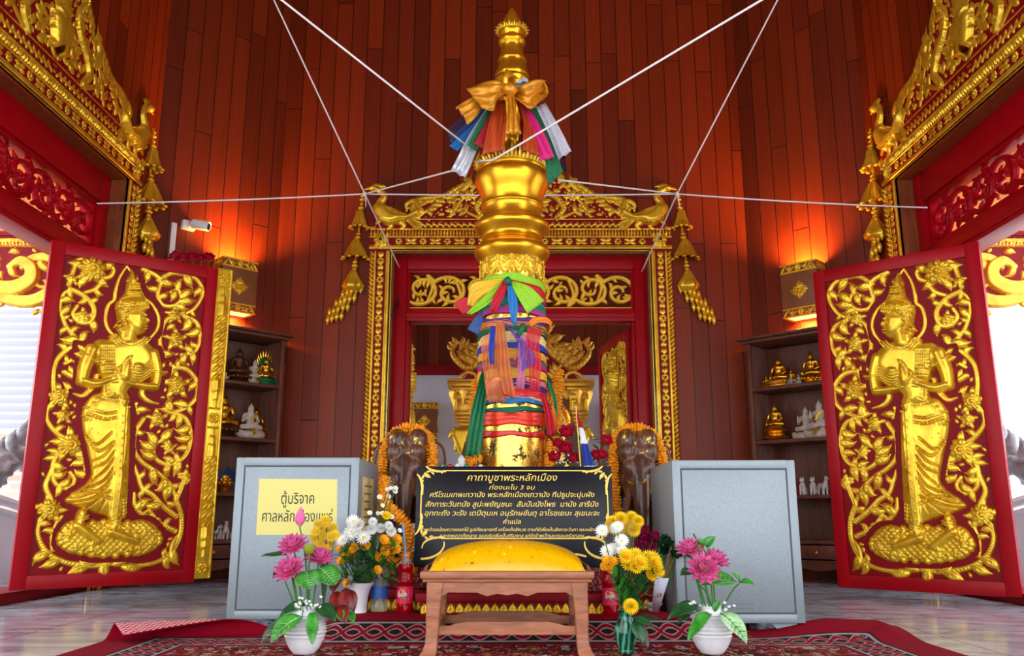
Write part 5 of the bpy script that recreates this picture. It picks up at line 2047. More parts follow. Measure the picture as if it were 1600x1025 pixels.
loop([(510, 170), (430, 145), (320, 150), (202, 195)], [(500, 250), (440, 300), (410, 380), (330, 360)], [4.17, 4.12, 4.11, 4.14], [4.16, 4.10, 4.09, 4.12], 'loop', .03, .014)
loop([(202, 195), (260, 180), (380, 170), (510, 180)], [(330, 362), (380, 330), (430, 280), (500, 240)], [4.145, 4.19, 4.2, 4.19], [4.125, 4.16, 4.19, 4.19], 'loop_lining', -.02, .006)
loop([(560, 180), (640, 150), (740, 130), (828, 145)], [(570, 250), (640, 310), (720, 360), (838, 260)], [4.17, 4.12, 4.11, 4.15], [4.16, 4.10, 4.09, 4.14], 'loop', .03, .014)
loop([(828, 145), (760, 140), (660, 160), (560, 185)], [(838, 262), (780, 300), (680, 290), (570, 240)], [4.155, 4.2, 4.21, 4.19], [4.145, 4.18, 4.2, 4.19], 'loop_lining', -.02, .006)
loop([(330, 250), (230, 285), (110, 345)], [(320, 350), (290, 400), (210, 490)], [4.18, 4.16, 4.15], [4.17, 4.15, 4.13], 'tail', .02, .014)
loop([(515, 250), (525, 380), (510, 570)], [(580, 250), (600, 400), (640, 560)], [4.13, 4.10, 4.09], [4.13, 4.11, 4.11], 'tail', .015, .012)
loop([(500, 90), (470, 120), (440, 150)], [(560, 80), (600, 110), (640, 120)], [4.28, 4.26, 4.25], [4.27, 4.26, 4.26], 'collar_fold', .03, .006)
mb = MB()
kp = [at(x, y, 4.12) for x, y in B2((535, 175), (545, 210), (530, 250))]
mb.tube(kp, [.035, .045, .03], 16)
k = mb.build('knot', SATIN, bow, angle=180)
k['label'] = 'tight knot of the golden bow'
scarf(B2((570, 180), (600, 150), (660, 120)), B2((600, 190), (640, 170), (680, 140)), [4.24, 4.25, 4.29], ('skyblue', (10, 110, 180)), 'blue cloth showing behind the knot of the golden bow', nf=1, fold=.003)
scarf(B2((610, 130), (650, 105), (690, 130)), B2((620, 165), (660, 135), (700, 150)), [4.25, 4.26, 4.29], ('silver', (206, 206, 212)), 'silver foil cloth showing behind the knot of the golden bow', nf=2, fold=.006, metal=.35, rough=.3, alpha=.97)


# sashes wound round the shaft
def sash(z0, z1, tilt, phase, col, label, r=.168, alpha=.95, folds=3, metal=0, rough=.55, wr=.006, group=None):
    mb = MB()
    h = z1 - z0

    def fn(u, v):
        a = 2 * PI * u
        zz = z0 + h * v + 1.7 * tilt * math.sin(a + phase) + .004 * math.sin(3 * a + 5 * phase + 2 * v) + .003 * math.sin(7 * a + phase * 9)
        rr = r + wr * (.6 + .6 * math.sin(v * folds * 2 * PI + 2.2 * math.sin(a * 2 + phase) + 3 * a)) + .004 * math.sin(PI * v)
        return (PX + rr * math.cos(a), PY + rr * math.sin(a), zz)
    mb.grid(fn, 64, 9, cu=True)
    o = mb.build('wound_sash', cloth(col[0], col[1], alpha, metal=metal, rough=rough), angle=180)
    s = o.modifiers.new('t', 'SOLIDIFY')
    s.thickness = .0015
    return tag(o, label, 'sash', group)


zy = lambda y: at(801, y, PY - .17).z
SR = [
    (433, 447, .012, 3.4, ('lime', (150, 210, 30)), 'lime and yellow sash at the very top of the wound cloths', .172),
    (443, 466, .010, 3.6, ('red', (206, 10, 30)), 'bright red sash just under the lime one', .174),
    (452, 472, -.012, 3.4, ('sequin', (60, 150, 160)), 'glittering teal sash below the bright red one', .171),
    (470, 490, .010, 3.2, ('emerald', (0, 124, 80)), 'emerald green sash wound under the glittering teal one', .171),
    (484, 494, .014, 3.3, ('magenta', (196, 40, 150)), 'thin magenta sash under the emerald green one', .174),
    (490, 500, -.012, 3.0, ('violet', (92, 40, 140)), 'violet sash in the upper part of the wound cloths', .172),
    (502, 516, .006, 3.8, ('tangerine', (240, 130, 30)), 'tangerine sash halfway up the upper wrapping', .173),
    (511, 522, .010, 2.8, ('bottle', (10, 100, 64)), 'bottle green sash tied with a short knot', .175),
    (520, 541, .004, 3.3, ('cream', (240, 214, 150)), 'cream and gold satin sash in the middle of the wrapping', .171),
    (538, 549, .012, 3.0, ('royal', (30, 60, 170)), 'royal blue sash below the cream one', .174),
    (548, 562, .008, 3.2, ('apricot', (246, 170, 60)), 'apricot sash below the royal blue one', .172),
    (558, 570, -.008, 3.2, ('emerald', (0, 124, 80)), 'emerald green sash low under the apricot one', .173),
    (566, 578, .010, 3.0, ('fuchsia', (200, 20, 120)), 'fuchsia sash with a loose loop on the right', .174),
    (577, 592, .006, 3.1, ('yellow', (250, 190, 40)), 'yellow sash low on the wrapping', .173),
    (590, 606, -.006, 3.2, ('pink', (236, 120, 150)), 'pale pink sash under the low yellow one', .171),
    (598, 612, .009, 3.4, ('indigo', (70, 24, 110)), 'indigo sash on the lower right of the wrapping', .173),
    (609, 622, .004, 3.0, ('scarlet', (232, 40, 40)), 'scarlet sash above the pale stripe', .174),
    (619, 630, .004, 3.3, ('peach', (250, 200, 150)), 'pale peach sash above the blue tie', .171),
    (626, 634, .010, 3.2, ('azure', (20, 120, 190)), 'azure blue sash tied low on the right', .175),
    (633, 640, -.006, 3.2, ('bottle', (10, 100, 64)), 'bottle green cord sash right above the satin bands', .175),
]
for (ya, yb, tl, ph, col, lab, r) in SR:
    sash(zy(yb), zy(ya), tl, ph, col, lab, r, wr=.007)
sash(zy(664), zy(641), .0, 0, ('satinred', (224, 50, 20)), 'broad orange red satin band low on the pillar', .170, 1.0, 2, .25, .3, .003)
sash(zy(682), zy(673), .0, 0, ('bandred', (206, 14, 20)), 'narrow red satin band just above the gold base', .170, 1.0, 1, .1, .3, .002)
P3 = lambda *p: [(680 + x / 3.015, 400 + y / 3.015) for x, y in p]
YF = PY - .20
scarf(P3((340, 105), (250, 115), (170, 135), (150, 230)), P3((330, 130), (270, 160), (215, 200), (185, 240)), [YF, YF, YF + .02, YF + .03], ('yellow', (250, 190, 40)), 'yellow sheer loop of cloth sticking out left at the top of the wrapping', alpha=.75, nf=2)
scarf(P3((320, 110), (230, 190), (145, 270)), P3((345, 120), (260, 220), (170, 278)), [YF - .01, YF - .03, YF - .02], ('lime', (150, 210, 30)), 'lime green sheer end hanging to the lower left from the top knot', alpha=.75, nf=2)
scarf(P3((325, 110), (275, 190), (255, 260)), P3((350, 120), (320, 200), (280, 270)), [YF - .02, YF - .05, YF - .04], ('redsheer', (206, 10, 40)), 'bright red sheer end hanging from the top knot', alpha=.88, nf=2)
scarf(P3((335, 125), (345, 220), (358, 310)), P3((358, 130), (388, 220), (380, 332)), [YF - .02, YF - .04, YF - .03], ('azure', (20, 120, 190)), 'azure blue end hanging straight from the top knot', alpha=.85, nf=1)
scarf(P3((350, 110), (380, 180), (435, 272)), P3((370, 118), (450, 150), (515, 210)), [YF - .01, YF - .03, YF - .03], ('lime', (150, 210, 30)), 'lime green sheer flap spreading to the right of the top knot', alpha=.72, nf=2)
scarf(P3((220, 250), (180, 300), (150, 345)), P3((225, 310), (215, 340), (205, 372)), [YF + .04, YF + .03, YF + .03], ('steelblue', (50, 90, 150)), 'steel blue sheer corner sticking out left below the lime end', alpha=.8, nf=1, fold=.002)
scarf(P3((170, 190), (120, 200), (88, 225)), P3((180, 250), (160, 265), (130, 276)), [YF + .05, YF + .06, YF + .07], ('redsheer', (206, 10, 40)), 'faint red sheer corner at the far left of the top knot', alpha=.55, nf=1, fold=.002)
scarf(P3((440, 310), (470, 285), (520, 288), (552, 315)), P3((450, 335), (490, 312), (530, 318), (545, 345)), [YF - .02, YF - .02, YF - .01, YF], ('tangerine', (250, 120, 40)), 'tangerine loop sticking out right above the bottle green knot', alpha=.85, nf=1)
scarf(P3((215, 400), (225, 520), (240, 640), (255, 690)), P3((300, 315), (300, 480), (310, 600), (330, 690)), [YF - .01, YF - .03, YF - .03, YF - .02], ('orangesheer', (255, 140, 70)), 'wide orange sheer cloth hanging down the left front of the pillar', alpha=.46, nf=5, fold=.016)
scarf(P3((285, 315), (290, 450), (300, 560), (320, 650)), P3((325, 315), (345, 450), (360, 560), (385, 672)), [YF - .02, YF - .04, YF - .045, YF - .04], ('orangesheer', (255, 140, 70)), 'narrow orange sheer cloth hanging down the middle of the pillar', alpha=.5, nf=3, fold=.014)
scarf(P3((315, 310), (380, 400), (390, 500), (400, 550)), P3((345, 320), (430, 420), (470, 470), (478, 500)), [YF - .015, YF - .03, YF - .035, YF - .03], ('violetsheer', (120, 80, 190)), 'violet sheer cloth crossing the middle of the pillar', fold=.012, alpha=.45, nf=2)
scarf(P3((260, 330), (255, 400), (250, 500)), P3((285, 330), (280, 400), (275, 510)), [YF - .015, YF - .035, YF - .04], ('royal', (30, 60, 170)), 'royal blue narrow end hanging on the left front', alpha=.75, nf=1)
scarf(P3((435, 335), (430, 420), (440, 520), (450, 640)), P3((505, 345), (490, 420), (500, 500), (490, 640)), [YF - .01, YF - .03, YF - .03, YF - .025], ('redsheer2', (236, 30, 60)), 'red sheer knot and end hanging on the right front', alpha=.55, nf=3, fold=.014)
scarf(P3((395, 360), (390, 480), (380, 620)), P3((440, 380), (430, 480), (420, 630)), [YF - .02, YF - .03, YF - .03], ('mauve', (220, 130, 170)), 'mauve sheer end hanging behind the red one', alpha=.5, nf=2)
scarf(P3((222, 530), (190, 640), (160, 780), (140, 940)), P3((232, 560), (232, 700), (228, 800), (215, 950)), [PY - .10, PY - .17, PY - .20, PY - .20], ('greensheer', (0, 134, 84)), 'long green sheer cloth hanging on the left side of the pillar down to the plaque', alpha=.85, nf=3, fold=.02)
scarf(P3((490, 650), (515, 740), (530, 860)), P3((520, 650), (550, 740), (575, 840)), [PY - .17, PY - .17, PY - .16], ('redsheer', (226, 20, 40)), 'bright red sheer end hanging at the lower right of the pillar', alpha=.86, nf=2, fold=.01)
scarf(P3((525, 590), (555, 680), (560, 760)), P3((535, 580), (565, 650), (580, 770)), [PY - .1, PY - .1, PY - .08], ('greensheer', (0, 134, 84)), 'green sheer end at the right side of the pillar behind the red one', alpha=.5, nf=1)
scarf(P3((545, 700), (560, 770), (568, 850)), P3((565, 720), (580, 790), (578, 850)), [PY - .12, PY - .12, PY - .11], ('tangerine', (250, 120, 40)), 'orange sheer end beside the marigold garland at the lower right', alpha=.7, nf=1)
mb = MB()
mb.tube([at(x, y, YF - .035) for x, y in P3((335, 102), (345, 118), (340, 135))], [.014, .022, .014], 10)
tag(mb.build('cloth_knot', cloth('bottle', (10, 100, 64), .95), angle=180), 'small green knot at the top of the wound cloths', 'knot')
mb = MB()
mb.tube([at(x, y, YF - .02) for x, y in P3((415, 318), (408, 345), (385, 385))], [.012, .016, .012], 10)
tag(mb.build('cloth_knot', cloth('bottle', (10, 100, 64), .95), angle=180), 'bottle green knot beside the tangerine loop', 'knot')

# ------------------------------------------------------------------ sacred cotton cords
CORD = mat('white_cord', (236, 228, 224), .9)


def cord(pts, label, r=.0055):
    mb = MB()
    mb.tube(pts, r, 6)
    return tag(mb.build('cotton_cord', CORD, angle=180), label, 'cord')


J1, J2 = at(570, 303, 5.5), at(1058, 303, 5.5)
J1, J2 = Vector((J1.x, 5.5, (J1.z + J2.z) / 2)), Vector((J2.x, 5.5, (J1.z + J2.z) / 2))
sag = lambda a, b, s, n=14: [Vector(a).lerp(Vector(b), i / n) - Vector((0, 0, s * 4 * (i / n) * (1 - i / n))) for i in range(n + 1)]
top = lambda x, y, Y, z: at(x, y, Y)
LA, RA = Vector((-HW - .16, 5.20, 2.50)), Vector((HW + .16, 5.20, 2.47))


def extend(a, b, z):
    """Continue the line from a through b up to height z."""
    a, b = Vector(a), Vector(b)
    return a + (b - a) * ((z - a.z) / (b.z - a.z))


K1, K2 = Vector((-HW - .12, 5.345, 2.50)), Vector((HW + .12, 5.345, 2.47))
cord(sag(K1, J1, .01), 'white cord running left from the left junction to the red door transom')
cord(sag(J1, J2, .01), 'white cord running level behind the gilded pillar between the two junctions')
cord(sag(J2, K2, .01), 'white cord running right from the right junction to the red door transom')
u1 = extend(J1, at(428, 0, 4.9), ZC - .0)
cord(sag(J1, u1, .0), 'white cord rising steeply from the left junction out of view')
u2 = extend(J2, at(1215, 0, 4.9), ZC - .0)
cord(sag(J2, u2, .0), 'white cord rising steeply from the right junction out of view')
cord(sag(J1, at(624, 418, YB - .02), .0), 'white cord from the left junction down to the pierced gold panel')
cord(sag(J2, at(1003, 424, YB - .02), .0), 'white cord from the right junction down to the pierced gold panel')
f1 = at(800, 236, 4.08)
cord(sag(J1, at(725, 262, 4.42), .0) , 'white cord from the left junction to the neck of the pillar')
cord(sag(J2, at(872, 281, 4.42), .0), 'white cord from the right junction to the neck of the pillar')
u3 = extend(at(735, 232, 4.28), at(440, 0, 3.6), ZC)
cord(sag(at(735, 232, 4.28), u3, .0), 'long white cord slanting from the pillar neck to the upper left')
u4 = extend(at(798, 234, 4.07), at(1190, 0, 3.4), ZC)
cord([at(742, 252, 4.3), at(770, 250, 4.15), at(798, 234, 4.07)] + sag(at(798, 234, 4.07), u4, .0)[1:], 'long white cord slanting from the pillar neck to the upper right')
for j, n in ((J1, 'left'), (J2, 'right')):
    mb = MB()
    mb.ell(j, (.016, .016, .018), 10, 6)
    mb.tube([j, j + Vector((.008, 0, -.05)), j + Vector((.012, -.005, -.10))], [.005, .004, .002], 6)
    tag(mb.build('cord_knot', CORD, angle=180), 'white knot where the cords meet over the swan on the %s' % n, 'knot')

# ------------------------------------------------------------------ stepped pedestal and the rug
CARPET = mat('ornate_carpet', (120, 20, 26), .9)


def carpet_nodes():
    T = NT(CARPET)
    b = CARPET.node_tree.nodes['Principled BSDF']
    n = T.node('ShaderNodeTexVoronoi')
    T.val(n.inputs['Vector'], T.mapping(T.coords(), (28, 28, 28)))
    f = T.xyz(n.outputs['Color'])[0]
    T.val(b.inputs['Base Color'], T.ramp(f, [(0, srgb(96, 8, 22)), (.55, srgb(130, 26, 30)), (.7, srgb(176, 110, 50)), (.84, srgb(60, 20, 40)), (.93, srgb(140, 90, 90))], 'CONSTANT'))


carpet_nodes()
t = thing('stepped_pedestal', 'stepped dark red pedestal with a gold lotus petal frieze under the pillar', 'pedestal', (0, 0, 0))
mb = MB()
mb.box((-.63, 3.42, 0), (.63, 5.6, .0725), .004)
mb.build('base_step', RED_DEEP, t)
mb = MB()
mb.box((-.36, 3.475, .073), (.40, 3.7, .127), .004)
mb.box((-.38, 3.46, .1272), (.42, 3.7, .16), .005)
mb.box((-.60, 3.66, .073), (.61, 5.55, .127), .004)
mb.box((-.61, 3.645, .1272), (.62, 5.56, .16), .005)
mb.build('plinth_step', RED_DEEP, t)
mb = MB()
mb.box((-.34, 3.52, .1602), (.38, 3.71, .2495), .01)
mb.box((-.60, 3.69, .1604), (.61, 5.5, .25), .01)
mb.build('carpeted_top', CARPET, t)


def frieze(x0, x1, y):
    R = Relief(x0, x1, .073, .128, .0028)
    n = int((x1 - x0) / .034)
    for i in range(n):
        x = x0 + (i + .5) * (x1 - x0) / n
        R.poly([(x - .0165, .076), (x + .0165, .076), (x + .0168, .098), (x + .012, .110), (x, .126), (x - .012, .110), (x - .0168, .098)], .010, .006)
        R.ell((x, .088), .006, .007, 0, .014)
        R.cut([(x, .095), (x, .118)], .0016, .005)
        R.poly([(x + .013, .076), (x + .022, .076), (x + .0175, .104)], .006, .006)
    R.stroke([(x0, .076), (x1, .076)], .003, .8)
    v, f = R.extract(lambda u, v, h: (u, y - h, v))
    mb = MB()
    mb.add(v, f)
    mb.build('lotus_frieze', GOLD, t, angle=60)


frieze(-.36, .40, 3.475)
frieze(-.60, -.361, 3.66)
frieze(.401, .61, 3.66)

RUG_Y, RUG_W = 3.50, 1.50


def rug_material():
    m = mat('woven_rug', (170, 20, 45), .95)
    T = NT(m)
    b = m.node_tree.nodes['Principled BSDF']
    uv = T.coords('UV')
    x = T.xyz(uv)
    u, d = x[0], x[1]                       # across, distance in from the edge
    wave = T.math('SINE', T.math('MULTIPLY', u, 2 * PI / .155))
    dv = T.math('SUBTRACT', d, .246)
    fuzz = T.math('MULTIPLY', T.math('SUBTRACT', T.noise(uv, 160, 2), .5), .012)
    dv = T.math('ADD', dv, fuzz)
    w1 = T.math('ABSOLUTE', T.math('SUBTRACT', dv, T.math('MULTIPLY', wave, .042)))
    w2 = T.math('ABSOLUTE', T.math('ADD', dv, T.math('MULTIPLY', wave, .042)))
    near = T.math('MINIMUM', w1, w2)
    red = srgb(140, 4, 30)
    green = srgb(8, 30, 28)
    cream = srgb(176, 164, 164)
    band = T.mix(T.step(near, .022, .002), cream, green)
    band = T.mix(T.step(near, .014, .002), srgb(150, 8, 34), band)
    # floral field
    vor = T.node('ShaderNodeTexVoronoi')
    T.val(vor.inputs['Vector'], T.mapping(uv, (8, 6, 1)))
    vor.inputs['Randomness'].default_value = .85
    fc = T.xyz(vor.outputs['Color'])
    field = T.ramp(fc[0], [(0, srgb(136, 6, 28)), (.36, srgb(180, 170, 160)), (.46, srgb(10, 36, 30)), (.66, srgb(150, 50, 44)), (.8, srgb(150, 100, 40)), (.9, srgb(90, 4, 20))], 'CONSTANT')
    vor2 = T.node('ShaderNodeTexVoronoi')
    T.val(vor2.inputs['Vector'], T.mapping(uv, (20, 13, 1)))
    f2c = T.ramp(T.xyz(vor2.outputs['Color'])[1], [(0, srgb(140, 6, 28)), (.3, srgb(190, 180, 160)), (.46, srgb(10, 44, 32)), (.64, srgb(170, 30, 40)), (.8, srgb(160, 110, 40)), (.9, srgb(190, 180, 160))], 'CONSTANT')
    field = T.mix(T.step(vor.outputs['Distance'], .38, .03), f2c, field)
    col = red
    for edge, c in ((.155, srgb(20, 20, 24)), (.167, cream), (.180, band), (.312, cream), (.324, srgb(20, 20, 24)), (.336, srgb(150, 20, 42)), (.352, field)):
        col = T.mix(T.step(T.math('ADD', d, T.math('MULTIPLY', fuzz, .3)), edge, .002), col, c)
    f2 = T.noise(uv, 220, 3)
    col = T.mix(T.math('MULTIPLY', f2, .45), col, tuple(.35 * v for v in red))
    T.val(b.inputs['Base Color'], col)
    T.val(b.inputs['Normal'], T.bump(f2, .6, .006))
    b.inputs['Specular IOR Level'].default_value = .1
    return m


RUG = rug_material()
RUG_BACK = mat('rug_underside', (196, 70, 84), .95)
_T = NT(RUG_BACK)
_ck = _T.node('ShaderNodeTexChecker')
_ck.inputs['Scale'].default_value = 90
_ck.inputs['Color1'].default_value = (*srgb(176, 30, 56), 1)
_ck.inputs['Color2'].default_value = (*srgb(222, 170, 170), 1)
_T.val(_ck.inputs['Vector'], _T.coords('UV'))
_T.val(RUG_BACK.node_tree.nodes['Principled BSDF'].inputs['Base Color'], _ck.outputs['Color'])


def smooth(a, b, x):
    t = max(0, min(1, (x - a) / (b - a)))
    return t * t * (3 - 2 * t)


def rug():
    nx, ny = 240, 84
    dep = 1.5
    fold_p, fold_n = Vector((-1.50, 3.27, 0)), Vector((-.32, .948, 0)).normalized()
    Rr = .034
    vs, uvs = [], []
    for j in range(ny + 1):
        for i in range(nx + 1):
            x = -RUG_W + 2 * RUG_W * i / nx
            tt = dep * (j / ny) ** 1.6
            y = RUG_Y - tt
            edge = .012 * math.sin(x * 3.1) + .006 * math.sin(x * 11)
            y += edge * max(0, 1 - tt / .4)
            w = 1 - smooth(.64, .84, abs(x))
            z = .0035 + .0745 * w * smooth(3.10, 3.415, y)
            # the lifted right corner
            k = smooth(.85, 1.28, x) * (1 - .5 * smooth(1.42, 1.5, x))
            z += k * .050 * (1 - smooth(0, .30, tt))
            z += .006 * math.sin(x * 9 + tt * 3) ** 2 * (1 - smooth(0, .25, tt))
            p = Vector((x, y, z))
            # the left corner is turned over towards the viewer
            if x < -.75:
                dd = (Vector((x, y, 0)) - fold_p).dot(fold_n)
                lim = dd
                if lim > 0:
                    base = Vector((x, y, 0)) - fold_n * dd
                    if dd < PI * Rr:
                        a = dd / Rr
                        p = base + fold_n * Rr * math.sin(a) + Vector((0, 0, .004 + Rr * (1 - math.cos(a))))
                    else:
                        q = dd - PI * Rr
                        p = base - fold_n * q + Vector((0, 0, max(.006, .004 + 2 * Rr - .22 * q)))
            vs.append(p)
            side = min(RUG_W - abs(x), 9)
            uvs.append((x if tt < side else tt, min(tt, side)))
    fs = []
    for j in range(ny):
        for i in range(nx):
            a = j * (nx + 1) + i
            fs.append((a, a + nx + 1, a + nx + 2, a + 1))
    mb = MB()
    mb.add(vs, fs)
    o = mb.build('rug', [RUG, RUG_BACK], angle=180)
    me = o.data
    lay = me.uv_layers.new(name='UVMap')
    for l in me.loops:
        lay.data[l.index].uv = uvs[l.vertex_index]
    s = o.modifiers.new('t', 'SOLIDIFY')
    s.thickness = .006
    s.offset = 1
    s.material_offset = 1
    s.material_offset_rim = 0
    tag(o, 'red patterned rug with a braided border and a turned over left corner', 'rug')


rug()

# ------------------------------------------------------------------ grey donation boxes
STEEL = mat('grey_hammered_steel', (138, 150, 157), .42, .25, var=(260, .16), bump=(300, .12, .002))
STEEL_D = mat('seam_shadow', (70, 74, 78), .5, .3)


def text_mesh(name, s, size, m, shear=0.0, align='CENTER', extrude=.0004, width=None):
    """Thai lettering as a mesh in the x-z plane, every outline filled on its own."""
    c = bpy.data.curves.new('lettering', 'FONT')
    c.body, c.size, c.align_x, c.shear = s, size, align, shear
    c.resolution_u = 3
    o = bpy.data.objects.new('lettering', c)
    COL.objects.link(o)
    dg = bpy.context.evaluated_depsgraph_get()
    cu = o.evaluated_get(dg).to_curve(dg, apply_modifiers=False)
    loops = []
    for sp in cu.splines:
        P = []
        if sp.type == 'BEZIER':
            bp = sp.bezier_points
            n = len(bp)
            for i in range(n):
                a, b = bp[i], bp[(i + 1) % n]
                p0, p1, p2, p3 = a.co, a.handle_right, b.handle_left, b.co
                for k in range(4):
                    t = k / 4
                    q = p0 * (1 - t) ** 3 + p1 * 3 * t * (1 - t) ** 2 + p2 * 3 * t * t * (1 - t) + p3 * t ** 3
                    P.append((q.x, q.y))
        else:
            P = [(q.co.x, q.co.y) for q in sp.points]
        Q = []
        for p in P:
            if not Q or math.hypot(p[0] - Q[-1][0], p[1] - Q[-1][1]) > size * 1e-3:
                Q.append(p)
        if len(Q) > 2:
            ar = sum(Q[i][0] * Q[(i + 1) % len(Q)][1] - Q[(i + 1) % len(Q)][0] * Q[i][1] for i in range(len(Q))) / 2
            loops.append((ar, Q))
    bpy.data.objects.remove(o)
    if not loops:
        return None
    big = max(loops, key=lambda q: abs(q[0]))
    sgn = 1 if big[0] > 0 else -1
    outs = [q for q in loops if q[0] * sgn > 0]
    holes = [q for q in loops if q[0] * sgn <= 0]
    mb = MB()
    from mathutils.geometry import tessellate_polygon
    for q in list(holes):                               # digits of another face may wind the other way
        if not any(inside(oq)(*q[1][0]) for _, oq in outs):
            holes.remove(q)
            outs.append(q)
    used = set()
    for ar, Q in outs:
        f = inside(Q)
        hs = []
        for k, (ha, hq) in enumerate(holes):
            if k not in used and abs(ha) < abs(ar) and f(*hq[0]):
                hs.append(hq)
                used.add(k)
        polys = [[Vector((x, y, 0)) for x, y in Q]] + [[Vector((x, y, 0)) for x, y in h] for h in hs]
        tri = tessellate_polygon(polys)
        flat = [p for pl in polys for p in pl]
        fs = []
        for t_ in tri:
            a, b, c_ = [flat[i] for i in t_]
            cr = (b.x - a.x) * (c_.y - a.y) - (b.y - a.y) * (c_.x - a.x)
            fs.append(tuple(t_) if cr > 0 else tuple(t_)[::-1])
        mb.add([(p.x, 0, p.y) for p in flat], fs)
    if width:
        xs = [v[0] for v in mb.v]
        k = width / (max(xs) - min(xs))
        mb.v = [(v[0] * k, v[1], v[2]) for v in mb.v]
    return mb


def lettering(name, s, size, m, loc, parent, shear=0.0, width=None, xf=None, align='CENTER'):
    mb = text_mesh(name, s, size, m, shear, width=width, align=align)
    mb.v = [(v[0] + loc[0], v[1] + loc[1], v[2] + loc[2]) for v in mb.v]
    if xf is not None:
        mb.v = [tuple(xf(v)) for v in mb.v]
    return mb.build(name, m, parent, smooth=False)


def donation_box(x0, x1, y0, y1, z0, z1, label):
    t = thing('donation_box', label, 'box', ((x0 + x1) / 2, y0, 0))
    W, D = (x1 - x0) / 2, y1 - y0
    mb = MB()
    mb.box((-W, .004, z0), (W, D, z1), .012)
    mb.build('cabinet_body', STEEL, t)
    mb = MB()
    mb.box((-W, .0, z0), (-W + .034, .01, z1), .004)
    mb.box((W - .034, .0, z0), (W, .01, z1), .004)
    mb.box((-W + .030, .0005, z0), (W - .030, .0095, z0 + .034), .004)
    mb.box((-W + .030, .0005, z1 - .034), (W - .030, .0095, z1), .004)
    mb.build('door_frame', STEEL, t)
    mb = MB()
    mb.box((-W + .040, .0015, z0 + .040), (W - .040, .0035, z1 - .040), .003)
    mb.build('door_panel', STEEL, t)
    mb = MB()
    mb.box((-W + .033, .0037, z0 + .033), (W - .033, .0039, z1 - .033))
    mb.build('seam', STEEL_D, t, smooth=False)
    for sx in (-1, 1):
        for yy in (.02, D - .08):
            xo, xi = sx * (W - .022), sx * (W - .13)
            mb = MB()
            mb.prism([(xo, z0 + .001), (xi, z0 + .001), (sx * (W - .085), .003), (xo, .003)], yy, yy + .006)
            mb.box((min(xo, xo - sx * .006), yy, .003), (max(xo, xo - sx * .006), yy + .05, z0 + .001), .001)
            f = mb.build('foot', STEEL, t, smooth=False)
            mb = MB()
            mb.ell((sx * (W - .055), yy - .003, .02), (.012, .007, .012), 12, 8)
            mb.build('rivet', STEEL, f)
    for sx in (-1, 1):
        mb = MB()
        mb.tube([(sx * (W - .17), .10, .026), (sx * (W - .20), .10, .026)], .024, 14)
        mb.build('castor', mat('black_rubber', (24, 24, 26), .6), t)
    return t


BL = donation_box(-1.145, -.634, 3.548, 4.07, .053, .695, 'grey steel donation box with a yellow notice, left of the pillar')
BR = donation_box(.645, 1.142, 3.45, 3.99, .05, .678, 'plain grey steel donation box without a notice, right of the pillar')
PAPER_Y = mat('yellow_paper', (220, 211, 122), .6)
INK = mat('black_ink', (24, 26, 24), .6)
t = thing('paper_notice', 'yellow paper notice with black Thai lettering on the left donation box', 'notice', (0, 0, 0))
nb = [at(x, y, 3.5475) for x, y in ((405, 748), (527, 749), (526, 836), (400, 836))]
mb = MB()
mb.add([(p.x, 3.5478, p.z) for p in nb] + [(p.x, 3.5488, p.z) for p in nb], [(3, 2, 1, 0), (4, 5, 6, 7)] + [(i, (i + 1) % 4, (i + 1) % 4 + 4, i + 4) for i in range(4)])
mb.build('sheet', PAPER_Y, t, smooth=False)
c = at(465, 787, 3.5465)
lettering('printed_text', 'ตู้บริจาค', .062, INK, (c.x, 3.5468, c.z), t, width=.135)
c = at(464, 815, 3.5465)
lettering('printed_text', 'ศาลหลักเมืองแพร่', .062, INK, (c.x, 3.5468, c.z), t, width=.288)
t = thing('paper_notice', 'faded paper sheets taped to the inner side of the left donation box', 'notice', (-.6335, 0, 0))
mb = MB()
for y0, y1, z0, z1 in ((3.64, 3.93, .44, .62), (3.66, 3.92, .30, .44)):
    mb.box((.0, y0, z0), (.0012, y1, z1))
mb.build('sheet', mat('faded_paper', (206, 190, 130), .5, var=(9, .3)), t, smooth=False)
mb = MB()
for k in range(7):
    mb.box((.0013, 3.69, .58 - .033 * k), (.0016, 3.88 - .03 * (k % 3), .588 - .033 * k))
mb.build('printed_text', mat('faded_ink', (120, 104, 70), .7), t, smooth=False)
mb = MB()
for k in range(2):
    p = [at(1150 + i * 1.4, 944 + 7 * k + 1.2 * math.sin(i * 1.4), 3.4508) for i in range(21)]
    mb2 = MB()
    mb2.tube([(q.x, 3.4512, q.z) for q in p], .0011, 5)
    o = mb2.build('scribbled_mark', mat('mark_green', (90, 130, 110), .6), BR)
    o.location = Vector((0, 0, 0)) - Vector(BR.location)

# ------------------------------------------------------------------ black plaque
GRANITE = mat('black_granite', (14, 16, 24), .3, var=(40, .3), **{'Specular IOR Level': .25})
GOLD_INK = mat('gold_lettering', (226, 190, 84), .4, .35)
SL, SR_, SB, ST = -.405, .425, .255, .662
tilt = math.atan2(.05, ST - SB)
plaque = thing('plaque', 'black granite plaque with gold Thai prayer lettering in front of the pillar', 'plaque', ((SL + SR_) / 2 + .0, 3.60, SB))
plaque.rotation_euler = (-tilt, 0, 0)
HWd, HT = (SR_ - SL) / 2, .412
mb = MB()
mb.box((-HWd, 0, 0), (HWd, .028, HT), .003)
mb.build('slab', GRANITE, plaque)


def pl(x, z, w=.0022):
    return x, z


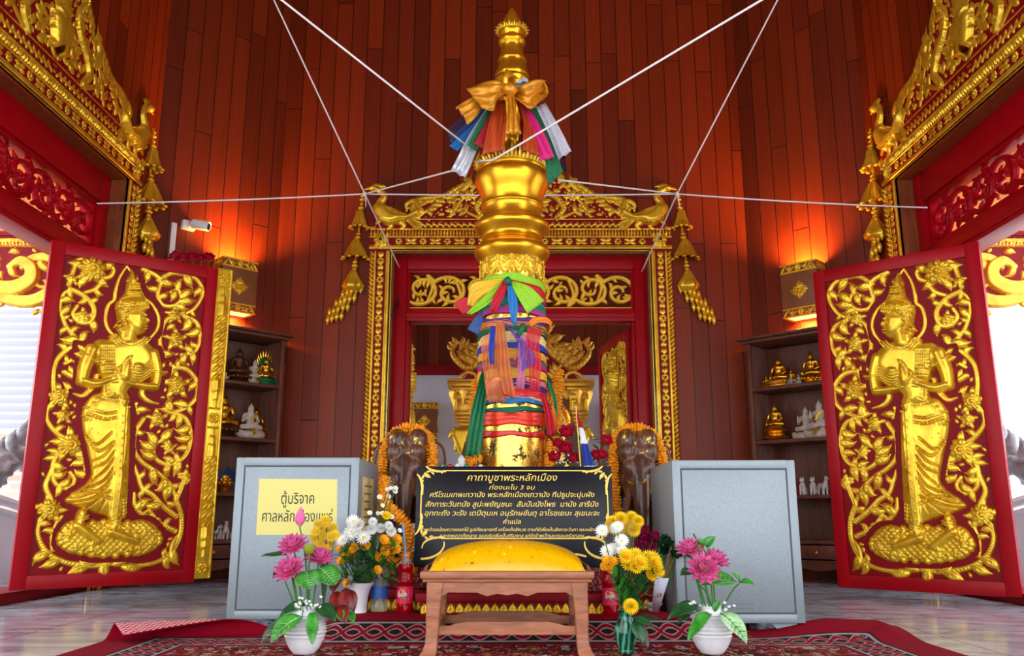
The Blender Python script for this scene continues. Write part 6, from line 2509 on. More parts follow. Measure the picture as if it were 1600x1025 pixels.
R = Relief(-HWd, HWd, 0, HT, .0022)
top, bot, sx = HT - .018, .112, HWd - .022
for s in (-1, 1):
    R.stroke([(s * sx, bot + .085), (s * sx, top - .085)], .0024, .4)
    # corner scrolls
    for cz, d in ((top, -1), (bot, 1)):
        c = (s * sx, cz)
        ang0 = PI if s > 0 else 0
        R.stroke(R.spiral((c[0] - s * .10, c[1] + d * .004), ang0 + (PI), .11, s * d * -2, s * d * -40, 24), [.003, .005, .004, .002], .5)
        R.stroke(R.spiral((c[0] - s * .004, c[1] + d * .10), -d * PI / 2, .11, s * d * 2, s * d * 40, 24), [.003, .005, .004, .002], .5)
        for k in range(4):
            R.leaf((c[0] - s * (.02 + .02 * k), c[1] + d * .006), ang0 + d * s * (.5 if k % 2 else -.4) * (-1), .022 - .003 * k, s * 1.2, .17)
            R.leaf((c[0] - s * .006, c[1] + d * (.02 + .02 * k)), d * PI / 2 + s * .5 * (1 if k % 2 else .2), .022 - .003 * k, -s * d * 1.2, .17)
        R.leaf((c[0] - s * .012, c[1] + d * .012), math.atan2(d, -s), .035, .6, .18)
    R.stroke(R.spiral((s * (sx - .01), .030), PI if s > 0 else 0, .13, -s * 6, -s * 30, 30), [.004, .005, .004, .002], .5)
    R.stroke(R.spiral((s * (sx - .10), .040), (PI - .3) if s > 0 else .3, .09, s * 4, s * 30, 24), [.004, .004, .002], .5)
R.stroke([(-sx + .09, top), (sx - .09, top)], .0024, .4)
R.stroke([(-sx + .09, bot), (sx - .09, bot)], .0024, .4)
v, f = R.extract(lambda u, v, h: (u, -.0002 - h * .5, v))
mb = MB()
mb.add(v, f)
mb.build('gilt_border', GOLD_INK, plaque, angle=60)
for s, y, size, w in (('คาถาบูชาพระหลักเมือง', 748, .040, 142), ('ท่องนะโม 3 จบ', 762, .026, 72), ('ศรีโรเมเทพเทวานัง พระหลักเมืองเทวานัง ทีปธูปจะปุบผัง', 774, .030, 258),
                      ('สักการะวันทนัง สูปะพยัญชนะ  สัมปันนังโพธ  นานัง สารีนัง', 789, .030, 270), ('อุททะถัง วะรัง เตปิตุมเห อนุรักษขันตุ อาโรขเยนะ สุเขนะจะ', 803, .030, 272),
                      ('คำแปล', 816, .026, 28), ('ข้าพเจ้าขอน้อมถวายดอกไม้ ธูปเทียนบายศรี เครื่องทั้งสังเวย ตามที่มีเพื่อเป็นสักการะวันทา พระหลักเมือง', 827.5, .019, 282),
                      ('และเทพเทวาทั้งหลาย ขอองรับเพื่อเป็นศิริมงคล แก่ตัวข้าพเจ้าและครอบครัวเทอญ', 837, .019, 222)):
    z = (at(800, y + 2, 3.635).z - SB)
    mpp = 3.63 / 1320 / 1.02
    for dx in (.0003,):
        lettering('gilt_text', s, size, GOLD_INK, (-.012 + dx, -.0006 - dx * .2, z), plaque, shear=.22, width=w * mpp)

# ------------------------------------------------------------------ kneeling stool with yellow cushion
stool = thing('low_stool', 'low carved wooden stool with yellow cushion standing on the rug', 'stool', (-.016, 2.94, 0))
W, D = .292, .36
mb = MB()
mb.box((-W, -.004, .252), (W, D, .276), .005)
mb.box((-W + .008, .006, .240), (W - .008, D - .01, .2521), .004)
mb.build('seat_board', WOOD_STOOL, stool)
mb = MB()
for s in (-1, 1):
    mb.prism([(s * (W - .002), .276), (s * (W - .016), .276), (s * (W - .02), .292), (s * (W - .012), .292)], .08, D - .005)
mb.box((-W + .004, D - .018, .276), (W - .004, D - .004, .290), .003)
mb.build('rim', WOOD_CAB, stool)
mb = MB()


def cushion(u, v):
    x, y = (u - .5) * 2, (v - .5) * 2
    k = max(0, 1 - abs(x) ** 2.2) ** .5 * max(0, 1 - abs(y) ** 2.4) ** .5
    return (x * (W - .027), .17 + y * .145, .277 + .098 * k ** .85)


mb.grid(cushion, 48, 32)
mb.box((-W + .027, .025, .2765), (W - .027, .315, .2785))
YEL = mat('yellow_vinyl', (236, 182, 0), .22, bump=(14, .08, .006))
_T = NT(YEL)
_n = _T.noise(_T.coords(), 55, 2, .4)
_T.val(YEL.node_tree.nodes['Principled BSDF'].inputs['Base Color'], _T.ramp(_n, [(.25, srgb(150, 100, 6)), (.30, srgb(214, 156, 0)), (.74, srgb(222, 168, 2)), (.78, srgb(250, 226, 150))]))
mb.build('cushion', YEL, stool, angle=60)


def leg(sx, y, back):
    mb = MB()
    sec = [(.242, 0, .056), (.20, .0, .052), (.14, .001, .046), (.08, .0, .042), (.045, .002, .042), (.022, .010, .048), (.006, .022, .056), (.0085, .024, .05)]
    sec = sec[:7]
    vs, fs = [], []
    for z, off, w in sec:
        xo = sx * (W - .022 + off)
        xi = sx * (W - .022 + off - w)
        yo = y + (-off if not back else off)
        yi = yo + (w * .8 if not back else -w * .8)
        a, b = min(xo, xi), max(xo, xi)
        c, d = min(yo, yi), max(yo, yi)
        vs += [(a, c, z), (b, c, z), (b, d, z), (a, d, z)]
    for i in range(len(sec) - 1):
        for k in range(4):
            k2 = (k + 1) % 4
            fs.append((4 * i + k, 4 * (i + 1) + k, 4 * (i + 1) + k2, 4 * i + k2))
    fs += [(0, 1, 2, 3), tuple(4 * (len(sec) - 1) + k for k in (3, 2, 1, 0))]
    mb.add(vs, fs)
    o = mb.build('leg', WOOD_STOOL, stool)
    b = o.modifiers.new('b', 'BEVEL')
    b.width, b.segments = .005, 2


for sx in (-1, 1):
    leg(sx, .008, False)
    leg(sx, D - .012, True)


def apron(along):
    """Scalloped rail between two legs."""
    L = W - .065 if along == 'x' else D / 2 - .05
    p = [(-L, .240), (L, .240), (L, .185), (L - .012, .198), (L - .03, .208), (L * .45, .207), (L * .30, .196), (L * .14, .204), (0, .198), (-L * .14, .204), (-L * .30, .196), (-L * .45, .207), (-L + .03, .208), (-L + .012, .198), (-L, .185)]
    return p


for y in (.014, D - .03):
    mb = MB()
    mb.prism(apron('x'), y, y + .016)
    mb.build('apron', WOOD_STOOL, stool, angle=30)
for sx in (-1, 1):
    mb = MB()
    mb.prism(apron('y'), 0, .016, xf=Matrix.Translation((sx * (W - .05), D / 2, 0)) @ Matrix.Rotation(PI / 2, 4, 'Z'))
    mb.build('apron', WOOD_STOOL, stool, angle=30)
for y in (.022, D - .036):
    L = W - .064
    mb = MB()
    mb.prism([(-L, .072), (L, .072), (L, .100), (L - .035, .100), (L - .055, .106), (L - .09, .113), (-L + .09, .113), (-L + .055, .106), (-L + .035, .100), (-L, .100)][::-1], y, y + .02)
    mb.build('stretcher', WOOD_STOOL, stool, angle=30)
for sx in (-1, 1):
    mb = MB()
    mb.box((sx * (W - .055) - .008, .05, .075), (sx * (W - .055) + .008, D - .05, .105), .003)
    mb.build('stretcher', WOOD_STOOL, stool)

# ------------------------------------------------------------------ the room behind: gilded altar, inner door leaves, stone
def altar():
    Yb = 8.55
    cx = DC + .02
    t = thing('altar', 'gilded altar with carved columns and horned arch in the room behind the doorway', 'altar', (cx, Yb, 0))
    hx = lambda x, y: at(x, y, Yb)
    # columns
    for s in (-1, 1):
        mb = MB()
        xo, xi = .72, .50
        for a, b, z0, z1, d in ((.74, .40, 1.725, 1.775, .30), (.70, .46, 1.69, 1.725, .27), (.68, .48, 1.60, 1.66, .24), (.66, .50, 1.48, 1.60, .20), (.68, .48, 1.44, 1.48, .23), (.65, .50, 1.40, 1.44, .2), (.67, .49, 1.37, 1.40, .22), (.63, .51, 1.33, 1.37, .19),
                                (.62, .51, .10, 1.33, .16), (.68, .46, .0, .12, .26), (.66, .48, .12, .2, .22), (.46, .36, .2, 1.725, .12), (.50, .30, 1.60, 1.725, .16)):
            mb.box((s * b, -d / 2, z0), (s * a, d / 2, z1), .008)
        mb.lathe([(.15, 1.70), (.155, 1.67), (.13, 1.60), (.10, 1.52), (.10, 1.46)], 4, (s * .58, 0, 0), wob=None)
        mb.build('column', GOLD_DIM, t)
        R = Relief(.36, .72, .2, 1.7, .007)
        for (x, y, L, k) in ((.50, 1.50, .2, 25), (.66, 1.50, .2, -25), (.52, 1.10, .2, 30), (.65, 1.1, .2, -30)):
            p = R.spiral((x, y), 1.3 if k > 0 else PI - 1.3, L, k * .2, -k, 20)
            R.stroke(p, [.018, .014, .008], .9, 'groove')
            R.grow([p], lambda x, y: .47 < x < .69, (.08, .06, .04), .03, 4, .003)
        for z in np.arange(.3, 1.3, .05):
            R.ell((.565, z), .035, .018, .9, .02)
            R.leaf((.41, z), PI / 2, .055, .4, .25)
        R.poly([(.48, 1.32), (.68, 1.32), (.70, 1.25), (.63, 1.08), (.58, 1.0), (.53, 1.08), (.47, 1.25)], .03, .05)
        for k in range(5):
            R.leaf((.50 + .04 * k, 1.30), -PI / 2 + (k - 2) * .2, .14, .4 * (k - 2), .16, 1.2)
        v, f = R.extract(lambda u, v, h: (s * u, -.105 - h, v), s < 0)
        mb = MB()
        mb.add(v, f)
        mb.build('column_carving', GOLD, t, angle=60)
    # arch with horned ends
    R = Relief(0, .86, 1.76, 2.75, .007)

    def Z(*p):
        out = []
        for x, y in p:
            q = at(860 + x / 3.94, 480 + y / 3.94, Yb - .08)
            out.append((q.x - cx, q.z))
        return out
    body = spline([(.0, 2.28), (.12, 2.26), (.24, 2.18), (.34, 2.06)] + Z((70, 330), (120, 372), (165, 368), (205, 335), (232, 300), (240, 270), (222, 235), (205, 210)), 8)
    R.stroke(body, [.03, .035, .04, .04, .04, .035, .032, .03, .03, .025, .02, .012, .006], .7, 'groove', .015)
    inner = spline(Z((205, 215), (165, 235), (140, 270), (150, 310), (180, 318), (196, 296), (186, 272)), 8)
    R.stroke(inner, [.012, .018, .02, .018, .014, .010, .006], .8, 'groove')
    R.grow([body, inner], lambda x, y: x < .9, (.09, .07, .05, .035), .03, 6, .002, .2, .9, 2)
    for i in range(3, len(body) - 6, 4):
        R.ell(body[i], .018, .012, math.atan2(body[i + 1][1] - body[i - 1][1], body[i + 1][0] - body[i - 1][0]) + .9, .055)
    for i in range(2, 42, 5):
        p = body[i]
        a = math.atan2(body[i + 1][1] - p[1], body[i + 1][0] - p[0]) + PI / 2
        R.leaf((p[0] + .03 * math.cos(a), p[1] + .03 * math.sin(a)), a - .2, .20, -.3, .19, .8)
        R.leaf((p[0] + .03 * math.cos(a), p[1] + .03 * math.sin(a)), a + .5, .11, .6, .2, .8)
    reg = lambda x, y: y > 1.78 and x < .66
    stems = [R.spiral((.05, 1.82), .5, .5, 2, 24), R.spiral((.30, 1.80), 1.2, .4, -2, -30), R.spiral((.05, 2.1), -.3, .3, 5, 40), R.spiral((.62, 1.82), 2.2, .3, 6, 40)]
    for p in stems:
        R.stroke(p, [.02, .016, .01], .8, 'groove')
    R.grow(stems, lambda x, y: 1.78 < y < 2.2 - .55 * max(0, x - .2) and x < .66, (.1, .08, .06, .04), .035, 3, .003)
    R.leaf((0, 2.3), PI / 2, .38, 0, .2)
    mb = MB()
    for s in (-1, 1):
        v, f = R.extract(lambda u, v, h, s=s: (s * u, -.08 - h, v), s < 0)
        mb.add(v, f)
    mb.build('arch_carving', GOLD_DIM, t, angle=60)
    mb = MB()
    o = [(x, z) for x, z in body[:30]]
    mb.prism([(0, 1.776)] + [(p[0], max(1.777, p[1] - .01)) for p in body[:28]] + [(.62, 1.776)], -.079, .02)
    mb.prism([(0, 1.776)] + [(-p[0], max(1.777, p[1] - .01)) for p in body[:28]] + [(-.62, 1.776)], -.079, .02)
    mb.build('arch_backing', RED_DEEP, t, smooth=False)
    mb = MB()
    mb.box((-.74, -.16, 1.7755), (.74, .16, 1.80), .006)
    mb.build('entablature', GOLD_DIM, t)
    return t


altar()
lf = door_leaf('door_3', (.965, 6.90, -.03), 0, -1, 'inner red door leaf swung back to the right of the altar')
lf.rotation_euler = (0, 0, math.atan2(-.985, .17))
lf.scale = (.95, 1, 1)
lf = door_leaf('door_4', (-.835, 6.90, -.03), 0, 1, 'inner red door leaf swung back to the left of the altar')
lf.rotation_euler = (0, 0, math.atan2(.985, -.17))
lf.scale = (.95, 1, 1)
lf = door_leaf('door_5', (1.98, 9.0, 0), PI + .32, 1, 'small far red door leaf in the rear room, right of the altar')
lf.scale = (.8, .8, .8)
lf.rotation_euler = (0, 0, -.25)
lf.location = (1.12, 9.12, 0)
lf = door_leaf('door_6', (-1.98, 9.0, 0), .3, 1, 'small far red door leaf in the rear room, left of the altar')
lf.scale = (.8, .8, .8)
lf.location = (-1.86, 8.75, 0)

STONE = gold_leaf_mat('stone_with_leaf', (66, 60, 50), .47, 9)
mb = MB()


def stele(u, v):
    a = 2 * PI * u
    prof = [(0, .38), (.25, .40), (.45, .385), (.68, .31), (.8, .24), (.93, .12), (1, .0)]
    r = np.interp(v, [p[0] for p in prof], [p[1] for p in prof])
    return (.07 + r * math.cos(a) * (1 + .02 * math.sin(a * 5 + v * 9)), 5.25 + .22 * r / .4 * math.sin(a), .251 + 1.2 * v)


mb.grid(stele, 48, 30, cu=True)
tag(mb.build('stone_boundary_marker', STONE, angle=180), 'dark rounded stone slab flecked with gold leaf behind the pillar', 'stone')

# ------------------------------------------------------------------ marigold garlands
MARI = mat('marigold_orange', (250, 150, 4), .75, var=(60, .3))
MARI.node_tree.nodes['Principled BSDF'].inputs['Subsurface Weight'].default_value = .0


def garland(path, r, label, n=None, seed=0):
    """String of frilled blossoms threaded face to face."""
    rnd = random.Random(seed)
    P = [Vector(p) for p in spline([tuple(q) for q in path], 10)]
    L = [0]
    for i in range(1, len(P)):
        L.append(L[-1] + (P[i] - P[i - 1]).length)
    n = n or int(L[-1] / (r * .62))
    mb = MB()
    for k in range(n):
        d = (k + .5) / n * L[-1]
        i = max(j for j in range(len(L)) if L[j] <= d)
        i = min(i, len(P) - 2)
        p = P[i].lerp(P[i + 1], (d - L[i]) / max(1e-6, L[i + 1] - L[i]))
        t = (P[i + 1] - P[i]).normalized()
        q = t.to_track_quat('Z', 'Y').to_matrix().to_4x4()
        rr = r * rnd.uniform(.86, 1.12)
        ph = rnd.uniform(0, 6)
        m = 14
        vs, fs = [], []
        for ring, (f, z) in enumerate(((.15, .30), (.62, .34), (1.0, .12), (1.04, -.10), (.6, -.34), (.1, -.3))):
            for j in range(m):
                a = 2 * PI * j / m + ph
                k2 = f * (1 + .16 * (1 if j % 2 else -1) * (ring in (1, 2, 3))) * rnd.uniform(.92, 1.08)
                vs.append((rr * k2 * math.cos(a), rr * k2 * math.sin(a), rr * (z + rnd.uniform(-.1, .1))))
        for ring in range(5):
            for j in range(m):
                j2 = (j + 1) % m
                fs.append((ring * m + j, ring * m + j2, (ring + 1) * m + j2, (ring + 1) * m + j))
        mb.add(vs, [f[::-1] for f in fs], xf=Matrix.Translation(p) @ q)
    return tag(mb.build('marigold_garland', MARI, angle=30), label, 'garland')


# ------------------------------------------------------------------ elephants
def elephant_mat():
    m = mat('dark_wood_elephant', (72, 42, 30), .3)
    T = NT(m)
    b = m.node_tree.nodes['Principled BSDF']
    co = T.coords()
    x = T.xyz(co)
    n = T.noise(T.mapping(co, (20, 20, 5)), 1.2, 5, .6)
    wood_c = T.ramp(n, [(.3, srgb(52, 30, 22)), (.7, srgb(108, 66, 46))])
    g = T.noise(co, 30, 5, .6)
    hgt = T.node('ShaderNodeMapRange')
    T.val(hgt.inputs[0], x[2])
    hgt.inputs[1].default_value = .40
    hgt.inputs[2].default_value = .60
    hgt.inputs[3].default_value = -.2
    hgt.inputs[4].default_value = .05
    near = T.math('SUBTRACT', .05, T.math('MULTIPLY', T.math('ABSOLUTE', x[0]), .9))
    f = T.step(T.math('ADD', g, T.math('ADD', hgt.outputs[0], near)), .56, .012)
    T.val(b.inputs['Base Color'], T.mix(f, wood_c, srgb(206, 160, 54)))
    T.val(b.inputs['Metallic'], T.math('MULTIPLY', f, .85))
    T.val(b.inputs['Normal'], T.bump(T.noise(T.mapping(co, (8, 8, 60)), 1.5, 3), .25, .004))
    return m


EL = elephant_mat()
IVORY = mat('wood_tusk', (120, 72, 48), .3)
_sh = []
for s in (-1, 1):
    _sh += [('s', (s * .047, 0, .545), (.050, .065, .055)),               # twin domes
            ('s', (s * .052, -.02, .485), (.042, .06, .055)),
            ('s', (s * .044, -.045, .415), (.034, .045, .045)),           # brow and eye
            ('s', (s * .05, .0, .36), (.04, .06, .06)),
            ('t', [(s * .045, -.03, .34), (s * .055, -.05, .30)], [.028, .022])]
_sh += [('s', (0, .02, .48), (.075, .08, .10)), ('s', (0, .02, .38), (.06, .07, .10)),
        ('t', [(0, -.03, .43), (0, -.065, .34), (0, -.085, .24), (0, -.085, .12), (0, -.08, .05), (.012, -.10, .022)], [.052, .046, .038, .030, .026, .020]),
        ('t', [(0, .08, .42), (0, .2, .40), (0, .42, .38)], [.12, .17, .15]), ('s', (0, .3, .33), (.16, .24, .17))]
for s in (-1, 1):
    for y in (.12, .45):
        _sh.append(('t', [(s * .10, y, .28), (s * .10, y, .14), (s * .10, y - .005, .03)], [.075, .058, .058]))
        _sh.append(('s', (s * .10, y - .01, .022), (.062, .064, .022)))
_sh.append(('t', [(0, .56, .42), (0, .60, .28), (0, .59, .16)], [.02, .012, .009]))
ELM = fuse_mesh('body', _sh, .009, EL, 4, .5)


def ear(s):
    mb = MB()
    out = [(.055, .50), (.10, .545), (.155, .53), (.175, .46), (.165, .36), (.14, .28), (.11, .24), (.085, .29), (.06, .35)]
    pts = spline([(s * x, z) for x, z in out], 5, True)
    n = len(pts)
    c = (s * .10, .41)
    vs, fs = [], []
    for layer, (k, dy) in enumerate(((1, 0), (.85, -.012), (.5, -.004), (.02, .0), (1, .012))):
        for x, z in pts:
            xx, zz = c[0] + (x - c[0]) * k, c[1] + (z - c[1]) * k
            vs.append((xx, .06 + .25 * (abs(xx) - .05) + dy, zz))
    for layer in range(3):
        for i in range(n):
            j = (i + 1) % n
            fs.append((layer * n + i, layer * n + j, (layer + 1) * n + j, (layer + 1) * n + i))
    for i in range(n):
        j = (i + 1) % n
        fs.append((4 * n + i, 4 * n + j, j, i))
    fs.append(tuple(4 * n + k for k in range(n)))
    mb.add(vs, fs)
    return mb.mesh('ear', EL, 60)


EARS = [ear(-1), ear(1)]


def elephant(x, y, label, tusks):
    t = thing('elephant_statue', label, 'statue', (x, y, .2505))
    t.scale = (1.045, 1.045, 1.045)
    link('body', ELM, t)
    for m in EARS:
        link('ear', m, t)
    for s in (-1, 1):
        mb = MB()
        if tusks:
            mb.tube(spline([(s * .05, -.05, .315), (s * .062, -.085, .25), (s * .078, -.12, .20), (s * .084, -.15, .18)], 5), [.016, .004], 10)
        else:
            mb.tube(spline([(s * .05, -.05, .315), (s * .058, -.075, .285)], 4), [.015, .010], 10)
        mb.build('tusk', IVORY, t)
        mb = MB()
        mb.ell((s * .070, -.068, .42), (.006, .005, .006), 8, 6)
        mb.build('eye', mat('black_eye', (10, 8, 8), .1), t)
    mb = MB()
    sx = 1 if not tusks else 1
    hz = .345
    mb.tube(spline([(-.03, -.09, hz - .004), (-.01, -.112, hz - .002), (.01, -.118, hz + .002), (.016, -.12, hz + .014)], 5), [.003, .004, .0025], 8)
    mb.tube(spline([(-.03, -.09, hz - .004), (-.06, -.09, hz + .0), (-.068, -.09, hz + .014)], 5), [.003, .002], 8)
    g = mb.build('gold_hook', GOLD_POL, t)
    g.scale = (.9, 1, 1)
    return t


EXL, EXR, EY = -.512, .612, 4.16
elephant(EXL, EY, 'dark wooden elephant statue left of the plaque, its trunk hanging straight down', False)
elephant(EXR, EY, 'dark wooden elephant statue right of the plaque with two short tusks', True)
for ex, n in ((EXL, 'left'), (EXR, 'right')):
    q = lambda x, y, z: (ex + x * 1.045, EY + y * 1.045, .25 + z * 1.045)
    garland([q(-.085, .0, .08), q(-.105, -.01, .20), q(-.112, -.005, .34), q(-.112, .01, .46), q(-.095, .04, .55), q(-.05, .06, .60), q(0, .065, .61), q(.05, .06, .60), q(.10, .04, .55), q(.116, .01, .46), q(.116, -.005, .34), q(.105, -.01, .20), q(.085, 0, .08)],
            .024, 'orange marigold garland hung round the head of the %s elephant statue' % n, seed=3 if n == 'left' else 5)
garland([at(873, 577, 5.0), at(870, 630, 4.99), at(866, 680, 4.98), at(862, 725, 4.97)], .032, 'orange marigold garland hanging against the stone slab right of the pillar', seed=7)
garland([at(745, 592, 5.0), at(742, 640, 4.99), at(737, 690, 4.98), at(735, 727, 4.97)], .030, 'orange marigold garland half hidden behind the green cloth left of the pillar', seed=8)
garland([at(861, 690, 4.36), at(860, 710, 4.35), at(858, 740, 4.34), (.2, 4.33, .45), (.2, 4.33, .27)], .022, 'short orange marigold garland at the foot of the pillar on the right', seed=9)
garland([at(752, 716, 4.20), at(738, 722, 4.22), (-.2, 4.24, .55), (-.2, 4.25, .27)], .02, 'short orange marigold garland at the foot of the pillar on the left', seed=10)
garland([at(600, 870, 3.75), at(628, 884, 3.70), at(650, 889, 3.66)], .018, 'orange marigold garland lying at the left foot of the plaque', seed=11)

# ------------------------------------------------------------------ flag, roses, glass ornament behind the plaque
t = thing('flag', 'small red, white and blue striped flag on a stick behind the plaque', 'flag', (0, 0, 0))
p0, p1 = at(917, 790, 3.96), at(900, 636, 3.96)
p0 = Vector((p0.x, p0.y, .2505))
mb = MB()
mb.tube([p0, p1], .0035, 8)
mb.ell(p1, (.006, .006, .010), 8, 6)
mb.build('stick', mat('flag_stick', (200, 170, 90), .4, .3), t)
mb = MB()
tp, bt = at(901, 645, 3.955), at(915, 750, 3.955)
fl, fr = [], []
for i in range(14):
    k = i / 13
    a = Vector(tp).lerp(Vector(bt), k)
    wdt = .006 + .058 * min(1, k * 1.1)
    fl.append(a)
    fr.append(a + Vector((wdt, .012 * math.sin(k * 7), -.03 * k)))
mb.strip(fl, fr, 20, fold=.006, nf=2)
FLAG = mat('flag_cloth', (220, 220, 226), .8)
_T = NT(FLAG)
_x = _T.xyz(_T.coords('UV'))
_T.val(FLAG.node_tree.nodes['Principled BSDF'].inputs['Base Color'], _T.ramp(_x[1], [(0, srgb(196, 16, 40)), (.20, srgb(232, 232, 238)), (.42, srgb(34, 60, 150)), (.72, srgb(232, 232, 238)), (.86, srgb(196, 16, 40))], 'CONSTANT'))
fz0, fz1 = bt.z - .03, tp.z
mb.uv = lambda c: (0, 1 - (c.z - fz0) / (fz1 - fz0) if False else (fz1 - c.z) / (fz1 - fz0) * 1.0)
_T2 = None
o = mb.build('cloth', FLAG, t, angle=180)

# ------------------------------------------------------------------ flowers and leaves
STEM = mat('green_stem', (58, 128, 40), .5)
STEM_D = mat('dark_stem', (48, 92, 34), .6)


def leaf_mat(name, lo, hi, rough=.35):
    m = mat(name, hi, rough)
    T = NT(m)
    b = m.node_tree.nodes['Principled BSDF']
    f = T.noise(T.coords(), 30, 3)
    T.val(b.inputs['Base Color'], T.ramp(f, [(.3, srgb(lo)), (.7, srgb(hi))]))
    return m


LEAF = leaf_mat('leaf_green', (24, 96, 26), (70, 160, 50))
LEAF_DK = leaf_mat('leaf_dark', (16, 54, 28), (40, 92, 46))
LEAF_LT = leaf_mat('leaf_pale', (96, 160, 84), (186, 216, 176))
CROTON = leaf_mat('leaf_croton', (46, 8, 12), (140, 30, 20))
PINK = mat('lotus_pink', (222, 96, 158), .55, var=(40, .25))
PINK_D = mat('lotus_deep_pink', (206, 50, 120), .5, var=(40, .25))
YELLOW = mat('mum_yellow', (250, 206, 10), .6, var=(90, .2))
GOLDEN = mat('mum_golden', (250, 176, 6), .6, var=(90, .2))
WHITE_P = mat('mum_white', (240, 240, 236), .6, var=(80, .06))
ROSE = mat('rose_red', (196, 10, 50), .55, var=(60, .35))
MAGENTA = mat('orchid_magenta', (150, 6, 70), .55, var=(60, .35))
DISC_Y = mat('disc_green_yellow', (210, 190, 40), .8)
DISC_O = mat('disc_orange', (230, 130, 10), .8)


def petal(mb, L, w, xf, cup=.2, tip=.0, nu=5, nv=5, curl=0.0):
    def fn(u, v):
        s = (u - .5) * 2
        ww = w * math.sin(PI * (.12 + .88 * v) ** .85) ** .8 if v < 1 else w * .02
        return (s * ww * .5, L * v - curl * L * v * v * .3, cup * L * (v * v * .6) + cup * w * s * s * .9 + tip * v * v)
    mb.grid(fn, nu, nv, xf=xf)


def lotus_mesh():
    mb = MB()
    for n, tilt, L, w, z in ((11, .02, .055, .025, 0), (11, .35, .053, .025, .002), (10, .7, .048, .024, .005), (8, 1.0, .042, .022, .007), (6, 1.3, .034, .018, .009)):
        for i in range(n):
            a = 2 * PI * (i + (.5 if tilt > .5 and tilt < 1 else 0)) / n
            xf = Matrix.Rotation(a, 4, 'Z') @ Matrix.Translation((0, .006, z)) @ Matrix.Rotation(tilt, 4, 'X')
            petal(mb, L, w, xf, .25)
    return mb.mesh('petals', PINK, 180)


def pod_mesh(m):
    mb = MB()
    mb.lathe([(.004, 0), (.010, .006), (.014, .016), (.015, .022), (.012, .024), (0, .025)], 16)
    return mb.mesh('pod', m, 40)


def mum_mesh(m, layers, L, w, cup=.15):
    mb = MB()
    for n, tilt, k in layers:
        for i in range(n):
            a = 2 * PI * (i + .37 * tilt * 5) / n
            xf = Matrix.Rotation(a, 4, 'Z') @ Matrix.Translation((0, L * .12, .002)) @ Matrix.Rotation(tilt, 4, 'X')
            petal(mb, L * k, w * k, xf, cup, nu=3, nv=4)
    return mb.mesh('petals', m, 180)


def disc_mesh(m, r):
    mb = MB()
    mb.ell((0, 0, .003), (r, r, r * .6), 12, 6)
    return mb.mesh('disc', m, 180)


def rose_mesh(m, R=.024):
    mb = MB()
    rnd = random.Random(2)
    for n, tilt, k in ((7, .25, 1.0), (6, .6, .9), (5, .95, .8), (4, 1.2, .7), (3, 1.4, .55)):
        for i in range(n):
            a = 2 * PI * (i + tilt * 2.3) / n
            xf = Matrix.Rotation(a, 4, 'Z') @ Matrix.Translation((0, R * .2, 0)) @ Matrix.Rotation(tilt, 4, 'X')
            petal(mb, R * 1.15 * k, R * 1.25 * k, xf, .35, nu=5, nv=5, curl=.2)
    return mb.mesh('petals', m, 180)


LOT, POD_Y, POD_G = lotus_mesh(), pod_mesh(mat('pod_yellow', (196, 176, 60), .5)), pod_mesh(mat('pod_green', (150, 160, 30), .5))
MUM_Y = mum_mesh(YELLOW, ((18, .15, 1), (16, .45, .95), (13, .8, .8), (10, 1.15, .65)), .022, .007)
MUM_POM = mum_mesh(YELLOW, ((22, -.2, 1), (22, .15, 1), (20, .5, .95), (16, .85, .9), (12, 1.2, .8), (7, 1.45, .7)), .024, .006)
MUM_G = mum_mesh(GOLDEN, ((18, .1, 1), (16, .4, .95), (13, .75, .8)), .019, .008)
MUM_W = mum_mesh(WHITE_P, ((16, .05, 1), (14, .35, .95), (10, .7, .75)), .026, .0075)
MUM_WP = mum_mesh(WHITE_P, ((20, -.1, 1), (20, .25, 1), (16, .6, .95), (12, 1.0, .85), (7, 1.35, .7)), .016, .006)
DAISY = mum_mesh(WHITE_P, ((11, .15, 1), (7, .6, .6)), .010, .005)
D_Y, D_O, D_S = disc_mesh(DISC_Y, .006), disc_mesh(DISC_O, .007), disc_mesh(DISC_Y, .003)
ROSEM, ORCH = rose_mesh(ROSE), rose_mesh(MAGENTA, .020)


def bloom(name, head, face, base, parts, label, cat, group=None, s=1.0, stem=STEM, r=.0022, bend=.02):
    """A cut flower: head facing `face`, its stem curving down to `base`."""
    t = thing(name, label, cat, head, 0, group)
    q = Vector(face).normalized().to_track_quat('Z', 'Y')
    for nm, me in parts:
        o = link(nm, me, t)
        o.rotation_mode = 'QUATERNION'
        o.rotation_quaternion = q
        o.scale = (s, s, s)
    if base is not None:
        b = Vector(base) - Vector(head)
        f = -Vector(face).normalized() * bend
        mb = MB()
        mb.tube(spline([(0, 0, 0), tuple(f + b * .12), tuple(b * .55 + f * .6), tuple(b)], 5), [r * .8, r], 6)
        mb.build('stem', stem, t, angle=180)
    return t


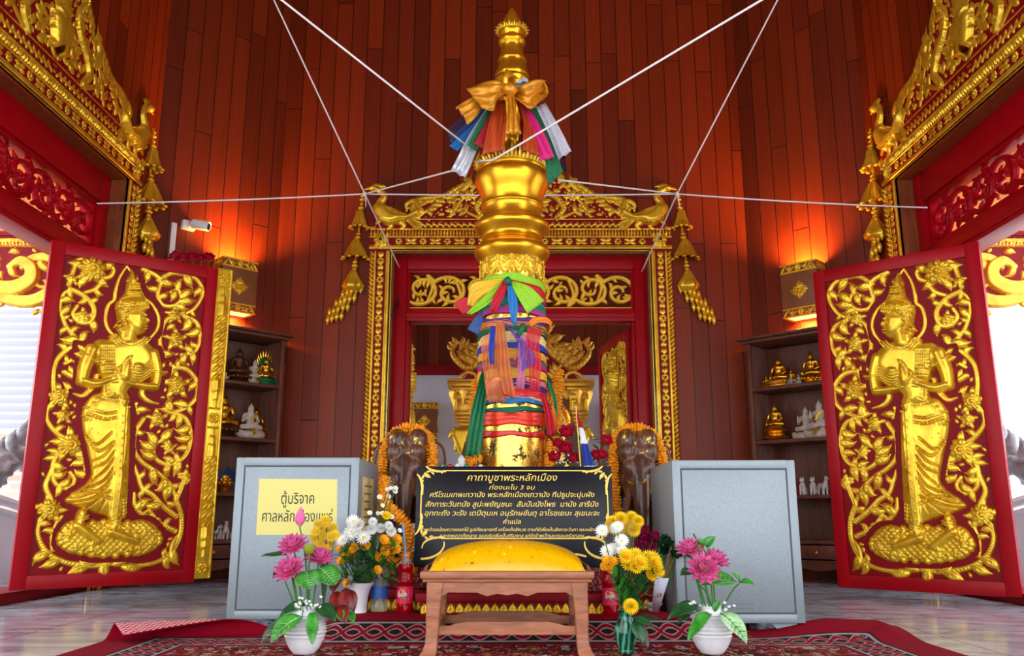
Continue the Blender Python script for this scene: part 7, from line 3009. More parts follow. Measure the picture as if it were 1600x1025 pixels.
def leaf_mesh(L, w, droop, shape='oval', fold=.15, m=None, serr=0):
    mb = MB()

    def fn(u, v):
        s = (u - .5) * 2
        if shape == 'heart':
            ww = w * (math.sin(PI * min(1, .25 + .75 * v)) ** .7) if v < 1 else 0
        elif shape == 'round':
            ww = w * max(0, 1 - (2 * v - 1) ** 2) ** .5
        elif shape == 'fern':
            ww = w * math.sin(PI * (.1 + .9 * v)) ** .7 * (.72 + .28 * (1 if int(v * 45 + .01) % 2 else -.2))
        else:
            ww = w * math.sin(PI * v ** .75) ** .9
        if serr:
            ww *= 1 + .12 * math.sin(v * serr)
        z = -droop * L * v * v + fold * abs(s) * ww * .5 + .02 * L * math.sin(v * 9) * abs(s)
        return (s * ww * .5, L * v, z)
    mb.grid(fn, 9, 46 if shape == 'fern' else 16)
    me = mb.mesh('blade', m, 180)
    return me


def foliage(base, tip, w, m, label, shape='oval', droop=.3, fold=.25, name='leaf', group=None, stem_from=None, roll=0.0, vein=None, up=None):
    """A single leaf from base to tip (with a stalk when it has one)."""
    b, t_ = Vector(base), Vector(tip)
    L = (t_ - b).length
    t = thing(name, label, 'leaf', b, 0, group)
    me = leaf_mesh(L, w, 0, shape, fold, m)
    y = (t_ - b).normalized()
    zz = Vector(up) if up else Vector((0, -.55, 1))
    zz = (zz - y * zz.dot(y)).normalized()
    x = y.cross(zz)
    M = Matrix((x, y, zz)).transposed()
    q = M.to_quaternion() @ Quaternion((0, 1, 0), roll)
    for v in me.vertices:
        k = v.co.y / L
        v.co.z += droop * L * 4 * k * (1 - k) * .25
    o = link('blade', me, t)
    o.rotation_mode = 'QUATERNION'
    o.rotation_quaternion = q
    s = o.modifiers.new('t', 'SOLIDIFY')
    s.thickness = .0008
    if vein:
        mb = MB()
        mb.tube([(0, L * k, .0012 + droop * L * 4 * k * (1 - k) * .25) for k in np.linspace(0, .97, 10)], [.0016, .0005], 5)
        for k in np.linspace(.15, .8, 6):
            for sd in (-1, 1):
                z0 = .0012 + droop * L * k * (1 - k)
                mb.tube([(0, L * k, z0), (sd * w * .18, L * (k + .06), z0 + .18 * fold * w * .5), (sd * w * .36, L * (k + .14), z0 + .36 * fold * w)], [.0012, .0004], 5)
        o2 = mb.build('vein', vein, t, angle=180)
        o2.rotation_mode = 'QUATERNION'
        o2.rotation_quaternion = q
    if stem_from is not None:
        sp = Vector(stem_from) - b
        mb = MB()
        mb.tube(spline([(0, 0, 0), tuple(sp * .4 + Vector((0, -.01, .012))), tuple(sp)], 6), [.002, .0028], 6)
        mb.build('stalk', STEM, t, angle=180)
    return t


# ------------------------------------------------------------------ vases
def vase(name, loc, prof, m, label, n=40, wob=None, lip=None):
    t = thing(name, label, 'vase', loc)
    mb = MB()
    mb.lathe(prof, n, wob=wob, cap=False)
    mb.f.append(tuple(range(n))[::-1])
    mb.m.append(0)
    o = mb.build('vase_body', m, t, angle=60)
    return t


CERAM = mat('white_ceramic', (226, 228, 232), .3, var=(18, .08))
RB = [(.034, 0), (.040, .006), (.052, .022), (.063, .045)]
for z in (.052, .064, .076, .088, .100, .110):
    rr = .069 - 26 * (z - .07) ** 2 * 0.4
    RB += [(rr - .001, z), (rr + .0026, z + .005), (rr - .0022, z + .0105)]
RB += [(.056, .124), (.044, .132), (.038, .139), (.037, .146), (.041, .153), (.038, .152), (.033, .142), (.033, .10), (0, .09)]
G7 = lambda x, y, z=.012: (lambda d: (d[0] * (z - EYE) / d[2], d[1] * (z - EYE) / d[2], z))(_ray(x, y))
VWL, VWR, VG = G7(475, 1021), G7(1113, 1021), G7(979, 1021)
vase('ribbed_vase', VWL, RB, CERAM, 'white ribbed vase of pink lotuses in front of the left donation box')
vase('ribbed_vase', VWR, RB, CERAM, 'white ribbed vase of pink lotuses in front of the right donation box')


def marbled():
    m = mat('green_marbled_glaze', (20, 96, 70), .12)
    T = NT(m)
    b = m.node_tree.nodes['Principled BSDF']
    w = T.node('ShaderNodeTexWave')
    T.val(w.inputs['Vector'], T.mapping(T.coords(), (1, 1, .5)))
    w.inputs['Scale'].default_value = 14
    w.inputs['Distortion'].default_value = 9
    w.inputs['Detail'].default_value = 3
    T.val(b.inputs['Base Color'], T.ramp(w.outputs['Fac'], [(0, srgb(6, 52, 40)), (.5, srgb(16, 90, 66)), (.8, srgb(44, 128, 96)), (1, srgb(90, 160, 130))]))
    return m


vase('green_vase', VG, [(.022, 0), (.026, .004), (.026, .010), (.024, .016), (.034, .04), (.0385, .062), (.036, .084), (.027, .104), (.023, .118), (.025, .130), (.031, .138), (.028, .138), (.021, .125), (.019, .09), (0, .08)], marbled(), 'green marbled vase of yellow chrysanthemums right of the stool')
zs = .0735
VF = (at(562, 960, 3.47).x, 3.47, zs)
vase('fluted_vase', VF, [(.028, 0), (.030, .004), (.027, .012), (.026, .04), (.030, .075), (.038, .105), (.048, .124), (.050, .128), (.046, .126), (.034, .10), (.024, .05), (0, .04)], CERAM, 'white fluted vase of white and yellow chrysanthemums left of the stool', 48, lambda a, z: .03 * math.cos(a * 24) if .015 < z < .12 else 0)
VP = (at(1022, 962, 3.52).x, 3.52, zs)
vase('small_pot', VP, [(.018, 0), (.020, .004), (.018, .010), (.024, .03), (.036, .042), (.038, .045), (.034, .044), (.02, .03), (.012, .02), (0, .018)], CERAM, 'small white flared pot holding folded green leaves and incense, right of the green vase', 8)

# ------------------------------------------------------------------ left lotus arrangement
F4 = lambda x, y, Y: at(400 + x / 4.18, 780 + y / 4.18, Y - .085)
LT = 'lotus flower'
bl = (VWL[0], VWL[1], VWL[2] + .13)
off = lambda b, dx, dy=0, dz=0: (b[0] + dx, b[1] + dy, b[2] + dz)
bloom('lotus_flower', F4(245, 318, 3.02), (-.15, -.55, .8), off(bl, -.01), (('petals', LOT), ('pod', POD_Y)), 'tallest open pink lotus of the left vase', LT, s=.9, r=.0035)
bloom('lotus_flower', F4(225, 475, 2.98), (-.25, -.6, .75), off(bl, -.02, -.01), (('petals', LOT), ('pod', POD_Y)), 'lowest open pink lotus of the left vase, facing forward', LT, s=.95, r=.0035)
bloom('lotus_flower', F4(410, 398, 3.05), (.15, -.35, .9), off(bl, .02), (('petals', LOT), ('pod', POD_Y)), 'open pink lotus nearest the yellow chrysanthemums, left vase', LT, s=.86, r=.0035)
t = thing('lotus_bud', 'closed pink lotus bud on the tallest stem of the left vase', 'lotus bud', F4(285, 175, 3.04))
mb = MB()
mb.lathe([(.004, 0), (.014, .010), (.017, .022), (.014, .040), (.006, .056), (.0, .066)], 12, wob=lambda a, z: .07 * math.cos(a * 5 + z * 40))
mb.build('bud', PINK, t, angle=180)
mb = MB()
for i in range(4):
    petal(mb, .034, .022, Matrix.Rotation(i * PI / 2 + .4, 4, 'Z') @ Matrix.Translation((0, .006, -.002)) @ Matrix.Rotation(1.25, 4, 'X'), .2)
mb.build('sepal', mat('sepal_green', (170, 170, 80), .5), t, angle=180)
mb = MB()
sb = Vector(off(bl, .005)) - Vector(t.location)
mb.tube(spline([(0, 0, 0), tuple(sb * .4 + Vector((.01, 0, 0))), tuple(sb)], 6), [.003, .0036], 6)
mb.build('stem', STEM, t, angle=180)


def seed_pod(p, b, label, k=1.0):
    t = thing('lotus_pod', label, 'lotus pod', p)
    mb = MB()
    mb.lathe([(.004 * k, -.018 * k), (.012 * k, -.014 * k), (.019 * k, .0), (.020 * k, .012 * k), (.016 * k, .014 * k), (.014 * k, .006 * k), (0, .006 * k)], 10, wob=lambda a, z: .06 * math.cos(a * 5), cap=False)
    mb.build('cup', mat('pod_green2', (136, 146, 30), .45), t, angle=60)
    mb = MB()
    s_ = Vector(b) - Vector(p)
    mb.tube(spline([(0, 0, -.016), tuple(s_ * .5), tuple(s_)], 5), .003, 6)
    mb.build('stem', STEM, t, angle=180)
    return t


seed_pod(F4(348, 325, 3.0), off(bl, .01), 'green lotus seed cup between the two upper lotuses, left vase')
fo = foliage
fo(F4(330, 470, 3.0), F4(350, 590, 2.95), .085, LEAF, 'folded heart shaped leaf right of the lowest lotus, left vase', 'round', .2, .35, stem_from=off(bl, .01), vein=LEAF_LT)
fo(F4(420, 450, 3.02), F4(520, 560, 3.0), .085, LEAF, 'round ribbed lotus leaf at the right of the left vase', 'round', .2, .2, stem_from=off(bl, .02), vein=LEAF_LT)
fo(F4(205, 365, 3.0), F4(30, 375, 2.98), .028, LEAF_DK, 'dark flat leaf sticking out to the left, left vase', 'oval', .2, .3, stem_from=off(bl, -.025))
fo(F4(165, 490, 3.0), F4(110, 510, 2.97), .03, LEAF_DK, 'small dark curled leaf on the left stem, left vase', 'oval', .3, .5, stem_from=off(bl, -.03))
fo(F4(300, 765, 3.0), F4(95, 945, 2.93), .075, LEAF, 'broad pale veined leaf drooping over the left side of the left vase', 'oval', .5, .25, vein=LEAF_LT, stem_from=bl)
fo(F4(370, 740, 3.0), F4(368, 950, 2.94), .046, LEAF, 'toothed fern leaf hanging down the front of the left vase', 'fern', .35, .2)
fo(F4(230, 760, 3.02), F4(35, 945, 2.98), .045, LEAF_DK, 'dark toothed fern leaf at the far left of the left vase', 'fern', .5, .2)
fo(F4(400, 700, 3.04), F4(520, 805, 3.0), .06, LEAF_DK, 'dark green leaf drooping to the right of the left vase', 'oval', .4, .3)
fo(F4(330, 690, 3.06), F4(150, 770, 3.02), .05, LEAF_DK, 'dark leaf behind the rim of the left vase', 'oval', .4, .3)
fo(F4(540, 470, 3.12), F4(500, 620, 3.08), .05, CROTON, 'red brown croton leaf highest of the cluster beside the left vase', 'oval', .4, .3)
fo(F4(530, 600, 3.10), F4(510, 780, 3.05), .042, CROTON, 'dark red croton leaf hanging left in its cluster beside the left vase', 'oval', .4, .3)
fo(F4(590, 580, 3.10), F4(575, 770, 3.06), .042, CROTON, 'dark red croton leaf hanging in the middle of its cluster beside the left vase', 'oval', .4, .3)
fo(F4(610, 590, 3.12), F4(640, 740, 3.10), .04, CROTON, 'dark red croton leaf hanging right in its cluster beside the left vase', 'oval', .4, .3)
fo(F4(560, 690, 3.06), F4(585, 815, 3.02), .04, CROTON, 'narrow red croton leaf with the lowest tip beside the left vase', 'oval', .3, .3)
fo(F4(535, 720, 3.05), F4(560, 800, 3.02), .035, LEAF, 'small bright green leaf below the croton leaves beside the left vase', 'oval', .3, .3)
fo(F4(600, 740, 3.07), F4(640, 808, 3.04), .035, LEAF, 'bright green leaf tip right below the croton leaves beside the left vase', 'oval', .3, .3)
for k in range(16):
    rnd = random.Random(k)
    p = F4(240 + 190 * rnd.random(), 640 + 70 * rnd.random(), 3.0)
    bloom('filler_flower', p, (rnd.uniform(-.5, .5), -.6, .7), (p[0], p[1] + .02, bl[2] + .01), (('petals', DAISY),), 'tiny cream filler flower at the rim of the left white vase', 'flower', 'cream filler flowers, left white vase', s=.55, r=.001, bend=.005)

# yellow chrysanthemums in clear wrap behind the lotuses
CLEAR = sheer('clear_wrap', (150, 156, 160), .05, .06)
CLEAR.node_tree.nodes['Principled BSDF'].inputs['Specular IOR Level'].default_value = .8
ytx = [(460, 160), (430, 190), (480, 200), (395, 215), (440, 240), (385, 260), (490, 250), (420, 290), (480, 300), (455, 140), (410, 165), (500, 190), (515, 240), (460, 330), (410, 330)]
yb = F4(440, 700, 3.16)
for i, (x, y) in enumerate(ytx):
    p = F4(x, y, 3.13 + .02 * (i % 3))
    bloom('chrysanthemum', p, ((x - 440) / 200, -1.2, .5), yb, (('petals', MUM_Y), ('disc', D_Y)), 'yellow chrysanthemum in the clear wrapped bunch behind the left lotuses', 'flower', 'yellow chrysanthemums in the clear wrapped bunch, left', s=.88, stem=STEM_D)
mb = MB()
wc = Vector(yb)
mb.lathe([(.012, 0), (.03, .10), (.062, .20), (.078, .26), (.082, .30)], 20, tuple(wc), cap=False, wob=lambda a, z: .1 * math.cos(a * 7 + z * 30))
tag(mb.build('clear_wrapper', CLEAR, angle=30), 'clear plastic wrapper round the yellow bunch behind the left lotuses', 'wrapper')

# ------------------------------------------------------------------ white fluted vase: white and yellow chrysanthemums
F5 = lambda x, y, Y: at(470 + x / 4.27, 740 + y / 4.27, Y)
bf = (VF[0], VF[1], VF[2] + .09)


def face_of(p, b, k=.8):
    d = Vector(p) - Vector(b)
    return (d.x * 2.2, -1.9 * k * abs(d.z) - .05, d.z)


def bunch(pts, me, disc, Y, F, base, label, group, s, name='chrysanthemum', cat='flower', jig=.03, spread=.02):
    for i, q in enumerate(pts):
        x, y = q[:2]
        p = F(x, y, Y + jig * ((i * 7) % 5 - 2) / 4)
        parts = [('petals', me)] + ([('disc', disc)] if disc else [])
        b = (base[0] + spread * math.sin(i * 2.1), base[1] + spread * .7 * math.cos(i * 1.7), base[2])
        bloom(name, p, face_of(p, base), b, parts, label, cat, group, s=s * 1.25 * (1 + .1 * ((i * 5) % 3 - 1)), stem=STEM_D)


bunch([(350, 322), (345, 395), (418, 430), (283, 445), (372, 352)], MUM_W, D_Y, 3.41, F5, bf, 'large white daisy-like chrysanthemum on the left of the fluted vase bunch', 'large white chrysanthemums in the fluted vase', .95)
bunch([(480, 325), (472, 376), (530, 368), (585, 350), (600, 388)], MUM_WP, None, 3.44, F5, bf, 'white round pompon chrysanthemum on the right of the fluted vase bunch', 'white pompon chrysanthemums in the fluted vase', 1.0)
bunch([(545, 215), (525, 160), (585, 155), (600, 100), (628, 122), (460, 265), (515, 268), (605, 292), (658, 382), (575, 108), (545, 270), (632, 100)], DAISY, D_S, 3.46, F5, bf, 'tiny white aster above the fluted vase bunch', 'tiny white asters above the fluted vase', .85, 'aster')
bunch([(265, 500), (290, 570), (320, 505), (300, 530), (430, 480), (555, 445), (620, 470), (600, 510), (560, 520), (335, 560), (350, 500), (640, 440), (590, 430), (630, 500), (520, 560), (270, 580), (575, 480)], MUM_G, D_O, 3.45, F5, bf, 'golden yellow chrysanthemum among the white ones in the fluted vase', 'golden chrysanthemums in the fluted vase', .9)
bunch([(570, 285)], MUM_Y, D_Y, 3.46, F5, bf, 'lone bright yellow chrysanthemum between the asters above the fluted vase', None, .8)
bunch([(510, 645)], MUM_G, D_O, 3.40, F5, bf, 'single golden chrysanthemum hanging low in front of the water bottle', None, .85)
bunch([(245, 650), (310, 730)], MUM_G, D_O, 3.42, F5, bf, 'small orange chrysanthemum low on the left of the fluted vase', 'orange chrysanthemums low at the fluted vase', .7)
garland([F5(560, 20, 3.8), F5(555, 90, 3.78), F5(560, 170, 3.74), F5(600, 240, 3.70), F5(628, 262, 3.69), (-.44, 3.70, .40), (-.45, 3.70, .27)], .024, 'orange marigold garland hanging beside the left donation box above the white asters', seed=21)
rnd = random.Random(12)
for i in range(115):
    x, y = rnd.uniform(260, 640), rnd.uniform(480, 740)
    p = F5(x, y, 3.44 + rnd.uniform(-.04, .04))
    d = Vector((rnd.uniform(-1, 1), -.4, rnd.uniform(-.1, 1))).normalized() * rnd.uniform(.025, .05)
    if i == 0:
        LM = [leaf_mesh(.052, .018, .2, 'oval', .3, LEAF_DK), leaf_mesh(.052, .018, .2, 'oval', .3, LEAF)]
    o = link('chrysanthemum_leaf', LM[i % 2])
    o.location = p
    o.rotation_mode = 'QUATERNION'
    o.rotation_quaternion = d.to_track_quat('Y', 'Z')
    tag(o, 'small green leaf on the stems of the fluted vase bunch', 'leaf', 'leaves of the fluted vase bunch')

# ------------------------------------------------------------------ green vase: yellow and white chrysanthemums
F6 = lambda x, y, Y: at(910 + x / 4.183, 780 + y / 4.183, Y - .085 if Y < 3.2 else Y)
bg = (VG[0], VG[1], VG[2] + .12)
bunch([(345, 450), (288, 382), (345, 372), (413, 428), (455, 395), (487, 466), (440, 498), (300, 425), (470, 420), (420, 385), (375, 420)], MUM_Y, D_O, 3.03, F6, bg, 'bright yellow chrysanthemum in the front of the green vase bunch', 'bright yellow chrysanthemums in the green vase', .98, spread=.008)
bunch([(160, 400), (180, 440), (150, 440), (200, 465), (320, 555), (205, 410)], MUM_G, D_O, 3.08, F6, bg, 'small golden chrysanthemum at the left of the green vase bunch', 'small golden chrysanthemums in the green vase', .75, spread=.008)
bunch([(315, 702)], MUM_POM, None, 2.99, F6, bg, 'single orange yellow pompon right above the mouth of the green vase', None, .95, spread=.0)
bunch([(232, 185), (255, 275), (200, 330), (255, 335), (165, 345), (130, 210), (215, 195)], MUM_W, D_Y, 3.10, F6, bg, 'white chrysanthemum at the upper left of the green vase bunch', 'white chrysanthemums in the green vase', .72, spread=.008)
bunch([(200, 150), (250, 135), (320, 125), (360, 145), (285, 165), (190, 180), (340, 175), (240, 200), (330, 205)], MUM_POM, None, 3.17, F6, bg, 'large yellow pompon chrysanthemum at the top of the green vase bunch', 'yellow pompons at the top of the green vase bunch', .85, spread=.008)
mb = MB()
wc = F6(235, 430, 3.17)
mb.lathe([(.02, 0), (.05, .05), (.066, .10), (.07, .15)], 20, tuple(wc), cap=False, wob=lambda a, z: .1 * math.cos(a * 6 + z * 40))
tag(mb.build('clear_wrapper', CLEAR, angle=30), 'clear plastic wrapper round the pompons of the green vase bunch', 'wrapper')
for i, (x, y) in enumerate(((345, 320), (395, 240), (440, 260), (470, 245), (410, 290), (455, 300), (430, 340), (385, 280), (395, 200))):
    p = F6(x, y, 3.22 + .01 * (i % 3))
    bloom('orchid_bloom' if i else 'rose', p, (.2, -.8, .4), (bg[0] + .02, bg[1] + .05, bg[2]), (('petals', ORCH),), 'magenta bloom in the dark red cluster behind the yellow chrysanthemums' if i else 'single dark red rose above the yellow chrysanthemums of the green vase', 'flower', 'magenta blooms behind the green vase bunch' if i else None, s=.9, stem=STEM_D)
rnd = random.Random(15)
for i in range(85):
    x, y = rnd.uniform(180, 480), rnd.uniform(480, 730)
    x = 300 + (x - 300) * (1 - .6 * (y - 480) / 250)
    p = F6(x, y, 3.05 + rnd.uniform(-.03, .04))
    d = Vector((rnd.uniform(-1, 1), -.4, rnd.uniform(-.1, 1))).normalized()
    o = link('chrysanthemum_leaf', LM[i % 2])
    o.location = p
    o.rotation_mode = 'QUATERNION'
    o.rotation_quaternion = d.to_track_quat('Y', 'Z')
    tag(o, 'small green leaf on the stems of the green vase bunch', 'leaf', 'leaves of the green vase bunch')
fo(F6(330, 775, 3.0), F6(470, 845, 2.96), .035, LEAF_DK, 'glossy dark leaf spreading right from the mouth of the green vase', 'oval', .3, .3)
fo(F6(335, 790, 3.0), F6(395, 950, 2.97), .045, LEAF_DK, 'dark drooping leaf close to the side of the green vase', 'oval', .3, .3)
fo(F6(355, 790, 3.02), F6(430, 985, 2.99), .035, leaf_mat('leaf_withered', (34, 28, 20), (70, 60, 40)), 'withered brown leaf drooping behind the dark one, green vase', 'oval', .3, .3)
fo(F6(360, 775, 3.04), F6(520, 790, 3.03), .035, leaf_mat('leaf_withered', (34, 28, 20), (70, 60, 40)), 'withered leaf lying flat to the right of the green vase', 'oval', .2, .3)

# ------------------------------------------------------------------ small pot: folded leaf rosettes, incense, paper cone
bp = (VP[0], VP[1], VP[2] + .03)
ROSET = None


def rosette_mesh():
    mb = MB()
    for n, tilt, k in ((7, .5, 1), (6, .9, .85), (5, 1.2, .7), (3, 1.4, .5)):
        for i in range(n):
            a = 2 * PI * (i + tilt * 3) / n
            petal(mb, .026 * k, .022 * k, Matrix.Rotation(a, 4, 'Z') @ Matrix.Translation((0, .005, 0)) @ Matrix.Rotation(tilt, 4, 'X'), .3, nu=5, nv=4)
    return mb.mesh('folded_leaves', LEAF_DK, 180)


ROSET = rosette_mesh()
for i, (x, y, lb) in enumerate(((500, 300, 'folded green leaf rosette farthest left in the small pot'), (540, 272, 'folded green leaf rosette at the back of the small pot'), (535, 345, 'folded green leaf rosette front left in the small pot'),
                               (607, 365, 'largest folded green leaf rosette in the small pot'), (678, 358, 'folded green leaf rosette farthest right in the small pot'), (560, 300, 'folded green leaf rosette beside the incense sticks in the small pot'))):
    p = F6(x, y, 3.44 + .015 * (i % 3))
    bloom('leaf_rosette', p, ((x - 580) / 260, -.8, .5), bp, (('folded_leaves', ROSET),), lb, 'leaf rosette', None, s=1.15 if i == 3 else 1.0, stem=STEM, r=.004)
INC = mat('incense_brown', (176, 120, 90), .8)
for i in range(9):
    a, b = F6(585 + 7 * i, 330 - 3 * (i % 2), 3.46 + .006 * (i % 3)), F6(640 + 8 * i, 170 + 12 * (i % 4), 3.47 + .006 * (i % 3))
    mb = MB()
    mb.tube([tuple(Vector(a).lerp(Vector(bp), .55)), a, b], .0022, 6)
    tag(mb.build('incense_stick', INC, angle=180), 'brown incense stick standing among the folded leaves of the small pot', 'incense', 'incense sticks in the small pot')
t = thing('paper_cone', 'white printed paper cone in the small pot right of the green vase', 'paper', (0, 0, 0))
A = [F6(475, 490, 3.40), F6(455, 720, 3.49)]
Bq = [F6(565, 515, 3.39), F6(500, 722, 3.49)]
mb = MB()
mb.strip([A[0], A[1]], [Bq[0], Bq[1]], 8, bulge=.012)
mb.v += []
o = mb.build('sheet', mat('printed_paper', (206, 208, 224), .6), t, angle=180)
s = o.modifiers.new('t', 'SOLIDIFY')
s.thickness = .0015
mb = MB()
for k, (x, y, w, h) in enumerate(((488, 525, 52, 5), (492, 540, 46, 4), (488, 620, 12, 22), (505, 612, 14, 26))):
    q = [F6(x, y, 3.383 + .0003 * y / 10), F6(x + w, y + 4, 3.383 + .0003 * y / 10), F6(x + w, y + h + 4, 3.386 + .0003 * y / 10), F6(x, y + h, 3.386 + .0003 * y / 10)]
    mb.add([tuple(p) for p in q] + [(p.x, p.y + .002, p.z) for p in q], [(3, 2, 1, 0), (4, 5, 6, 7)] + [(i, (i + 1) % 4, (i + 1) % 4 + 4, i + 4) for i in range(4)], mi=0 if k < 2 else 1)
mb.build('print', [mat('print_blue', (110, 116, 160), .7), mat('print_brown', (120, 90, 70), .7)], t, smooth=False)

# ------------------------------------------------------------------ right lotus arrangement
br = (VWR[0], VWR[1], VWR[2] + .13)
bloom('lotus_flower', F6(790, 465, 2.97), (.0, -.85, .5), off(br, .01), (('petals', LOT), ('pod', POD_Y)), 'large open pink lotus facing forward in the right vase', LT, s=.98, r=.0035)
bloom('lotus_flower', F6(862, 410, 3.05), (.25, -.35, .9), off(br, .02), (('petals', LOT), ('pod', POD_Y)), 'pink lotus behind the large one in the right vase', LT, s=.85, r=.0035)
bloom('lotus_flower', F6(705, 340, 3.05), (-.2, -.4, .85), off(br, -.01), (('petals', LOT), ('pod', POD_Y)), 'pink lotus beside the incense sticks in the right vase', LT, s=.85, r=.0035)
seed_pod(F6(760, 315, 3.05), off(br, 0), 'pale green lotus seed cup above the right vase', .95)
fo(F6(815, 315, 3.03), F6(738, 262, 3.02), .035, LEAF, 'small leaf pointing left at the top of the right vase', 'oval', .2, .4, stem_from=off(br, .01))
fo(F6(812, 315, 3.03), F6(872, 245, 3.02), .045, LEAF, 'small leaf pointing right at the top of the right vase', 'oval', .2, .4)
mb = MB()
mb.tube([F6(790, 330, 3.06), F6(750, 270, 3.06), F6(725, 225, 3.06)], [.002, .003], 6)
tag(mb.build('dry_stalk', mat('dry_stalk', (70, 60, 30), .7), angle=180), 'thin dry stalk sticking up behind the right lotus vase', 'stalk')
fo(F6(1030, 545, 3.0), F6(975, 480, 2.99), .032, LEAF, 'curled leaf tip pointing up at the far right of the right vase', 'oval', .2, .5, stem_from=off(br, .03))
fo(F6(1030, 545, 3.0), F6(1125, 560, 2.98), .034, LEAF, 'curled leaf pointing right at the far right of the right vase', 'oval', .2, .5)
fo(F6(760, 555, 2.96), F6(1008, 545, 3.0), .085, LEAF, 'broad round lotus leaf under the large lotus of the right vase', 'round', .3, .25, stem_from=off(br, .015), vein=LEAF_LT)
fo(F6(720, 475, 3.03), F6(640, 500, 3.01), .045, LEAF_DK, 'dark leaf behind the large lotus, left side of the right vase', 'oval', .3, .3, stem_from=off(br, -.02))
fo(F6(830, 745, 3.0), F6(690, 930, 2.93), .048, LEAF, 'toothed fern leaf hanging down the left of the right vase', 'fern', .45, .2)
fo(F6(900, 745, 3.0), F6(1075, 950, 2.93), .07, LEAF_LT, 'white striped leaf hanging down the right of the right vase', 'oval', .5, .25, vein=LEAF)
fo(F6(770, 700, 3.03), F6(555, 790, 2.98), .06, LEAF_DK, 'large dark leaf spreading left from the right vase', 'oval', .4, .3)
fo(F6(700, 745, 3.04), F6(625, 815, 3.0), .035, LEAF_DK, 'small dark leaf beneath the large one, left of the right vase', 'oval', .4, .3)
fo(F6(860, 735, 2.98), F6(905, 655, 2.97), .03, LEAF, 'short upright bright leaf in the middle of the right vase', 'oval', .2, .3)
fo(F6(960, 790, 3.02), F6(980, 870, 3.0), .03, LEAF, 'small leaf tip behind the striped leaf, right vase', 'oval', .2, .3)
for k in range(14):
    rnd = random.Random(k + 40)
    x = rnd.choice((rnd.uniform(700, 770), rnd.uniform(930, 1000)))
    p = F6(x, rnd.uniform(660, 740), 3.02)
    bloom('filler_flower', p, (rnd.uniform(-.5, .5), -.6, .7), (br[0] + (p[0] - br[0]) * .4, br[1], br[2] + .01), (('petals', DAISY),), 'tiny cream filler flower at the rim of the right white vase', 'flower', 'cream filler flowers, right white vase', s=.6, r=.001, bend=.005)

# ------------------------------------------------------------------ bottles
RED_GLASS = mat('red_drink', (170, 0, 14), .06)
_b = RED_GLASS.node_tree.nodes['Principled BSDF']
_b.inputs['Transmission Weight'].default_value = .25
_b.inputs['IOR'].default_value = 1.33
PET = mat('clear_plastic', (235, 245, 250), .04)
_b = PET.node_tree.nodes['Principled BSDF']
_b.inputs['Alpha'].default_value = .1
_b.inputs['Specular IOR Level'].default_value = .9
LAB_R = mat('label_pink_red', (214, 20, 70), .35)
LAB_BL = mat('label_navy', (24, 36, 110), .35)
LAB_W = mat('label_white', (240, 240, 240), .35)
LAB_O = mat('label_orange', (250, 130, 20), .35)
LAB_G = mat('label_green', (40, 150, 60), .35)
STRAW_B = mat('straw_blue', (90, 150, 210), .35)
STRAW_T = mat('straw_teal', (10, 130, 160), .35)


def wrap(mb, r, c, ang):
    """Bend a flat x-z mesh round the bottle."""
    out = []
    for x, y, z in mb.v:
        a = ang + x / r - PI / 2
        rr = r - y
        out.append((c[0] + rr * math.cos(a), c[1] + rr * math.sin(a), z))
    mb.v = out
    return mb


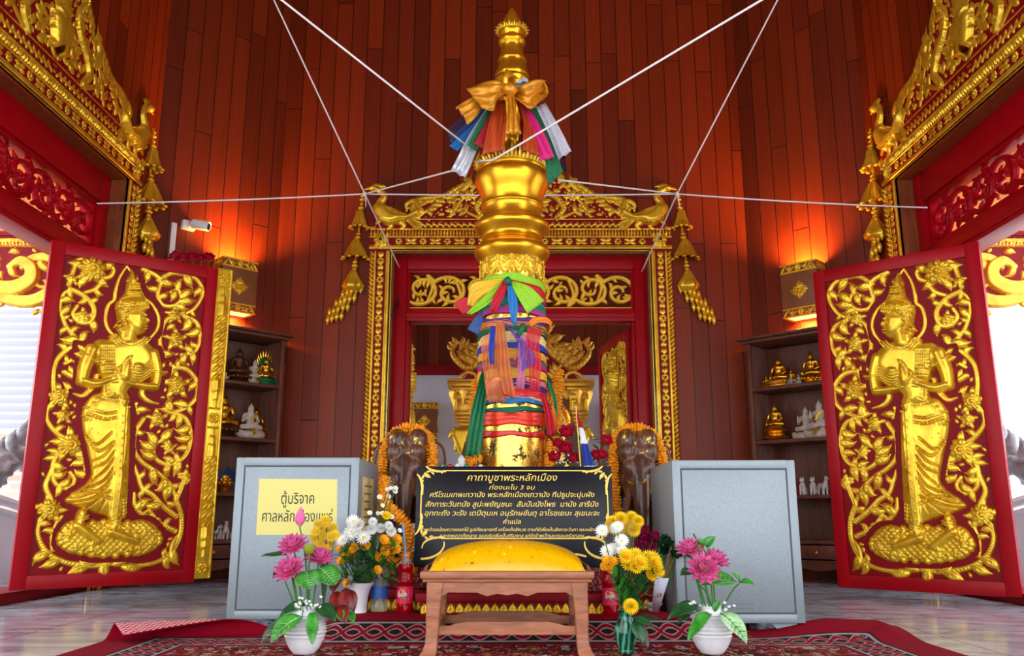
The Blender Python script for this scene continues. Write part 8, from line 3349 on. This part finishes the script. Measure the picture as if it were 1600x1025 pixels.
def soda(loc, label, strawl, sgn):
    t = thing('soda_bottle', label, 'bottle', loc)
    prof = spline([(.022, 0), (.031, .008), (.033, .022), (.0325, .05), (.031, .10), (.0325, .118), (.0335, .135), (.030, .150), (.027, .162), (.0275, .172), (.029, .182), (.026, .198), (.018, .215), (.0135, .225), (.0130, .245)], 4)
    mb = MB()
    wv = lambda a, z: (.05 * math.cos(a * 5) if z < .03 else (.02 * math.cos(a * 10) if .12 < z < .19 else 0))
    mb.lathe([(r + .0012, z) for r, z in prof if z > .196], 40, cap=False, wob=wv)
    mb.build('bottle_wall', PET, t, angle=60)
    mb = MB()
    lvl = .200
    pr = [(r, z) for r, z in prof if z < lvl]
    mb.lathe(pr + [(0, lvl)], 40, wob=wv)
    mb.build('red_drink', RED_GLASS, t, angle=60)
    mb = MB()
    mb.lathe([(.0335, .048), (.0334, .112)], 40, cap=False)
    mb.lathe([(.0333, .0482), (.0332, .1118)], 40, cap=False)
    lb = mb.build('label', LAB_R, t, angle=180)
    # word mark in white edged navy letters over an orange disc with a green leaf
    ang = -.25

    def patch(pts, y, m, nm):
        m2 = MB()
        pts = spline(pts, 3, True)
        m2.add([(x, y, z) for x, z in pts], [tuple(range(len(pts)))])
        wrap(m2, .0336, (0, 0), ang)
        return m2.build(nm, m, lb, smooth=False)
    cz = .082
    patch([(.017 * math.cos(a) - .002, cz + .003 + .017 * math.sin(a)) for a in np.linspace(0, 2 * PI, 13)[:-1]], -.0003, LAB_W, 'logo_ground')
    patch([(.0145 * math.cos(a) - .002, cz + .005 + .0135 * math.sin(a)) for a in np.linspace(0, 2 * PI, 13)[:-1]], -.0005, LAB_O, 'orange_disc')
    patch([(.004, cz - .010), (.012, cz - .006), (.019, cz - .010), (.012, cz - .016)], -.0006, LAB_G, 'leaf_mark')
    patch([(-.010, cz - .012), (-.004, cz - .008), (.002, cz - .012), (-.004, cz - .017)], -.0006, LAB_R, 'berry_mark')
    for ex, m, y in ((1.0, LAB_W, -.0008), (.0, LAB_BL, -.0011)):
        m2 = text_mesh('x', 'Fanta', .0155, m, .1, width=.038)
        if ex:
            vs0, fs0 = list(m2.v), list(m2.f)
            m2 = MB()
            for k in range(8):
                a = k * PI / 4
                m2.add([(v[0] + .0014 * math.cos(a), v[1], v[2] + .0014 * math.sin(a)) for v in vs0], fs0)
        m2.v = [(v[0], y, cz + v[2] - .005 + .12 * v[0]) for v in m2.v]
        wrap(m2, .0336, (0, 0), ang)
        m2.build('word_mark', m, lb, smooth=False)
    m2 = MB()
    for k in range(5):
        x0 = .026
        m2.add([(x0, -.0003, .064 + .008 * k), (x0 + .016, -.0003, .064 + .008 * k), (x0 + .016, -.0003, .0655 + .008 * k), (x0, -.0003, .0655 + .008 * k)], [(0, 1, 2, 3)])
    wrap(m2, .0336, (0, 0), ang)
    m2.build('fine_print', LAB_W, lb, smooth=False)
    mb = MB()
    mb.lathe([(.0152, .226), (.0158, .228), (.0158, .232), (.0152, .234)], 28, cap=False)
    mb.build('neck_ring', LAB_O, t)
    if strawl:
        mb = MB()
        p = Vector(loc)
        mb.tube([p + Vector((.002, 0, .17)), p + Vector((-.004, 0, .25)), p + Vector((-.016, .002, .355))], .0042, 10)
        tag(mb.build('drinking_straw', STRAW_B, angle=60), 'pale blue drinking straw standing in the red soda bottle left of the stool', 'straw')
    return t


soda((at(632, 955, 3.50).x, 3.50, zs), 'red soda bottle with a straw standing left of the stool', True, 1)
o = soda((at(955, 963, 3.44).x, 3.44, zs), 'red soda bottle half hidden behind the yellow chrysanthemums right of the stool', False, 1)
t = thing('water_bottle', 'clear water bottle with a blue label beside the fluted vase', 'bottle', (at(592, 957, 3.51).x, 3.51, zs))
prof = [(.024, 0), (.032, .006), (.033, .02), (.0325, .045), (.0315, .05), (.0325, .055), (.033, .115)]
for k in range(4):
    prof += [(.0335, .118 + .010 * k), (.0322, .123 + .010 * k)]
prof += [(.033, .160), (.030, .175), (.022, .19), (.013, .198), (.013, .215)]
mb = MB()
mb.lathe(prof, 36, cap=False)
mb.build('bottle_wall', PET, t, angle=60)
mb = MB()
mb.lathe([(.023, .002), (.031, .008), (.032, .02), (.0315, .10), (0, .10)], 36)
WATER = mat('water', (225, 238, 245), .03)
WATER.node_tree.nodes['Principled BSDF'].inputs['Transmission Weight'].default_value = .95
WATER.node_tree.nodes['Principled BSDF'].inputs['IOR'].default_value = 1.2
mb.build('water', WATER, t, angle=60)
mb = MB()
mb.lathe([(.0336, .066), (.0336, .112)], 36, cap=False)
mb.build('label', mat('label_blue', (24, 80, 160), .35), t)
p = Vector(t.location)
mb = MB()
mb.tube([p + Vector((-.02, .0, .04)), p + Vector((0, 0, .2)), p + Vector((.02, .004, .27))], .004, 10)
tag(mb.build('drinking_straw', STRAW_T, angle=60), 'teal drinking straw leaning in the clear water bottle', 'straw')
mb = MB()
mb.lathe([(0, 0), (.034, .0), (.036, .003), (.0, .006)], 24)
o = mb.build('white_saucer', CERAM)
o.location = (at(585, 962, 3.455).x, 3.452, zs)
tag(o, 'small flat white saucer lying in front of the water bottle', 'saucer')

# ------------------------------------------------------------------ behind the plaque: roses and offerings
t = thing('offering_stand', 'tall gold offering stand behind the right half of the plaque, carrying red roses', 'stand', (at(905, 720, 4.05).x, 4.08, .2505))
STANDP = [(.07, 0), (.075, .01), (.05, .03), (.03, .08), (.025, .2), (.03, .32), (.06, .38), (.09, .41), (.095, .42), (.085, .415), (0, .40)]
mb = MB()
mb.lathe(STANDP, 28)
mb.build('stand_body', GOLD_POL, t)
rb = Vector(t.location) + Vector((0, 0, .41))
for i, (x, y, s, lb) in enumerate(((886, 678, 1.0, 'topmost red rose beside the flag'), (884, 703, 1.0, 'red rose in the middle beside the flag'), (868, 716, .85, 'red rose lowest at the foot of the pillar'), (896, 718, .8, 'small red rose touching the flag stick'),
                                 (872, 694, .7, 'small red rose closest to the pillar'), (931, 714, .8, 'red rose right of the flag'), (946, 690, .8, 'dark red rose beside the right elephant'), (940, 712, .7, 'dark red rose low beside the right elephant'))):
    p = at(x, y, 4.0)
    bloom('rose', p, ((x - 900) / 120, -.8, .5), (rb.x + (x - 900) * .0006, rb.y, rb.z - .02), (('petals', ROSEM),), lb, 'flower', None, s=s * 1.45, stem=STEM_D)
rnd = random.Random(5)
for i in range(16):
    p = at(rnd.uniform(862, 950), rnd.uniform(680, 728), 4.03)
    o = link('rose_leaf', LM[i % 2])
    o.location = p
    o.rotation_mode = 'QUATERNION'
    o.rotation_quaternion = Vector((rnd.uniform(-1, 1), -.5, rnd.uniform(0, 1))).to_track_quat('Y', 'Z')
    tag(o, 'small green leaf among the red roses beside the flag', 'leaf', 'leaves among the red roses')
for i in range(14):
    p = at(rnd.uniform(868, 905), rnd.uniform(706, 724), 3.985)
    bloom('filler_flower', p, (0, -.7, .6), None, (('petals', DAISY),), 'tiny pale filler flower among the red roses', 'flower', 'pale filler flowers among the roses', s=.5)
t = thing('offering_stand', 'tall offering stand with coloured glass rim behind the left half of the plaque', 'stand', (at(724, 720, 4.02).x, 4.02, .2505))
mb = MB()
mb.lathe(STANDP, 28)
mb.build('stand_body', GOLD_DIM, t)
for k in range(14):
    a = k * 2 * PI / 14
    mb = MB()
    mb.ell((.092 * math.cos(a), .092 * math.sin(a), .43), (.012, .012, .012), 8, 6)
    mb.build('glass_bead', mat(('bead_red', 'bead_white', 'bead_green')[k % 3], ((170, 20, 20), (220, 220, 215), (20, 110, 60))[k % 3], .2), t)
o = MB()
o.lathe([(.018, 0), (.020, .008), (.017, .03), (.018, .045), (.012, .058), (.004, .066), (0, .068)], 8)
g = o.build('crystal_finial', mat('frosted_glass', (220, 228, 232), .15, **{'Transmission Weight': .4}))
g.location = at(721, 724, 3.985) - Vector((0, 0, .0))
g.location.z = .2505 + .418
tag(g, 'small clear cut glass ornament standing behind the plaque, left of the pillar', 'ornament')

# ------------------------------------------------------------------ pink artificial flowers above the left leaf, on the cornice of the cabinet
for k, (x, y) in enumerate(((275, 402), (287, 405), (301, 404), (314, 406), (326, 405))):
    p = at(x, y, 5.92)
    bloom('artificial_flower', p, ((k - 2) * .2, -.8, .5), (p[0], p[1] + .05, p[2] - .35), (('petals', ROSEM),), 'deep pink artificial flower peeking over the top of the left door leaf', 'flower', 'pink artificial flowers above the left door leaf', s=1.7, r=.004)
# cable along the doorway
mb = MB()
c0, c1 = at(606, 500, YB - .01), at(594, 720, YB - .01)
mb.box((c0.x - .012, YB - .012, .3), (c0.x + .012, YB + .008, c0.z), .002)
tag(mb.build('cable_duct', mat('grey_duct', (150, 150, 152), .5)), 'grey cable duct running up the left jamb of the back doorway', 'cable duct')
mb = MB()
q = [at(608, 497, YB - .01), at(616, 486, YB - .01), at(622, 474, YB + .09), at(623, 462, YB + .10)]
mb.tube(spline([tuple(p) for p in q], 6), .007, 8)
tag(mb.build('black_cable', mat('black_cable', (18, 18, 18), .5), angle=180), 'black cable bending from the duct to the pierced gold panel', 'cable')
